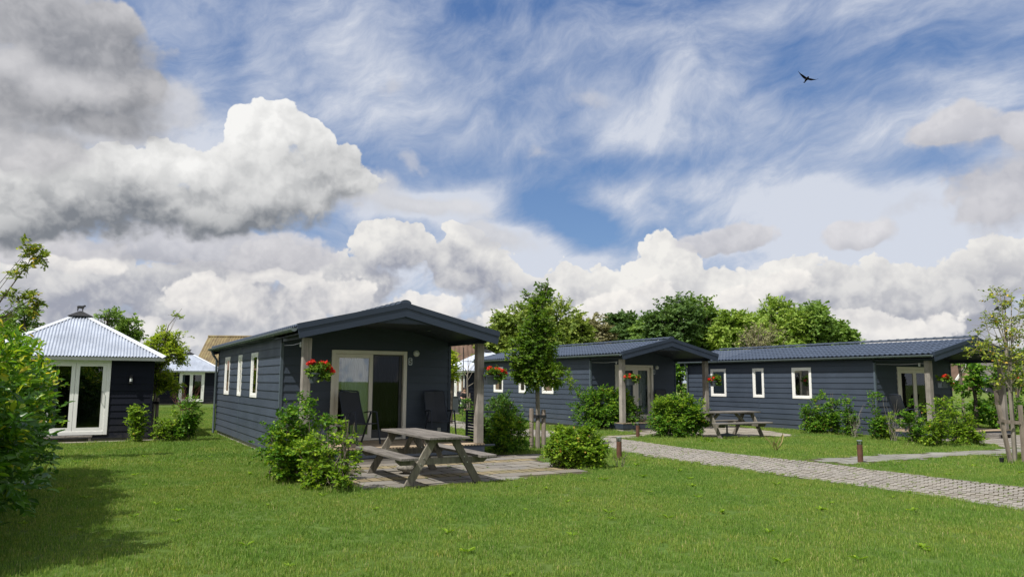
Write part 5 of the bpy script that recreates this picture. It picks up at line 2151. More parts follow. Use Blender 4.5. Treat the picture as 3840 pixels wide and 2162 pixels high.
M_SKIN = mat_plain('skin', (0.50, 0.30, 0.22), 0.6)
M_HAIR = mat_plain('dark_hair', (0.03, 0.02, 0.015), 0.7)
M_CLOTH = mat_plain('black_clothes', (0.012, 0.012, 0.015), 0.9)
pxx, pyy = AT(1739, 1470, 42.3)[:2]
pr = empty('person', (pxx, pyy, 0), R(-62), 'seated person in black clothes with bare forearms beside the hut door', 'person')
# faces local +x... torso leaning a little forward; one continuous body
Vb = [(0, 0, 0.50), (0.02, 0, 0.68), (0.05, 0, 0.90), (0.06, 0, 1.02), (0.08, 0, 1.10),
      (0.10, 0, 1.17), (0.115, 0, 1.26),
      (0.06, 0.17, 0.98), (0.14, 0.22, 0.74), (0.34, 0.12, 0.70), (0.42, 0.09, 0.71),
      (0.06, -0.17, 0.98), (0.14, -0.22, 0.74), (0.34, -0.12, 0.70), (0.42, -0.09, 0.71),
      (0.03, 0.10, 0.48), (0.44, 0.13, 0.50), (0.46, 0.13, 0.10), (0.56, 0.13, 0.05),
      (0.03, -0.10, 0.48), (0.44, -0.13, 0.50), (0.46, -0.13, 0.10), (0.56, -0.13, 0.05)]
Eb = [(0, 1), (1, 2), (2, 3), (3, 4), (4, 5), (5, 6), (3, 7), (7, 8), (8, 9), (9, 10), (3, 11), (11, 12), (12, 13), (13, 14), (0, 15), (15, 16), (16, 17), (17, 18), (0, 19), (19, 20), (20, 21), (21, 22)]
Rb = [0.13, 0.12, 0.135, 0.11, 0.055, 0.095, 0.075, 0.062, 0.045, 0.033, 0.035, 0.062, 0.045, 0.033, 0.035, 0.09, 0.062, 0.045, 0.04, 0.09, 0.062, 0.045, 0.04]
skin_body('body', Vb, Eb, Rb, M_SKIN, pr)
Vc = [(0, 0, 0.49), (0.02, 0, 0.68), (0.05, 0, 0.90), (0.06, 0, 1.02), (0.065, 0, 1.06), (0.06, 0.17, 0.98), (0.13, 0.215, 0.77), (0.06, -0.17, 0.98), (0.13, -0.215, 0.77),
      (0.03, 0.10, 0.48), (0.44, 0.13, 0.50), (0.46, 0.13, 0.12), (0.03, -0.10, 0.48), (0.44, -0.13, 0.50), (0.46, -0.13, 0.12)]
Ec = [(0, 1), (1, 2), (2, 3), (3, 4), (3, 5), (5, 6), (3, 7), (7, 8), (0, 9), (9, 10), (10, 11), (0, 12), (12, 13), (13, 14)]
skin_body('clothes', Vc, Ec, [0.15, 0.14, 0.15, 0.125, 0.08, 0.08, 0.06, 0.08, 0.06, 0.105, 0.078, 0.06, 0.105, 0.078, 0.06], M_CLOTH, pr)
lumpy('hair', (0.085, 0, 1.245), 0.105, M_HAIR, 3, (0.95, 0.92, 0.95), 0.1, pr, 2)
sh = chair((pxx, pyy, 0), R(-62) + R(90), 'plain dark chair the seated person by the hut sits on', 0.2)
del sh['group']

# ------------------------------------------------------------------ birds
def bird(loc, label):
    """gliding bird seen from below: outline in the x-z plane, body an own rounded shape"""
    o = empty('flying_bird', loc, 0, label, 'bird')
    k = 0.00092
    feather = mat_plain('dark_feathers', (0.004, 0.004, 0.005), 0.95, 0, 0.05)
    c0 = (950, 850)
    q = lambda x, y, d=0.0: ((x - c0[0]) * k, d, (c0[1] - y) * k)
    skin_body('body', [q(850, 960), q(905, 890), q(965, 820), q(1015, 765), q(1045, 715), q(1068, 690)], [(0, 1), (1, 2), (2, 3), (3, 4), (4, 5)], [0.028, 0.055, 0.075, 0.060, 0.036, 0.012], feather, o, 2)
    def surf(name, top, bot, dy):
        n_ = len(top)
        V = [q(x, y, dy * i / (n_ - 1)) for i, (x, y) in enumerate(top)] + [q(x, y, dy * i / (n_ - 1) + 0.004) for i, (x, y) in enumerate(bot)]
        m_ = MB()
        m_.add(V, [(i, i + 1, i + 1 + n_, i + n_) for i in range(n_ - 1)])
        w = m_.build(name, feather, o)
        md = w.modifiers.new('t', 'SOLIDIFY')
        md.thickness = 0.012
    surf('wing', [(960, 755), (840, 690), (720, 640), (600, 600), (500, 545), (450, 505)], [(860, 840), (780, 810), (690, 755), (600, 680), (520, 600), (455, 515)], -0.22)
    surf('wing', [(1030, 780), (1120, 775), (1230, 780), (1370, 795), (1500, 790), (1610, 735)], [(1010, 870), (1100, 885), (1200, 882), (1330, 850), (1480, 810), (1612, 742)], 0.16)
    surf('tail', [(870, 930), (840, 960), (765, 1005)], [(915, 950), (880, 1000), (850, 1030)], 0.02)
    return o


bird(AT(3025, 298, 34.0), 'dark bird gliding with spread wings high in the blue sky')

# ------------------------------------------------------------------ plants
LEAF4 = np.array([(0, 0, 0), (-0.5, 0.45, 0.10), (0, 1.0, -0.05), (0.5, 0.45, 0.10)])
LEAF4_F = np.array([(0, 2, 1), (0, 3, 2)])
LEAF8 = np.array([(0, 0, 0), (-0.36, 0.22, 0.05), (-0.5, 0.52, 0.09), (-0.27, 0.82, 0.03), (0, 1.0, -0.10), (0.27, 0.82, 0.03), (0.5, 0.52, 0.09), (0.36, 0.22, 0.05), (0, 0.5, 0.0)])
LEAF8_F = np.array([(0, 8, 1), (1, 8, 2), (2, 8, 3), (3, 8, 4), (4, 8, 5), (5, 8, 6), (6, 8, 7), (7, 8, 0)])


def norm(a):
    return a / np.maximum(np.linalg.norm(a, axis=-1, keepdims=True), 1e-9)


def leaf_mesh(name, P, D, N, L, Wd, mat, tmpl=None):
    """leaves at P along D with normals N, length L, width Wd (arrays)"""
    T, TF = tmpl or (LEAF4, LEAF4_F)
    D = norm(D)
    X = norm(np.cross(D, N))
    Z = np.cross(X, D)
    n_, k = len(P), len(T)
    V = (P[:, None, :] + X[:, None, :] * (T[None, :, 0:1] * Wd[:, None, None]) + D[:, None, :] * (T[None, :, 1:2] * L[:, None, None]) + Z[:, None, :] * (T[None, :, 2:3] * L[:, None, None]))
    F = (np.arange(n_)[:, None, None] * k + TF[None]).reshape(-1, 3)
    return np_mesh(name, V.reshape(-1, 3), F, 3, mat)


def sample_blobs(blobs, n, rs, shell=0.5, ex=0.62):
    """points in a union of ellipsoids (cx,cy,cz,rx,ry,rz), biased to the outside; also outward directions"""
    vol = np.array([b[3] * b[4] * b[5] for b in blobs]) ** ex
    idx = rs.choice(len(blobs), n, p=vol / vol.sum())
    B = np.array([b[:6] for b in blobs])[idx]
    d = norm(rs.randn(n, 3))
    r = (shell ** 3 + (1 - shell ** 3) * rs.rand(n)) ** (1 / 3)
    return B[:, :3] + d * B[:, 3:] * r[:, None], norm(d / B[:, 3:])


def shoot_centres(blobs, n_shoot, n, rs, spread):
    """clump centres strung along upright shoots that end near the outline of the blobs"""
    T, TO = sample_blobs(blobs, n_shoot, rs, 0.75, 0.8)
    T[:, 2] = np.maximum(T[:, 2], T[:, 2].mean() * 0.8)
    i = rs.randint(0, n_shoot, n)
    t = 0.18 + 0.82 * rs.rand(n) ** 0.85
    base = T * np.array([0.55, 0.55, 0.0]) + rs.randn(n_shoot, 3) * np.array([spread * .3, spread * .3, 0])
    P = base[i] + (T[i] - base[i]) * t[:, None]
    O = norm(P * np.array([1, 1, 0.0]) + np.array([0, 0, 0.15]) + rs.randn(n, 3) * 0.6)
    return P, O


def twig_foliage(name, blobs, n_clump, per_clump, clump_r, twig, nleaf, leaf, wratio, mat, seed, up=0.35, droop=0.2, shell=0.45, parent=None, tmpl=None, flat=0.7, zmin=0.03, twig_mat=None, twig_r=0.0, noise=0.5, ex=0.62, shoots=0, spread=0.2):
    """leaf sprays gathered in clumps; returns object"""
    rs = np.random.RandomState(seed)
    C, CO = sample_blobs(blobs, n_clump, rs, shell, ex)
    if shoots:
        k = int(n_clump * 0.62)
        C[:k], CO[:k] = shoot_centres(blobs, shoots, k, rs, spread)
    n = n_clump * per_clump
    ci = np.repeat(np.arange(n_clump), per_clump)
    S = C[ci] + rs.randn(n, 3) * clump_r * np.array([1, 1, 0.8])
    D = norm(CO[ci] + rs.randn(n, 3) * noise + np.array([0, 0, up]))
    tl = twig * (0.6 + 0.8 * rs.rand(n))
    # leaves along every twig
    t = (np.arange(nleaf)[None, :] + 0.6) / nleaf
    Q = S[:, None, :] + D[:, None, :] * (t * tl[:, None])[:, :, None]
    Q[:, :, 2] -= droop * (t ** 2) * tl[:, None]
    side = norm(np.cross(D, np.array([0, 0, 1.0]) + rs.randn(n, 3) * 0.25))
    sgn = np.where(np.arange(nleaf) % 2 == 0, 1.0, -1.0)[None, :, None]
    LD = D[:, None, :] * 0.55 + side[:, None, :] * sgn * 0.8 + rs.randn(n, nleaf, 3) * 0.25
    NN = np.array([0, 0, 1.0]) * flat + rs.randn(n, nleaf, 3) * 0.45 + CO[ci][:, None, :] * 0.35
    P = Q.reshape(-1, 3)
    keep = P[:, 2] > zmin
    P, LD, NN = P[keep], LD.reshape(-1, 3)[keep], NN.reshape(-1, 3)[keep]
    L = leaf * (0.65 + 0.6 * rs.rand(len(P)))
    me = leaf_mesh(name, P, LD, NN, L, L * wratio, mat, tmpl)
    o = link(name, me, parent)
    if twig_r > 0 and twig_mat:
        E = S + D * tl[:, None]
        E[:, 2] -= droop * tl
        S2 = S - D * tl[:, None] * 0.3
        A = norm(np.cross(D, rs.randn(n, 3))) * twig_r
        B_ = np.cross(D, A)
        V = np.stack([S2 + A, S2 - A * .5 + B_, S2 - A * .5 - B_, E], 1).reshape(-1, 3)
        F = (np.arange(n)[:, None, None] * 4 + np.array([(0, 1, 3), (1, 2, 3), (2, 0, 3)])[None]).reshape(-1, 3)
        tw = link('twigs', np_mesh('twigs', V, F, 3, twig_mat), parent)
        tag(tw, kind=None)
    return o


def stems(parent, name, base, tops, r0, r1, mat, seed, wob=0.05, n=6, seg=5):
    rs = random.Random(seed)
    b = MB()
    for (bx, by), (tx, ty, tz) in zip(base, tops):
        pts, rad = [], []
        for i in range(seg + 1):
            t = i / seg
            w = wob * math.sin(math.pi * t)
            pts.append((bx + (tx - bx) * t ** 1.2 + rs.uniform(-w, w), by + (ty - by) * t ** 1.2 + rs.uniform(-w, w), -0.03 + (tz + 0.03) * t))
            rad.append(r0 + (r1 - r0) * t)
        b.tube(pts, rad, n)
    return b.build(name, mat, parent, smooth=False)


G_BEECH = [(0.0, (0.035, 0.105, 0.010)), (0.45, (0.070, 0.180, 0.014)), (0.75, (0.130, 0.270, 0.020)), (0.96, (0.22, 0.36, 0.030)), (0.985, (0.22, 0.36, 0.030)), (1.0, (0.40, 0.20, 0.05))]
G_BEECHY = [(0.0, (0.065, 0.150, 0.012)), (0.4, (0.140, 0.255, 0.018)), (0.75, (0.235, 0.365, 0.028)), (0.95, (0.34, 0.45, 0.040)), (0.985, (0.34, 0.45, 0.040)), (1.0, (0.50, 0.24, 0.07))]
G_DARK = [(0.0, (0.039, 0.098, 0.020)), (0.5, (0.074, 0.165, 0.025)), (0.9, (0.122, 0.237, 0.032)), (1.0, (0.193, 0.304, 0.043))]
M_BEECH = mat_leaf('beech_leaf', G_BEECH, 0.35, 0.45)
M_BEECHY = mat_leaf('young_beech_leaf', G_BEECHY, 0.4, 0.5)
M_DARKL = mat_leaf('dark_leaf', G_DARK, 0.3, 0.5)
M_LAUREL = mat_leaf('laurel_leaf', [(0.0, (0.060, 0.150, 0.012)), (0.4, (0.110, 0.240, 0.018)), (0.65, (0.190, 0.340, 0.024)), (0.82, (0.36, 0.46, 0.035)), (0.95, (0.55, 0.55, 0.05)), (1.0, (0.62, 0.45, 0.06))], 0.45, 0.36, 0.4)
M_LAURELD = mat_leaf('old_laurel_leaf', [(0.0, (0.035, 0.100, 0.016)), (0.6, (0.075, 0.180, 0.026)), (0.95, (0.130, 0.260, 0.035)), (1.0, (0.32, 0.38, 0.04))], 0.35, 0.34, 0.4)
M_MAPLE = mat_leaf('street_tree_leaf', [(0.0, (0.050, 0.115, 0.012)), (0.45, (0.105, 0.200, 0.018)), (0.75, (0.20, 0.29, 0.024)), (0.92, (0.32, 0.34, 0.03)), (1.0, (0.48, 0.22, 0.05))], 0.42, 0.5, 0.3, 0.9)
M_YELLOWG = mat_leaf('yellow_green_leaf', [(0.0, (0.15, 0.24, 0.018)), (0.5, (0.28, 0.38, 0.026)), (1.0, (0.46, 0.50, 0.045))], 0.5, 0.5)
M_OLIVE = mat_leaf('olive_leaf', [(0.0, (0.104, 0.162, 0.025)), (0.6, (0.229, 0.302, 0.040)), (0.9, (0.416, 0.454, 0.051)), (1.0, (0.624, 0.367, 0.072))], 0.3, 0.5)
far_sets = {
    'chestnut': [(0.0, (0.098, 0.154, 0.035)), (0.5, (0.204, 0.281, 0.055)), (1.0, (0.388, 0.426, 0.088))],
    'dark': [(0.0, (0.050, 0.100, 0.035)), (0.5, (0.092, 0.166, 0.047)), (1.0, (0.165, 0.254, 0.069))],
    'mid': [(0.0, (0.081, 0.154, 0.035)), (0.5, (0.165, 0.271, 0.055)), (1.0, (0.300, 0.408, 0.082))],
    'bright': [(0.0, (0.116, 0.209, 0.039)), (0.5, (0.242, 0.354, 0.062)), (1.0, (0.446, 0.525, 0.117))],
    'tan': [(0.0, (0.15, 0.15, 0.08)), (0.5, (0.25, 0.24, 0.13)), (1.0, (0.36, 0.34, 0.19))],
}
FARM = {k: mat_leaf('far_leaf_' + k, v, 0.3, 0.6, 0.2, 0.35) for k, v in far_sets.items()}

# ---- cherry laurel hedge along the left edge, running parallel to the cabins
hd = empty('laurel_hedge', (-4.90, 7.60, 0), 0.509, 'big glossy cherry laurel hedge with yellow young tips along the left edge', 'hedge')
hb = []
rs = random.Random(5)
yy = -0.9
while yy < 6.3:
    hb.append((-0.90, yy, 1.02, 0.88 + rs.uniform(-.1, .1), 0.75, 0.95))
    hb.append((-0.80 + rs.uniform(-.12, .12), yy + 0.2, 1.38, 0.72 + rs.uniform(-.08, .12), 0.65, 0.68 + rs.uniform(-0.08, 0.10)))
    hb.append((-1.40, yy, 1.38, 0.8, 0.7, 0.72 + rs.uniform(-0.08, 0.1)))
    yy += 0.55
lv = [(b_[0], b_[1], b_[2] * 1.0, b_[3], b_[4], b_[5]) for b_ in hb]
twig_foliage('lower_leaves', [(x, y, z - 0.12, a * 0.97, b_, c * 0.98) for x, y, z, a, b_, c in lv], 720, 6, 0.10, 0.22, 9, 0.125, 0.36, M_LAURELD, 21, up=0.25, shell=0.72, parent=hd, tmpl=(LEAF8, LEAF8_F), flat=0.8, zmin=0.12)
up_b = [(x, y, z + 0.10, a, b_, c) for x, y, z, a, b_, c in lv if z > 1.2]
twig_foliage('leaves', up_b, 660, 5, 0.09, 0.20, 9, 0.115, 0.36, M_LAUREL, 22, up=0.75, shell=0.80, parent=hd, tmpl=(LEAF8, LEAF8_F), flat=0.7, zmin=0.8)
stems(hd, 'stem', [(-1.0 + rs.uniform(-.3, .3), y) for y in np.arange(0, 6, 0.4)], [(-0.9 + rs.uniform(-.5, .5), y + rs.uniform(-.3, .3), 1.6) for y in np.arange(0, 6, 0.4)], 0.03, 0.012, M_BARK, 4)


FEET = []


def shrub(name, loc, blobs, label, mat, leaf=0.058, n_clump=60, per=9, clump=0.07, twig=0.16, nleaf=9, n_stem=7, seed=1, group=None, cat='shrub', up=0.35, rz=0.0, shell=0.35, spread=0.2, wr=0.62, stem_r=0.012, stem_mat=None, second=None, loose=True):
    loose = loose and cat != 'hedge'
    for b_ in blobs: FEET.append((loc[0] + b_[0], loc[1] + b_[1], max(b_[3], 0.16)))
    s = empty(name, (loc[0], loc[1], 0), rz, label, cat, group)
    twig_foliage('foliage', blobs, n_clump, per, clump, twig, nleaf, leaf, wr, mat, seed, up=up, shell=shell, parent=s, twig_mat=stem_mat or M_BARK, twig_r=0.0028, shoots=max(5, n_clump // 5) if loose else 0, spread=spread)
    if second:
        m2, b2, nc2 = second
        twig_foliage('young_shoots', b2, nc2, per, clump, twig, nleaf, leaf, wr, m2, seed + 50, up=up + 0.3, shell=0.6, parent=s, shoots=max(4, nc2 // 5) if loose else 0)
    rs = random.Random(seed)
    base, tops = [], []
    for i in range(n_stem):
        b_ = rs.choice(blobs)
        base.append((b_[0] * 0.8 + rs.uniform(-spread, spread), b_[1] * 0.8 + rs.uniform(-spread, spread) * 0.6))
        tops.append((b_[0] + rs.uniform(-.6, .6) * b_[3], b_[1] + rs.uniform(-.5, .5) * b_[4], b_[2] + b_[5] * rs.uniform(0.2, 0.8)))
    stems(s, 'stem', base, tops, stem_r, stem_r * 0.4, stem_mat or M_BARK, seed, 0.05)
    return s


gb_ = 'beech shrubs planted round the porches'
# big shrub at the left front corner of the near porch
L1 = lambda px, py: G(px, py)
x0_, y0_ = L1(1120, 1812)
shrub('beech_shrub', (x0_, y0_), [(-0.45, 0.45, 0.62, 0.30, 0.32, 0.50), (-0.15, 0.30, 0.78, 0.32, 0.34, 0.56), (0.18, 0.25, 0.70, 0.30, 0.3, 0.50), (-0.20, 0.10, 0.32, 0.46, 0.32, 0.30)],
      'large dense beech shrub hiding the foot of the left post of cabin 5', M_BEECH, n_clump=112, per=12, n_stem=12, seed=11, group=gb_, clump=0.06, twig=0.14, second=(M_BEECHY, [(0.0, 0.0, 0.55, 0.4, 0.25, 0.45)], 26))
x0_, y0_ = L1(1232, 1836)
shrub('beech_shrub', (x0_, y0_), [(-0.14, 0.20, 0.50, 0.24, 0.24, 0.48), (-0.1, 0.10, 0.25, 0.3, 0.25, 0.22)],
      'yellow-green beech shrub between the large shrub and the slab patio', M_BEECHY, n_clump=52, per=10, n_stem=8, seed=12, group=gb_, shell=0.2, clump=0.06, twig=0.13)
x0_, y0_ = L1(1272, 1846)
shrub('beech_shrub', (x0_, y0_), [(0.02, 0.10, 0.50, 0.16, 0.16, 0.45), (0.10, 0.12, 0.95, 0.14, 0.12, 0.22)],
      'thin airy beech shoots at the near left corner of the slab patio', M_BEECHY, n_clump=22, per=6, n_stem=9, seed=19, group=gb_, shell=0.2, clump=0.06, twig=0.12)
# right of the near porch
x0_, y0_ = L1(1858, 1668)
shrub('beech_shrub', (x0_, y0_), [(0.0, 0.3, 0.72, 0.44, 0.42, 0.54), (0.28, 0.4, 0.95, 0.34, 0.34, 0.36), (-0.05, 0.0, 0.42, 0.36, 0.35, 0.38)],
      'tall dark green beech shrub right behind the right post of cabin 5', M_DARKL, n_clump=100, per=13, n_stem=10, seed=13, group=gb_)
x0_, y0_ = L1(1905, 1700)
shrub('beech_shrub', (x0_, y0_), [(0.0, 0.15, 0.38, 0.36, 0.32, 0.36), (0.03, 0.12, 0.72, 0.27, 0.25, 0.30)],
      'cone shaped green beech shrub at the right edge of the slab patio', M_BEECH, n_clump=62, per=12, n_stem=7, seed=14, loose=False, group=gb_, second=(M_BEECHY, [(0, 0, 0.55, 0.28, 0.25, 0.35)], 14))
# clipped block in the middle
x0_, y0_ = L1(2172, 1758)
shrub('beech_hedge', (x0_, y0_ + 0.15), [(-0.28, 0.05, 0.38, 0.22, 0.24, 0.32), (-0.04, 0.0, 0.42, 0.24, 0.24, 0.34), (0.20, -0.02, 0.38, 0.22, 0.24, 0.31), (0.34, -0.05, 0.24, 0.14, 0.2, 0.2), (-0.40, 0.1, 0.27, 0.12, 0.18, 0.2), (0.0, 0, 0.14, 0.40, 0.22, 0.12)],
      'low clipped block of yellow-green beech between the patio and the path', M_BEECHY, n_clump=150, per=13, n_stem=12, seed=15, cat='hedge', spread=0.4, clump=0.05, twig=0.12)
# hedges in front of the middle porch
x0_, y0_ = L1(2290, 1612)
shrub('beech_hedge', (x0_, y0_), [(-0.75, 0.3, 0.75, 0.5, 0.4, 0.62), (-0.2, 0.2, 0.85, 0.55, 0.4, 0.62), (0.35, 0.0, 0.70, 0.5, 0.4, 0.60), (-0.2, 0.0, 0.35, 0.9, 0.4, 0.32), (0.6, -0.1, 0.4, 0.4, 0.35, 0.36)],
      'dense beech hedge left of the middle porch step', M_BEECH, leaf=0.066, n_clump=170, per=14, n_stem=14, seed=16, cat='hedge', spread=0.5, clump=0.09, second=(M_BEECHY, [(0.1, 0.0, 1.0, 0.7, 0.3, 0.4)], 18))
x0_, y0_ = L1(2168, 1590)
shrub('beech_shrub', (x0_, y0_ + 0.3), [(0.0, 0.1, 0.8, 0.22, 0.2, 0.6), (0.1, 0.1, 0.35, 0.4, 0.3, 0.35), (-0.05, 0.1, 1.25, 0.14, 0.14, 0.2)],
      'slender loose beech shoot against the long wall of the middle cabin', M_BEECH, leaf=0.062, n_clump=30, per=11, n_stem=4, seed=17, group=gb_)
x0_, y0_ = L1(2545, 1640)
shrub('beech_hedge', (x0_, y0_), [(-0.40, 0.25, 0.58, 0.34, 0.36, 0.50), (0.0, 0.2, 0.66, 0.38, 0.36, 0.52), (0.40, 0.1, 0.58, 0.34, 0.36, 0.47), (0.0, 0.0, 0.26, 0.66, 0.32, 0.25)],
      'boxy beech hedge between the middle porch step and the far picnic table', M_BEECH, leaf=0.062, n_clump=160, per=14, n_stem=12, seed=18, cat='hedge', spread=0.45, clump=0.08, second=(M_BEECHY, [(0.3, 0.0, 0.8, 0.6, 0.3, 0.4), (-.4, 0, .9, .3, .3, .3)], 30))
# loose row in front of the right-hand cabin
row = [(3065, 1626, 1.32, 0.42, 'M', 84, 'widest bushy dark plant under the largest window of the right-hand cabin'), (3128, 1630, 1.50, 0.17, 'M', 28, 'thin leaning beech shoot right of the bushy dark plant'),
       (3185, 1636, 1.45, 0.15, 'M', 30, 'narrow upright beech plant in the middle of the loose row'), (3285, 1650, 1.45, 0.16, 'M', 32, 'narrow beech plant by the corner strip of the right-hand cabin'),
       (3335, 1652, 0.85, 0.16, 'Y', 14, 'short pale beech plant before the left end of the right-hand deck'), (3428, 1668, 1.05, 0.22, 'M', 26, 'round topped beech plant before the right-hand porch door'),
       (3520, 1676, 1.30, 0.24, 'Y', 34, 'beech plant below the red flowers of the right-hand porch'), (3585, 1668, 1.35, 0.26, 'Y', 36, 'loose beech plant right of the left post of the right-hand porch'),
       (3640, 1668, 0.9, 0.22, 'Y', 22, 'low spreading beech plant beside the pallet step'), (3480, 1672, 0.5, 0.26, 'Y', 14, 'lowest beech plant with bright yellow tips near the right-hand deck')]
for i, (px, py, h, w, mm, nc, lb) in enumerate(row):
    xx_, yy_ = L1(px, py)
    shrub('beech_shrub', (xx_, yy_), [(0, 0, h * 0.55, w, w * 0.8, h * 0.45), (w * 0.2, 0, h * 0.25, w * 1.05, w * 0.8, h * 0.2)], lb, M_BEECH if mm == 'M' else M_BEECHY, leaf=0.066, n_clump=nc, per=9, n_stem=5, seed=30 + i, group='loose row of beech plants before the right-hand cabin', shell=0.15, spread=0.08, stem_r=0.009)
# leafless dead plants in that row
for i, (px, py, h, lb) in enumerate([(3208, 1640, 1.1, 'bare grey dead shrub in the middle of the loose row'), (3352, 1655, 1.35, 'bare twiggy dead shrub left of the side-on chair')]):
    xx_, yy_ = L1(px, py)
    s = empty('dead_shrub', (xx_, yy_, 0), 0, lb, 'dead shrub')
    rs = random.Random(i + 60)
    stems(s, 'stem', [(rs.uniform(-.10, .10), rs.uniform(-.06, .06)) for _ in range(14)], [(rs.uniform(-.28, .28), rs.uniform(-.2, .2), h * rs.uniform(.45, 1)) for _ in range(14)], 0.0045, 0.0015, M_BARKL, i, 0.08)
# plants by the near hut
for i, (px, py, h, w, mm, nc, lb, nme) in enumerate([(506, 1657, 0.98, 0.15, 'Y', 26, 'light green beech sapling in front of the black wall of the near hut', 'beech_sapling'), (600, 1657, 0.62, 0.13, 'Y', 12, 'small beech plant right of the near hut corner', 'beech_sapling'),
                                         (690, 1652, 1.22, 0.27, 'M', 52, 'tall bushy hornbeam shrub between the near hut and cabin 5', 'hornbeam_shrub'), (652, 1652, 0.8, 0.14, 'Y', 12, 'pale loose shoots at the left of the bushy hornbeam', 'hornbeam_shrub')]):
    xx_, yy_ = L1(px, py)
    shrub(nme, (xx_, yy_), [(0, 0, h * 0.6, w, w * 0.8, h * 0.40), (0, 0, h * 0.3, w * 0.8, w * 0.7, h * 0.2)], lb, M_BEECH if mm == 'M' else M_BEECHY, leaf=0.066, n_clump=nc, per=10, n_stem=4 if i < 2 else 9, seed=70 + i, cat='sapling' if i < 2 else 'shrub', shell=0.2, spread=0.06 if i < 2 else 0.2)
# small weeds and tufts
def weed(px, py, n, h, label, mat, seed, leaf=0.10, spread=0.08, nm='weed'):
    xx_, yy_ = L1(px, py)
    s = empty(nm, (xx_, yy_, 0), 0, label, 'plant')
    rs = np.random.RandomState(seed)
    P = np.c_[rs.randn(n, 2) * spread * 0.5, np.zeros(n)]
    D = np.c_[rs.randn(n, 2) * 0.45, 0.6 + rs.rand(n)]
    me = leaf_mesh('leaves', P, D, rs.randn(n, 3), h * (0.5 + 0.6 * rs.rand(n)), np.full(n, leaf * 0.3), mat, (LEAF8, LEAF8_F))
    link('leaves', me, s)
    return s


M_STRAW = mat_leaf('straw', [(0, (0.22, 0.20, 0.07)), (0.6, (0.34, 0.31, 0.12)), (1, (0.42, 0.38, 0.18))], 0.3, 0.7)
weed(2905, 1690, 11, 0.50, 'tall straw coloured grass weed on the lawn before the far picnic table', M_STRAW, 1, 0.022, 0.05)
weed(2660, 1658, 30, 0.17, 'small broad leaved weed on the lawn left of the far table', M_BEECHY, 2, 0.12, 0.16)
s = empty('bare_seedling', (*L1(2312, 1752), 0), 0, 'leafless forked stem left of the nearest bollard light', 'plant')
stems(s, 'stem', [(0, 0), (0, 0)], [(-0.05, 0, 0.34), (0.03, 0, 0.22)], 0.008, 0.003, M_BARK, 3, 0.03)
s = empty('bare_seedling', (*L1(2332, 1752), 0), 0, 'leafless forked stem right of the nearest bollard light', 'plant')
stems(s, 'stem', [(0, 0), (0, 0), (0, 0)], [(0.13, 0, 0.33), (0.08, 0, 0.30), (0.02, 0, 0.2)], 0.008, 0.003, M_BARK, 5, 0.03)


# ------------------------------------------------------------------ flower pots on the posts
M_RED = mat_leaf('geranium_petal', [(0, (0.55, 0.020, 0.012)), (0.5, (0.75, 0.045, 0.025)), (1, (0.80, 0.10, 0.07))], 0.3, 0.5, tcol=(1.2, 0.8, 0.6))
M_ORANGE = mat_leaf('coral_petal', [(0, (0.62, 0.06, 0.02)), (0.5, (0.78, 0.12, 0.05)), (1, (0.80, 0.12, 0.14))], 0.3, 0.5, tcol=(1.2, 0.8, 0.6))
M_GERA = mat_leaf('geranium_leaf', [(0, (0.055, 0.13, 0.016)), (0.6, (0.12, 0.22, 0.025)), (1, (0.24, 0.32, 0.04))], 0.35, 0.5)


def flower_pot(loc, rz, label, pm, heads, boxy, seed, flip=1, trail=False):
    p = empty('flower_pot', loc, rz, label, 'flower pot', 'flower pots hung on the porch posts')
    b = MB()
    if boxy:
        b.hexa([(-0.125, -0.08, -0.13), (0.105, -0.08, -0.13), (0.105, 0.08, -0.13), (-0.125, 0.08, -0.13), (-0.16, -0.105, 0.05), (0.14, -0.105, 0.05), (0.14, 0.105, 0.05), (-0.16, 0.105, 0.05)])
        b.box(-0.168, 0.148, -0.112, 0.112, 0.05, 0.07)
    else:
        b.lathe([(0.085, -0.135), (0.118, 0.03), (0.132, 0.03), (0.135, 0.062), (0.12, 0.062), (0.11, 0.03)], 20)
    b.build('pot', M_POT, p, smooth=not boxy)
    b = MB()
    b.tube([(-0.02, 0.10, 0.03), (-0.02, 0.17, 0.03), (-0.02, 0.17, -0.10)], 0.006, 5)
    b.build('bracket', M_BLACK, p)
    rs = np.random.RandomState(seed)
    twig_foliage('foliage', [(0.0 * flip, 0, 0.12, 0.17, 0.11, 0.08), (0.14 * flip, -0.02, 0.12, 0.15, 0.10, 0.10), (0.16, -0.09, 0.0, 0.11, 0.05, 0.09)], 46, 5, 0.030, 0.055, 6, 0.050, 0.95, M_GERA, seed, up=0.4, shell=0.3, parent=p, zmin=-0.1)
    for k, (hx, hz, hr) in enumerate(heads):
        n = 120
        hr = hr * 1.18
        d = norm(rs.randn(n, 3))
        P_ = np.array([hx, rs.uniform(-0.08, 0.02), hz]) + d * hr * np.array([1, 1, 0.75]) * (0.5 + 0.5 * rs.rand(n, 1))
        me = leaf_mesh('flower_head', P_, rs.randn(n, 3), d + rs.randn(n, 3) * 0.3, np.full(n, 0.032), np.full(n, 0.030), pm)
        link('flower_head', me, p)
        b = MB()
        b.tube([(hx * 0.6, 0, 0.08), (hx, -0.02, hz)], 0.003, 4)
        b.build('flower_stalk', M_GERA, p)
    return p


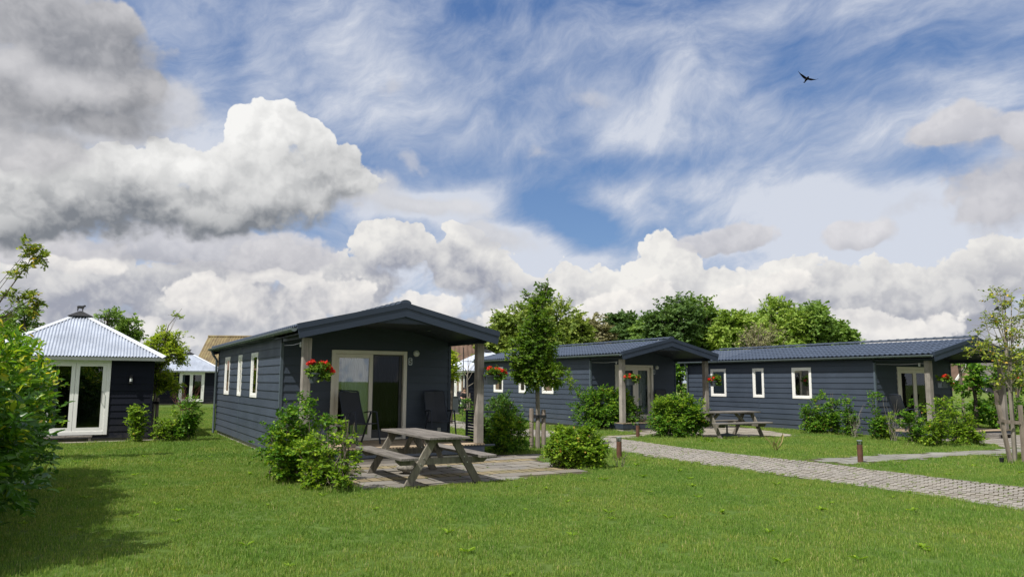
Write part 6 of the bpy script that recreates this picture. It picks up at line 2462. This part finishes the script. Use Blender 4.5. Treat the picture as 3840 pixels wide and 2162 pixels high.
hA = [(-0.11, 0.24, 0.045), (-0.06, 0.27, 0.04), (0.13, 0.25, 0.05), (0.20, 0.24, 0.05), (0.25, 0.20, 0.045), (0.29, 0.15, 0.045), (0.17, 0.12, 0.05), (0.34, 0.09, 0.04)]
flower_pot(on_cabin(1, 0.19, -0.17, 1.745), CABPOSE[1][2], 'round pot of red geraniums on the left post of cabin 5', M_RED, hA, False, 1)
hB = [(-0.06, 0.22, 0.05), (0.10, 0.20, 0.045), (0.17, 0.18, 0.05), (0.16, 0.13, 0.045), (-0.04, 0.07, 0.04), (0.32, 0.13, 0.04), (0.24, 0.17, 0.035)]
flower_pot(on_cabin(1, 4.02, -0.16, 1.72), CABPOSE[1][2], 'square pot of red geraniums on the right post of cabin 5', M_RED, hB, True, 2)
hC = [(-0.24, 0.15, 0.04), (-0.06, 0.22, 0.035), (-0.10, 0.14, 0.04), (0.06, 0.08, 0.04), (0.17, 0.13, 0.04), (-0.02, 0.05, 0.045), (0.31, 0.12, 0.04), (0.10, 0.17, 0.03)]
flower_pot(on_cabin(2, 0.24, -0.17, 1.735), CABPOSE[2][2], 'pot of coral red geraniums on the left post of the middle porch', M_ORANGE, hC, True, 3)
hD = [(-0.2, 0.12, 0.05), (-0.05, 0.17, 0.04), (0.10, 0.19, 0.04), (0.20, 0.15, 0.045), (-0.10, 0.08, 0.045), (0.26, 0.09, 0.03), (0.17, 0.12, 0.04)]
flower_pot(on_cabin(2, 4.0, -0.16, 1.70), CABPOSE[2][2], 'pot of red geraniums on the right post of the middle porch', M_RED, hD, False, 4)
hE = [(-0.06, 0.20, 0.05), (0.05, 0.24, 0.05), (0.20, 0.15, 0.05), (0.25, 0.23, 0.035), (0.36, 0.16, 0.03), (0.40, 0.0, 0.03), (0.04, -0.06, 0.035), (0.15, 0.22, 0.04)]
flower_pot(on_cabin(3, 0.40, -0.14, 1.80), CABPOSE[3][2], 'pot of red geraniums on the left post of the right-hand porch', M_RED, hE, True, 5)
flower_pot(on_cabin(3, 4.08, -0.15, 1.80), CABPOSE[3][2], 'pot of red geraniums on the right post, behind the staked tree', M_RED, hD, False, 6)


# ------------------------------------------------------------------ trees
def tree(name, loc, label, trunk, limbs, blobs, mat, leaf, n_clump, per, clump, twig, nleaf, seed, cat='tree', group=None, bark=None, shell=0.5, wr=0.6, up=0.3, noise=0.5, twig_r=0.0, droop=0.2, ex=0.62):
    """trunk: [(x,y,z,r)...] local; limbs: list of such polylines"""
    t = empty(name, (loc[0], loc[1], 0), 0, label, cat, group)
    b = MB()
    b.tube([p[:3] for p in trunk], [p[3] for p in trunk], 8)
    tr = b.build('trunk', bark or M_BARK, t, smooth=True)
    if limbs:
        b = MB()
        for l in limbs: b.tube([p[:3] for p in l], [p[3] for p in l], 6)
        b.build('limbs', bark or M_BARK, t, smooth=True)
    twig_foliage('crown', blobs, n_clump, per, clump, twig, nleaf, leaf, wr, mat, seed, up=up, shell=shell, parent=t, twig_mat=bark or M_BARK, twig_r=twig_r, noise=noise, droop=droop, ex=ex)
    return t


def auto_limbs(zb, blobs, n, r, seed, zt):
    rs = random.Random(seed)
    out = []
    for i in range(n):
        b_ = rs.choice(blobs)
        z0 = rs.uniform(zb, zt)
        e = (b_[0] + rs.uniform(-.7, .7) * b_[3], b_[1] + rs.uniform(-.7, .7) * b_[4], b_[2] + rs.uniform(-.2, .8) * b_[5])
        e = (e[0], e[1], max(e[2], z0 + 0.1))
        m_ = (e[0] * 0.45, e[1] * 0.45, z0 + (e[2] - z0) * 0.6)
        out.append([(0, 0, z0, r), (m_[0], m_[1], m_[2], r * 0.65), (e[0], e[1], e[2], r * 0.25)])
    return out


# staked tree in the middle
tx, ty = G(2016, 1683)
bl = [(0.0, 0, 1.82, 0.46, 0.40, 0.24), (-0.26, 0, 2.10, 0.50, 0.38, 0.36), (0.32, 0, 1.82, 0.42, 0.34, 0.18), (0.0, 0, 2.65, 0.40, 0.34, 0.42), (0.02, 0, 3.22, 0.28, 0.26, 0.36), (0.06, 0, 3.68, 0.16, 0.15, 0.26), (0.24, 0, 4.05, 0.08, 0.08, 0.17), (-0.12, 0, 3.8, 0.08, 0.08, 0.12), (0.74, 0, 1.72, 0.14, 0.13, 0.08), (-0.38, 0, 2.5, .2, .2, .22)]
t1 = tree('young_tree', (tx, ty), 'young street tree with a full green and bronze crown tied between two stakes', [(0, 0, -0.05, 0.065), (0.01, 0, 0.8, 0.055), (-0.01, 0, 1.6, 0.05), (0.03, 0, 2.6, 0.035), (0.08, 0, 3.4, 0.02), (0.16, 0, 4.0, 0.008)],
          auto_limbs(1.35, bl, 26, 0.02, 3, 2.9), bl, M_MAPLE, 0.082, 165, 12, 0.075, 0.15, 9, 41, bark=M_BARKL, shell=0.45, wr=0.62, twig_r=0.004, up=0.2)
for sx_ in (-0.155, 0.15):
    st = empty('tree_stake', (tx + sx_, ty - 0.05 if sx_ < 0 else ty + 0.04, 0), 0, 'round wooden stake on the %s side of the young street tree' % ('left' if sx_ < 0 else 'right'), 'stake')
    b = MB()
    b.lathe([(0.055, -0.05), (0.055, 0.98 if sx_ < 0 else 0.95), (0.045, 1.0 if sx_ < 0 else 0.97)], 10)
    b.build('stake', M_STAKE, st, smooth=True)
b = MB()
b.box(-0.215, 0.21, -0.115, 0.095, 0.76, 0.84)
bb = MB()
for z0, z1 in ((0.76, 0.84),):
    n_ = 16
    V, Fc = [], []
    for zz in (z0, z1):
        for rr in (1.0, 0.93):
            for k in range(n_):
                a = 2 * math.pi * k / n_
                V.append((-0.003 + 0.222 * rr * math.cos(a), -0.005 + 0.075 * (rr if rr == 1 else 0.8) * math.sin(a), zz))
    for k in range(n_):
        k2 = (k + 1) % n_
        Fc += [(k, k2, 2 * n_ + k2, 2 * n_ + k), (n_ + k2, n_ + k, 3 * n_ + k, 3 * n_ + k2), (2 * n_ + k, 2 * n_ + k2, 3 * n_ + k2, 3 * n_ + k), (k2, k, n_ + k, n_ + k2)]
    bb.add(V, Fc)
o = bb.build('tree_tie', M_BLACK, label='black rubber tie band holding the young street tree to its stakes', cat='tree tie')
o.location = (tx, ty, 0)

# staked tree on the right
tx, ty = G(3806, 1738)
bl = [(0.10, 0, 2.1, 0.22, 0.25, 0.35), (-0.48, 0, 2.42, 0.26, 0.25, 0.24), (0.35, 0, 2.6, 0.35, 0.35, 0.4), (0.05, 0, 3.0, 0.30, 0.25, 0.35), (-0.05, 0, 3.5, 0.14, 0.14, 0.2), (0.55, 0, 3.2, 0.3, 0.3, 0.35), (-0.55, 0, 2.85, 0.12, 0.12, 0.10), (-0.30, 0, 3.15, 0.14, 0.12, 0.12), (-0.25, 0, 1.62, 0.12, 0.12, 0.12), (0.8, 0, 2.2, 0.35, 0.35, 0.4), (-0.18, 0, 3.72, 0.12, 0.1, 0.08), (0.2, 0, 1.7, 0.2, 0.2, 0.15)]
limbs = auto_limbs(1.6, bl, 32, 0.010, 9, 3.0) + [[(0.03, 0, 1.5, 0.02), (0.12, 0, 2.5, 0.014), (0.2, 0, 3.6, 0.008)], [(-0.02, 0, 1.6, 0.018), (-0.25, 0, 2.3, 0.011), (-0.42, 0, 3.05, 0.006)], [(0, 0, 1.4, 0.018), (0.0, 0, 2.6, 0.014), (-0.05, 0, 3.7, 0.007)]]
t2 = tree('young_tree', (tx, ty), 'sparse young tree with thin olive leaves tied to stakes at the right edge', [(0, 0, -0.05, 0.042), (0.01, 0, 0.9, 0.036), (0, 0, 1.8, 0.03), (0.03, 0, 2.8, 0.018), (0.05, 0, 3.6, 0.008)],
          limbs, bl, M_OLIVE, 0.064, 105, 6, 0.08, 0.15, 6, 42, bark=M_BARKL, shell=0.3, wr=0.62, twig_r=0.003, noise=0.9, ex=0.45)
for k, (sx_, lean, lb) in enumerate([(-0.215, 0.06, 'grey leaning stake left of the sparse young tree'), (0.15, 0.0, 'grey square stake at the right of the sparse young tree')]):
    st = empty('tree_stake', (tx + sx_ + (0.09 if k == 0 else 0), ty - 0.08, 0), 0, lb, 'stake')
    b = MB()
    h_ = 1.22
    b.hexa([(-0.034, -0.03, -0.05), (0.034, -0.03, -0.05), (0.034, 0.03, -0.05), (-0.034, 0.03, -0.05)] + [(-0.034 - (0.19 if k == 0 else 0), -0.04, h_), (0.034 - (0.19 if k == 0 else 0), -0.03, h_), (0.034 - (0.19 if k == 0 else 0), 0.03, h_), (-0.034 - (0.19 if k == 0 else 0), 0.03, h_)])
    b.build('stake', M_STAKE, st)
b = MB()
b.bar((-0.32, -0.14, 0.90), (0.25, -0.10, 0.84), 0.012, 0.06)
b.bar((-0.30, 0.0, 0.86), (0.25, 0.03, 0.84), 0.012, 0.06)
o = b.build('tree_tie', M_STAKE, label='flat grey strap tying the sparse tree to its stakes', cat='tree tie')
o.location = (tx, ty, 0)
st = empty('guard_pole', (tx + 0.11, ty + 0.12, 0), 0, 'second thin mottled stem standing against the sparse young tree', 'stake')
b = MB()
b.tube([(0, 0, -0.05), (0.01, 0, 1.2), (0.06, 0.02, 2.2)], [0.028, 0.025, 0.012], 8)
b.build('stake', M_BARKL, st)
# small bird perched in that tree
pb = empty('perched_bird', AT(3737, 1157, ty), 0.3, 'tiny dark bird perched in the sparse tree at the right', 'bird')
skin_body('body', [(-0.07, 0, -0.035), (-0.02, 0, -0.005), (0.02, 0, 0.015), (0.045, 0, 0.045), (0.075, 0, 0.047)], [(0, 1), (1, 2), (2, 3), (3, 4)], [0.008, 0.024, 0.026, 0.018, 0.004], M_BLACK, pb, 2)

# yellow-green staked tree between near hut and far hut
tx, ty = -11.42, 24.2
bl = [(0.15, 0, 2.72, 0.42, 0.4, 0.34), (-0.10, 0, 2.45, 0.36, 0.34, 0.3), (0.48, 0, 2.45, 0.36, 0.34, 0.32), (0.08, 0, 3.1, 0.16, 0.16, 0.26), (0.3, 0, 1.75, 0.40, 0.3, 0.16), (0.58, 0, 3.62, 0.07, 0.07, 0.16), (0.0, 0, 1.5, 0.2, 0.2, 0.3), (0.72, 0, 3.1, 0.10, 0.10, 0.10), (0.62, 0, 1.55, 0.2, 0.2, 0.12)]
tree('young_tree', (tx, ty), 'young yellow-green tree beside the near hut roof', [(0, 0, -0.05, 0.05), (0.05, 0, 1.2, 0.045), (0.12, 0, 2.4, 0.03), (0.35, 0, 3.4, 0.015), (0.75, 0, 3.95, 0.005)],
     auto_limbs(1.2, bl, 24, 0.016, 5, 2.6), bl, M_YELLOWG, 0.085, 125, 10, 0.09, 0.17, 8, 43, bark=M_BARKL, shell=0.35, twig_r=0.004)
for k, (sx_, lb) in enumerate([(-0.16, 'left wooden stake of the yellow-green tree by the hut corner'), (0.22, 'right wooden stake of the yellow-green tree by the hut corner')]):
    st = empty('tree_stake', (-10.75 + sx_, 22.6, 0), 0, lb, 'stake')
    b = MB()
    b.lathe([(0.05, -0.05), (0.05, 1.45 - 0.35 * k), (0.04, 1.48 - 0.35 * k)], 10)
    b.build('stake', M_STAKE, st, smooth=True)
b = MB()
b.box(-0.24, 0.30, -0.03, 0.03, 0.95, 1.02)
o = b.build('tree_tie', M_BLACK, label='dark band between the two stakes by the hut corner', cat='tree tie')
o.location = (-10.75, 22.55, 0)
# reddish bare shrub behind them
s = empty('bare_red_shrub', (-17.6, 41.0, 0), 0, 'leafless reddish shrub against the far hut wall', 'shrub')
rs = random.Random(77)
stems(s, 'stem', [(rs.uniform(-.3, .3), 0) for _ in range(30)], [(rs.uniform(-.9, .9), rs.uniform(-.3, .3), rs.uniform(.7, 1.5)) for _ in range(30)], 0.012, 0.004, mat_plain('red_twig', (0.16, 0.06, 0.05), 0.8), 4, 0.1)

# thin tree behind the laurel hedge, branches reaching over
tx, ty = -11.0, 15.0
bl = [(0.1, 0, 2.75, 0.4, 0.4, 0.25), (0.45, 0, 2.4, 0.35, 0.3, 0.2), (0.0, 0, 2.2, 0.45, 0.4, 0.3)] + [(x, 0, z, r, r, r * .8) for x, z, r in [(1.02, 3.72, .05), (1.2, 3.95, .07), (1.32, 4.12, .08), (1.42, 4.28, .08), (1.25, 4.3, .06), (1.5, 4.1, .05), (0.85, 3.30, .08), (1.0, 3.28, .07), (1.2, 3.22, .09), (1.38, 3.30, .08), (1.5, 3.2, .06), (1.42, 3.05, .06), (0.62, 2.98, .08), (0.8, 2.85, .07), (0.3, 3.1, .12), (0.15, 3.25, .1), (1.15, 2.35, .08), (1.22, 2.15, .07), (1.08, 2.1, .06)]]
limbs = [[(0, 0, 1.8, 0.03), (0.6, 0, 3.0, 0.02), (1.15, 0, 3.85, 0.010), (1.45, 0, 4.35, 0.004)], [(0.3, 0, 2.4, 0.02), (0.9, 0, 2.95, 0.012), (1.45, 0, 3.3, 0.004)], [(0.2, 0, 2.2, 0.02), (0.8, 0, 2.75, 0.01), (1.15, 0, 3.05, 0.004)], [(0.4, 0, 2.2, 0.015), (1.1, 0, 2.65, 0.008), (1.55, 0, 2.72, 0.003)]] + auto_limbs(1.5, bl, 10, 0.012, 3, 2.4)
tree('thin_tree', (tx, ty), 'thin tree with long bare shoots reaching up behind the laurel hedge', [(0, 0, -0.05, 0.06), (0, 0, 1.5, 0.045), (-0.1, 0, 2.8, 0.03), (-0.2, 0, 3.4, 0.012)], limbs, bl, M_OLIVE, 0.095, 95, 5, 0.04, 0.12, 6, 44, bark=M_BARK, shell=0.2, wr=0.5, twig_r=0.004, ex=0.22)


# background trees
def far_tree(px, pyb, pytop, wpx, dist, label, mat, seed, lobes=7, dens=1.0, bark=None, group='trees on the horizon', loose=0.0, leaf=None, name='background_tree', flat_top=False):
    x = AT(px, 1430, dist)[0]
    top = AT(px, pytop, dist)[2]
    w = wpx / FPX * dist / 2
    rs = random.Random(seed)
    zb = top * 0.28
    h = (top - zb) / 2
    zc = zb + h
    bl = [(0, 0, zc, w * 0.62, w * 0.55, h * 0.85)]
    for i in range(lobes):
        a = 2 * math.pi * i / lobes + rs.uniform(-.3, .3)
        k = rs.uniform(0.45, 0.75)
        zz = zc + rs.uniform(-0.45, 0.55) * h
        rr = rs.uniform(0.30, 0.46)
        bl.append((w * k * math.cos(a), w * k * 0.8 * math.sin(a), zz, w * rr, w * rr, h * rr * 1.05))
    bl.append((rs.uniform(-.2, .2) * w, 0, top - h * 0.34, w * 0.4, w * 0.4, h * 0.34))
    lf = leaf or max(0.16, dist * 0.0042)
    nc = int(dens * (26 * (w * h) ** 0.65 + 40))
    return tree(name, (x, dist), label, [(0, 0, -0.1, 0.035 * top), (0, 0, zb, 0.03 * top), (0.1, 0, zc, 0.02 * top), (0, 0, top - 0.25 * h, 0.006 * top)], auto_limbs(zb * .7, bl, 26, 0.010 * top, seed, zc),
                bl, mat, lf, nc, 10, w * (0.10 + loose), w * 0.16 + 0.3, 9, seed, group=group, bark=bark, shell=0.5, wr=0.75, twig_r=0.012 if loose > 0.03 else 0.0, up=0.25, noise=0.7)


far_tree(2010, 0, 1135, 330, 62, 'broad chestnut with yellow-green leaf clusters behind the young street tree', FARM['chestnut'], 101, 9, 1.5)
far_tree(1880, 0, 1185, 170, 60, 'round chestnut just right of the near cabin gable', FARM['chestnut'], 102, 6, 1.3)
far_tree(2160, 0, 1178, 130, 64, 'small dark chestnut right of the broad one', FARM['chestnut'], 103, 6, 1.2)
far_tree(2245, 0, 1196, 120, 74, 'pale tan half bare tree above the middle roof', FARM['tan'], 104, 6, 0.9, loose=0.05)
far_tree(2300, 0, 1172, 110, 76, 'tall loose dark tree in the gap above the middle roof', FARM['dark'], 105, 6, 0.8, loose=0.04)
far_tree(2372, 0, 1186, 120, 72, 'dark ragged tree above the middle cabin ridge', FARM['dark'], 106, 6, 0.9, loose=0.02)
far_tree(2420, 0, 1210, 120, 66, 'lower mid green tree left of the large dark ones', FARM['mid'], 107, 6, 1.1)
far_tree(2520, 0, 1126, 220, 58, 'large dark oak with an airy top above the middle porch gable', FARM['dark'], 108, 8, 1.2, loose=0.03)
far_tree(2640, 0, 1118, 210, 60, 'large mid green oak right above the middle cabin gable', FARM['mid'], 109, 8, 1.3, loose=0.02)
far_tree(2755, 0, 1180, 170, 56, 'bright yellow-green tree between the dark oak and the big round tree', FARM['bright'], 110, 7, 1.3)
far_tree(2900, 0, 1135, 280, 60, 'big round bright green tree over the right-hand cabin roof', FARM['bright'], 111, 9, 1.4)
far_tree(3050, 0, 1150, 240, 61, 'wide mid green tree right of the big round tree', FARM['mid'], 112, 8, 1.4)
far_tree(3150, 0, 1200, 130, 61, 'sloping mid green tree at the right end of the tree group', FARM['mid'], 113, 6, 1.3)
far_tree(2850, 0, 1225, 190, 50, 'half dead brown twiggy bush in front of the big round tree', FARM['tan'], 114, 6, 0.35, loose=0.06, leaf=0.12)
far_tree(385, 0, 1152, 120, 48, 'loose dark tree with two tufts behind the near hut roof', FARM['mid'], 115, 6, 0.28, loose=0.06)
far_tree(465, 0, 1190, 130, 50, 'lower dark tree sloping down behind the near hut roof', FARM['mid'], 116, 6, 0.7, loose=0.02)
far_tree(70, 0, 1140, 190, 45, 'dark round tree at the far left above the brown roof', FARM['mid'], 117, 7, 0.8, loose=0.02)
far_tree(1720, 0, 1300, 90, 72, 'small dark conifer like tree behind the brown roof seen through the porch', FARM['dark'], 118, 5, 0.9)
far_tree(1690, 0, 1300, 40, 30, 'yellow-green tree peeping out right of the near porch wall', M_YELLOWG, 119, 5, 0.6, leaf=0.09)
far_tree(3560, 0, 1385, 150, 108, 'dark green tree beside the pink farmhouse', FARM['mid'], 120, 6, 1.0)
far_tree(3800, 0, 1330, 260, 112, 'far dark tree behind the thatched roof', FARM['dark'], 121, 6, 0.9)
far_tree(1790, 0, 1275, 60, 66, 'feathery dark tree top over the white hut roof', FARM['dark'], 122, 5, 0.7, loose=0.04)

for i, (X, Y_, w_, top_, kind_) in enumerate([(27, 15.5, 3.2, 7.5, 'mid'), (31, 20.5, 3.4, 8.0, 'dark'), (30, 26.0, 3.0, 7.0, 'mid'), (3.0, -24, 4.0, 9.0, 'dark'), (10.5, -22, 4.0, 8.0, 'mid'), (-4.5, -27, 4.0, 8.0, 'mid')]):
    bl = [(0, 0, top_ * .6, w_ * .6, w_ * .6, top_ * .35)] + [(w_ * .55 * math.cos(k * 1.05), w_ * .55 * math.sin(k * 1.05), top_ * (.5 + .1 * (k % 3)), w_ * .4, w_ * .4, top_ * .17) for k in range(6)]
    tree('garden_tree', (X, Y_), ['tree mirrored in the right-hand porch door, nearest of the row', 'tall tree mirrored in the right-hand porch door', 'tree mirrored in the right-hand porch door, farthest of the row', 'tall tree mirrored in the near hut door', 'tree mirrored at the right of the near hut door', 'tree mirrored at the left of the near hut door'][i],
         [(0, 0, -.1, .2), (0, 0, top_ * .4, .16), (0, 0, top_ * .8, .05)], None, bl, FARM[kind_], 0.26, 150, 9, 0.3, 0.6, 8, 200 + i, group='garden trees outside the view, mirrored in the doors', wr=0.75)

# leafy espalier lindens behind the right-hand cabin, and between the cabins
def pollard(px, pyb, dist, clumps, label, seed, r=0.09, rtop=0.06):
    x, y = AT(px, 1500, dist)[:2]
    bl = []
    for (cx_, cy_, w, h) in clumps:
        X, _, Z = AT(cx_, cy_, dist)
        bl.append((X - x, 0, Z, w / FPX * dist / 2, 0.3, h / FPX * dist / 2))
    zt = max(b_[2] for b_ in bl)
    return tree('espalier_linden', (x, y), label, [(0, 0, -0.05, r), (0.04, 0, zt * 0.5, r * 0.8), (-0.03, 0, zt, rtop)], auto_limbs(zt * 0.4, bl, 8, 0.025, seed, zt), bl, M_BEECH, 0.095, 9 + 9 * len(bl), 8, 0.08, 0.18, 8, seed, group='espalier lindens beyond the porches', bark=M_BARK, shell=0.4, wr=0.85)


pollard(3655, 1612, 27, [(3655, 1400, 46, 60), (3645, 1450, 46, 36), (3672, 1545, 50, 60)], 'knotty linden trunk with leaf tufts left of the staked tree', 131, 0.075)
pollard(3738, 1612, 27.5, [(3722, 1400, 60, 60), (3745, 1500, 36, 40), (3730, 1560, 80, 60)], 'thick linden trunk with a round leaf tuft behind the right porch post', 133, 0.13, 0.09)
pollard(3608, 1560, 34, [(3600, 1440, 40, 50), (3620, 1350, 110, 50)], 'thinner linden trunk near the pink gable', 134, 0.06)
pollard(3815, 1600, 29, [(3830, 1420, 90, 80), (3800, 1590, 90, 60)], 'linden trunk right behind the sparse tree', 135, 0.09)
pollard(2553, 1600, 33.5, [(2553, 1395, 56, 50), (2553, 1430, 36, 60), (2553, 1490, 60, 90), (2550, 1540, 60, 80)], 'leafy espalier linden in the gap between the two far cabins', 136, 0.055)
x_, y_, _z = AT(3700, 1530, 28.5)
shrub('wild_hedge', (x_, y_), [(-0.6, 0, 0.55, 0.5, 0.3, 0.5), (0.2, 0, 0.5, 0.6, 0.3, 0.5), (1.0, 0, 0.6, 0.5, 0.3, 0.5), (1.6, 0, 0.45, 0.5, 0.3, 0.4)], 'scrubby green hedge along the wire fence behind the right-hand porch', M_BEECH, leaf=0.085, n_clump=44, per=8, seed=140, cat='hedge', clump=0.1, twig=0.2)
# pale bare sapling seen through the near porch
px_, py_ = G(1752, 1560)
s = empty('bare_sapling', (px_, py_, 0), 0, 'pale leafless sapling in front of the hut seen under the porch', 'tree')
b = MB()
b.tube([(0, 0, -0.03), (0.01, 0, 0.9), (-0.02, 0, 1.75), (0.02, 0, 2.3), (0.0, 0, 2.9)], [0.05, 0.045, 0.035, 0.02, 0.008], 8)
b.build('trunk', M_BARKL, s, smooth=True)
b = MB()
rs = random.Random(91)
for l in [[(0, 0, 1.4, .022), (0.35, 0, 1.62, .016), (0.5, 0, 2.0, .006)], [(0.3, 0, 1.6, .012), (0.7, 0, 1.72, .005)]] + [[(0, 0, z, .014), (dx * .5, 0, z + .35, .009), (dx, 0.1, z + .75, .003)] for z, dx in ((1.7, .4), (1.8, -.35), (2.0, .5), (2.1, -.6), (2.2, .2), (1.9, -.8))]:
    b.tube([p[:3] for p in l], [p[3] for p in l], 6)
b.build('limbs', M_BARKL, s)
st = empty('tree_stake', (px_ + 0.12, py_ - 0.1, 0), 0, 'wooden stake of the pale leafless sapling by the hut', 'stake')
b = MB()
b.lathe([(0.04, -0.05), (0.04, 1.1)], 8)
b.build('stake', M_STAKE, st)
# hedge right of it (dark)
x_, y_, _z = AT(1768, 1530, 30)
shrub('dark_shrub', (x_, y_), [(0, 0, 0.5, 0.35, 0.3, 0.5)], 'dark shrub behind the slatted screen beyond the porch', M_DARKL, leaf=0.07, n_clump=26, per=10, seed=141)

# ------------------------------------------------------------------ fence and bales on the right
def wire_fence(x0, y0, x1, y1, n, label):
    f = empty('wire_fence', (0, 0, 0), 0, label, 'fence')
    for i in range(n):
        t = i / (n - 1)
        b = MB()
        X, Y_ = x0 + (x1 - x0) * t, y0 + (y1 - y0) * t
        b.lathe([(0.045, -0.05), (0.045, 1.05), (0.03, 1.07)], 8, (X, Y_, 0))
        b.build('post', M_STAKE, f)
    b = MB()
    for z in (0.15, 0.35, 0.55, 0.75, 0.95):
        b.tube([(x0, y0, z), (x1, y1, z)], 0.005, 4)
    b.build('wire', M_STEEL, f)


xa, ya, _z = AT(3590, 1600, 30)
xb, yb, _z = AT(3900, 1600, 30)
wire_fence(xa, 29.5, xb + 1, 28.5, 5, 'wire fence with wooden posts behind the right-hand porch')
M_BALE = mat_plain('black_wrap', (0.010, 0.010, 0.012), 0.28, 0, 0.6)
k = 0
x0_ = AT(3700, 1480, 86)[0]
for r_, n_ in ((0, 7), (1, 6)):
    for i in range(n_):
        b = MB()
        b.lathe([(0.58, -0.6), (0.62, -0.5), (0.63, 0.5), (0.58, 0.6)], 14)
        me = b.mesh('wrapped_bale', M_BALE, True)
        o = link('wrapped_bale', me, None, (x0_ + (i + 0.5 * r_) * 1.27, 86, 0.63 + r_ * 1.1))
        o.rotation_euler = (R(90), 0, R(8))
        tag(o, 'black plastic wrapped round bale in the pile beyond the fence', 'bale', 'black wrapped bales piled beyond the fence')

# dandelion dots and clover in the lawn
def mk_flowerlet():
    mt, n, out = new_mat('dandelion')
    principled(n, out, (0.75, 0.55, 0.03), 0.7)
    return mt


M_DAND = mk_flowerlet()
for i, (px, py) in enumerate([(711, 1644), (733, 1648), (1050, 1783)]):
    xx_, yy_ = G(px, py)
    o = empty('dandelion', (xx_, yy_, 0), 0, ['yellow dandelion left of the pair below the hornbeam shrub', 'yellow dandelion right of the pair below the hornbeam shrub', 'yellow dandelion in the grass before the large beech shrub'][i], 'flower')
    b = MB()
    b.tube([(0, 0, 0), (0, 0, 0.07)], 0.003, 5)
    b.build('stalk', M_GERA, o)
    b = MB()
    b.lathe([(0.005, 0.068), (0.022, 0.078), (0.018, 0.086), (0.0, 0.088)], 10)
    b.build('flower_head', M_DAND, o)
# broad leaved rosettes in the lawn
rsw = np.random.RandomState(17)
wt = []
for k in range(3):
    n = 9
    a = rsw.rand(n) * 6.28
    D = np.c_[np.cos(a), np.sin(a), 0.35 + 0.3 * rsw.rand(n)]
    wt.append(bpy.data.objects.new('lawn_weed', leaf_mesh('lawn_weed', np.zeros((n, 3)), D, np.tile([0, 0, 1.0], (n, 1)), 0.05 + 0.05 * rsw.rand(n), np.full(n, 0.026), M_BEECHY, (LEAF8, LEAF8_F))))
Pw_, rr_ = lawn_points(0.9, 5.5, 17.0, 0.85, 5)
Pw_ = Pw_[rr_.rand(len(Pw_)) < 0.5]
scatter('lawn_weeds', np.c_[Pw_, np.full(len(Pw_), 0.012)], rr_.rand(len(Pw_)) * 6.28, 0.6 + 0.7 * rr_.rand(len(Pw_)), rr_.randint(0, 3, len(Pw_)), wt, kind='stuff', label='light green broad leaved weeds scattered in the lawn', cat='grass')
# moss and weeds in the joints of the path
Pj = []
rsj = np.random.RandomState(19)
for _ in range(800):
    t = rsj.rand()
    a, b_ = param(near_l, t), param(far_l, t)
    Pj.append(a + (b_ - a) * rsj.rand())
for _ in range(60):
    q = np.array(PATIO1).mean(0) + rsj.randn(2) * np.array([1.2, 0.9])
    if inside(q[None], PATIO1)[0]: Pj.append(q)
Pj = np.array(Pj)
scatter('joint_weeds', np.c_[Pj, np.full(len(Pj), 0.012)], rsj.rand(len(Pj)) * 6.28, 0.25 + 0.45 * rsj.rand(len(Pj)), rsj.randint(0, 3, len(Pj)), edge_t, kind='stuff', label='small grass weeds growing in the brick joints', cat='grass')

# longer grass left standing round the feet of the shrubs and stakes
rsf = np.random.RandomState(23)
Pf = []
for (fx, fy, fr) in FEET + [(*G(2016, 1683), 0.2), (*G(3806, 1738), 0.25), (*G(2322, 1723), 0.1), (*G(3227, 1733), 0.1)]:
    k = int(60 * fr + 8)
    a, q = rsf.rand(k) * 6.28, fr * (0.4 + 0.9 * rsf.rand(k))
    Pf.append(np.c_[fx + np.cos(a) * q, fy + np.sin(a) * q * 0.8])
Pf = np.concatenate(Pf)
kf = np.ones(len(Pf), bool)
for poly in NOGRASS: kf &= ~inside(Pf, poly)
Pf = Pf[kf]
scatter('long_grass', np.c_[Pf, np.full(len(Pf), 0.0)], rsf.rand(len(Pf)) * 6.28, 1.4 + 1.5 * rsf.rand(len(Pf)), rsf.randint(0, 3, len(Pf)), edge_t, kind='stuff', label='longer unmown grass round the feet of the shrubs', cat='grass')
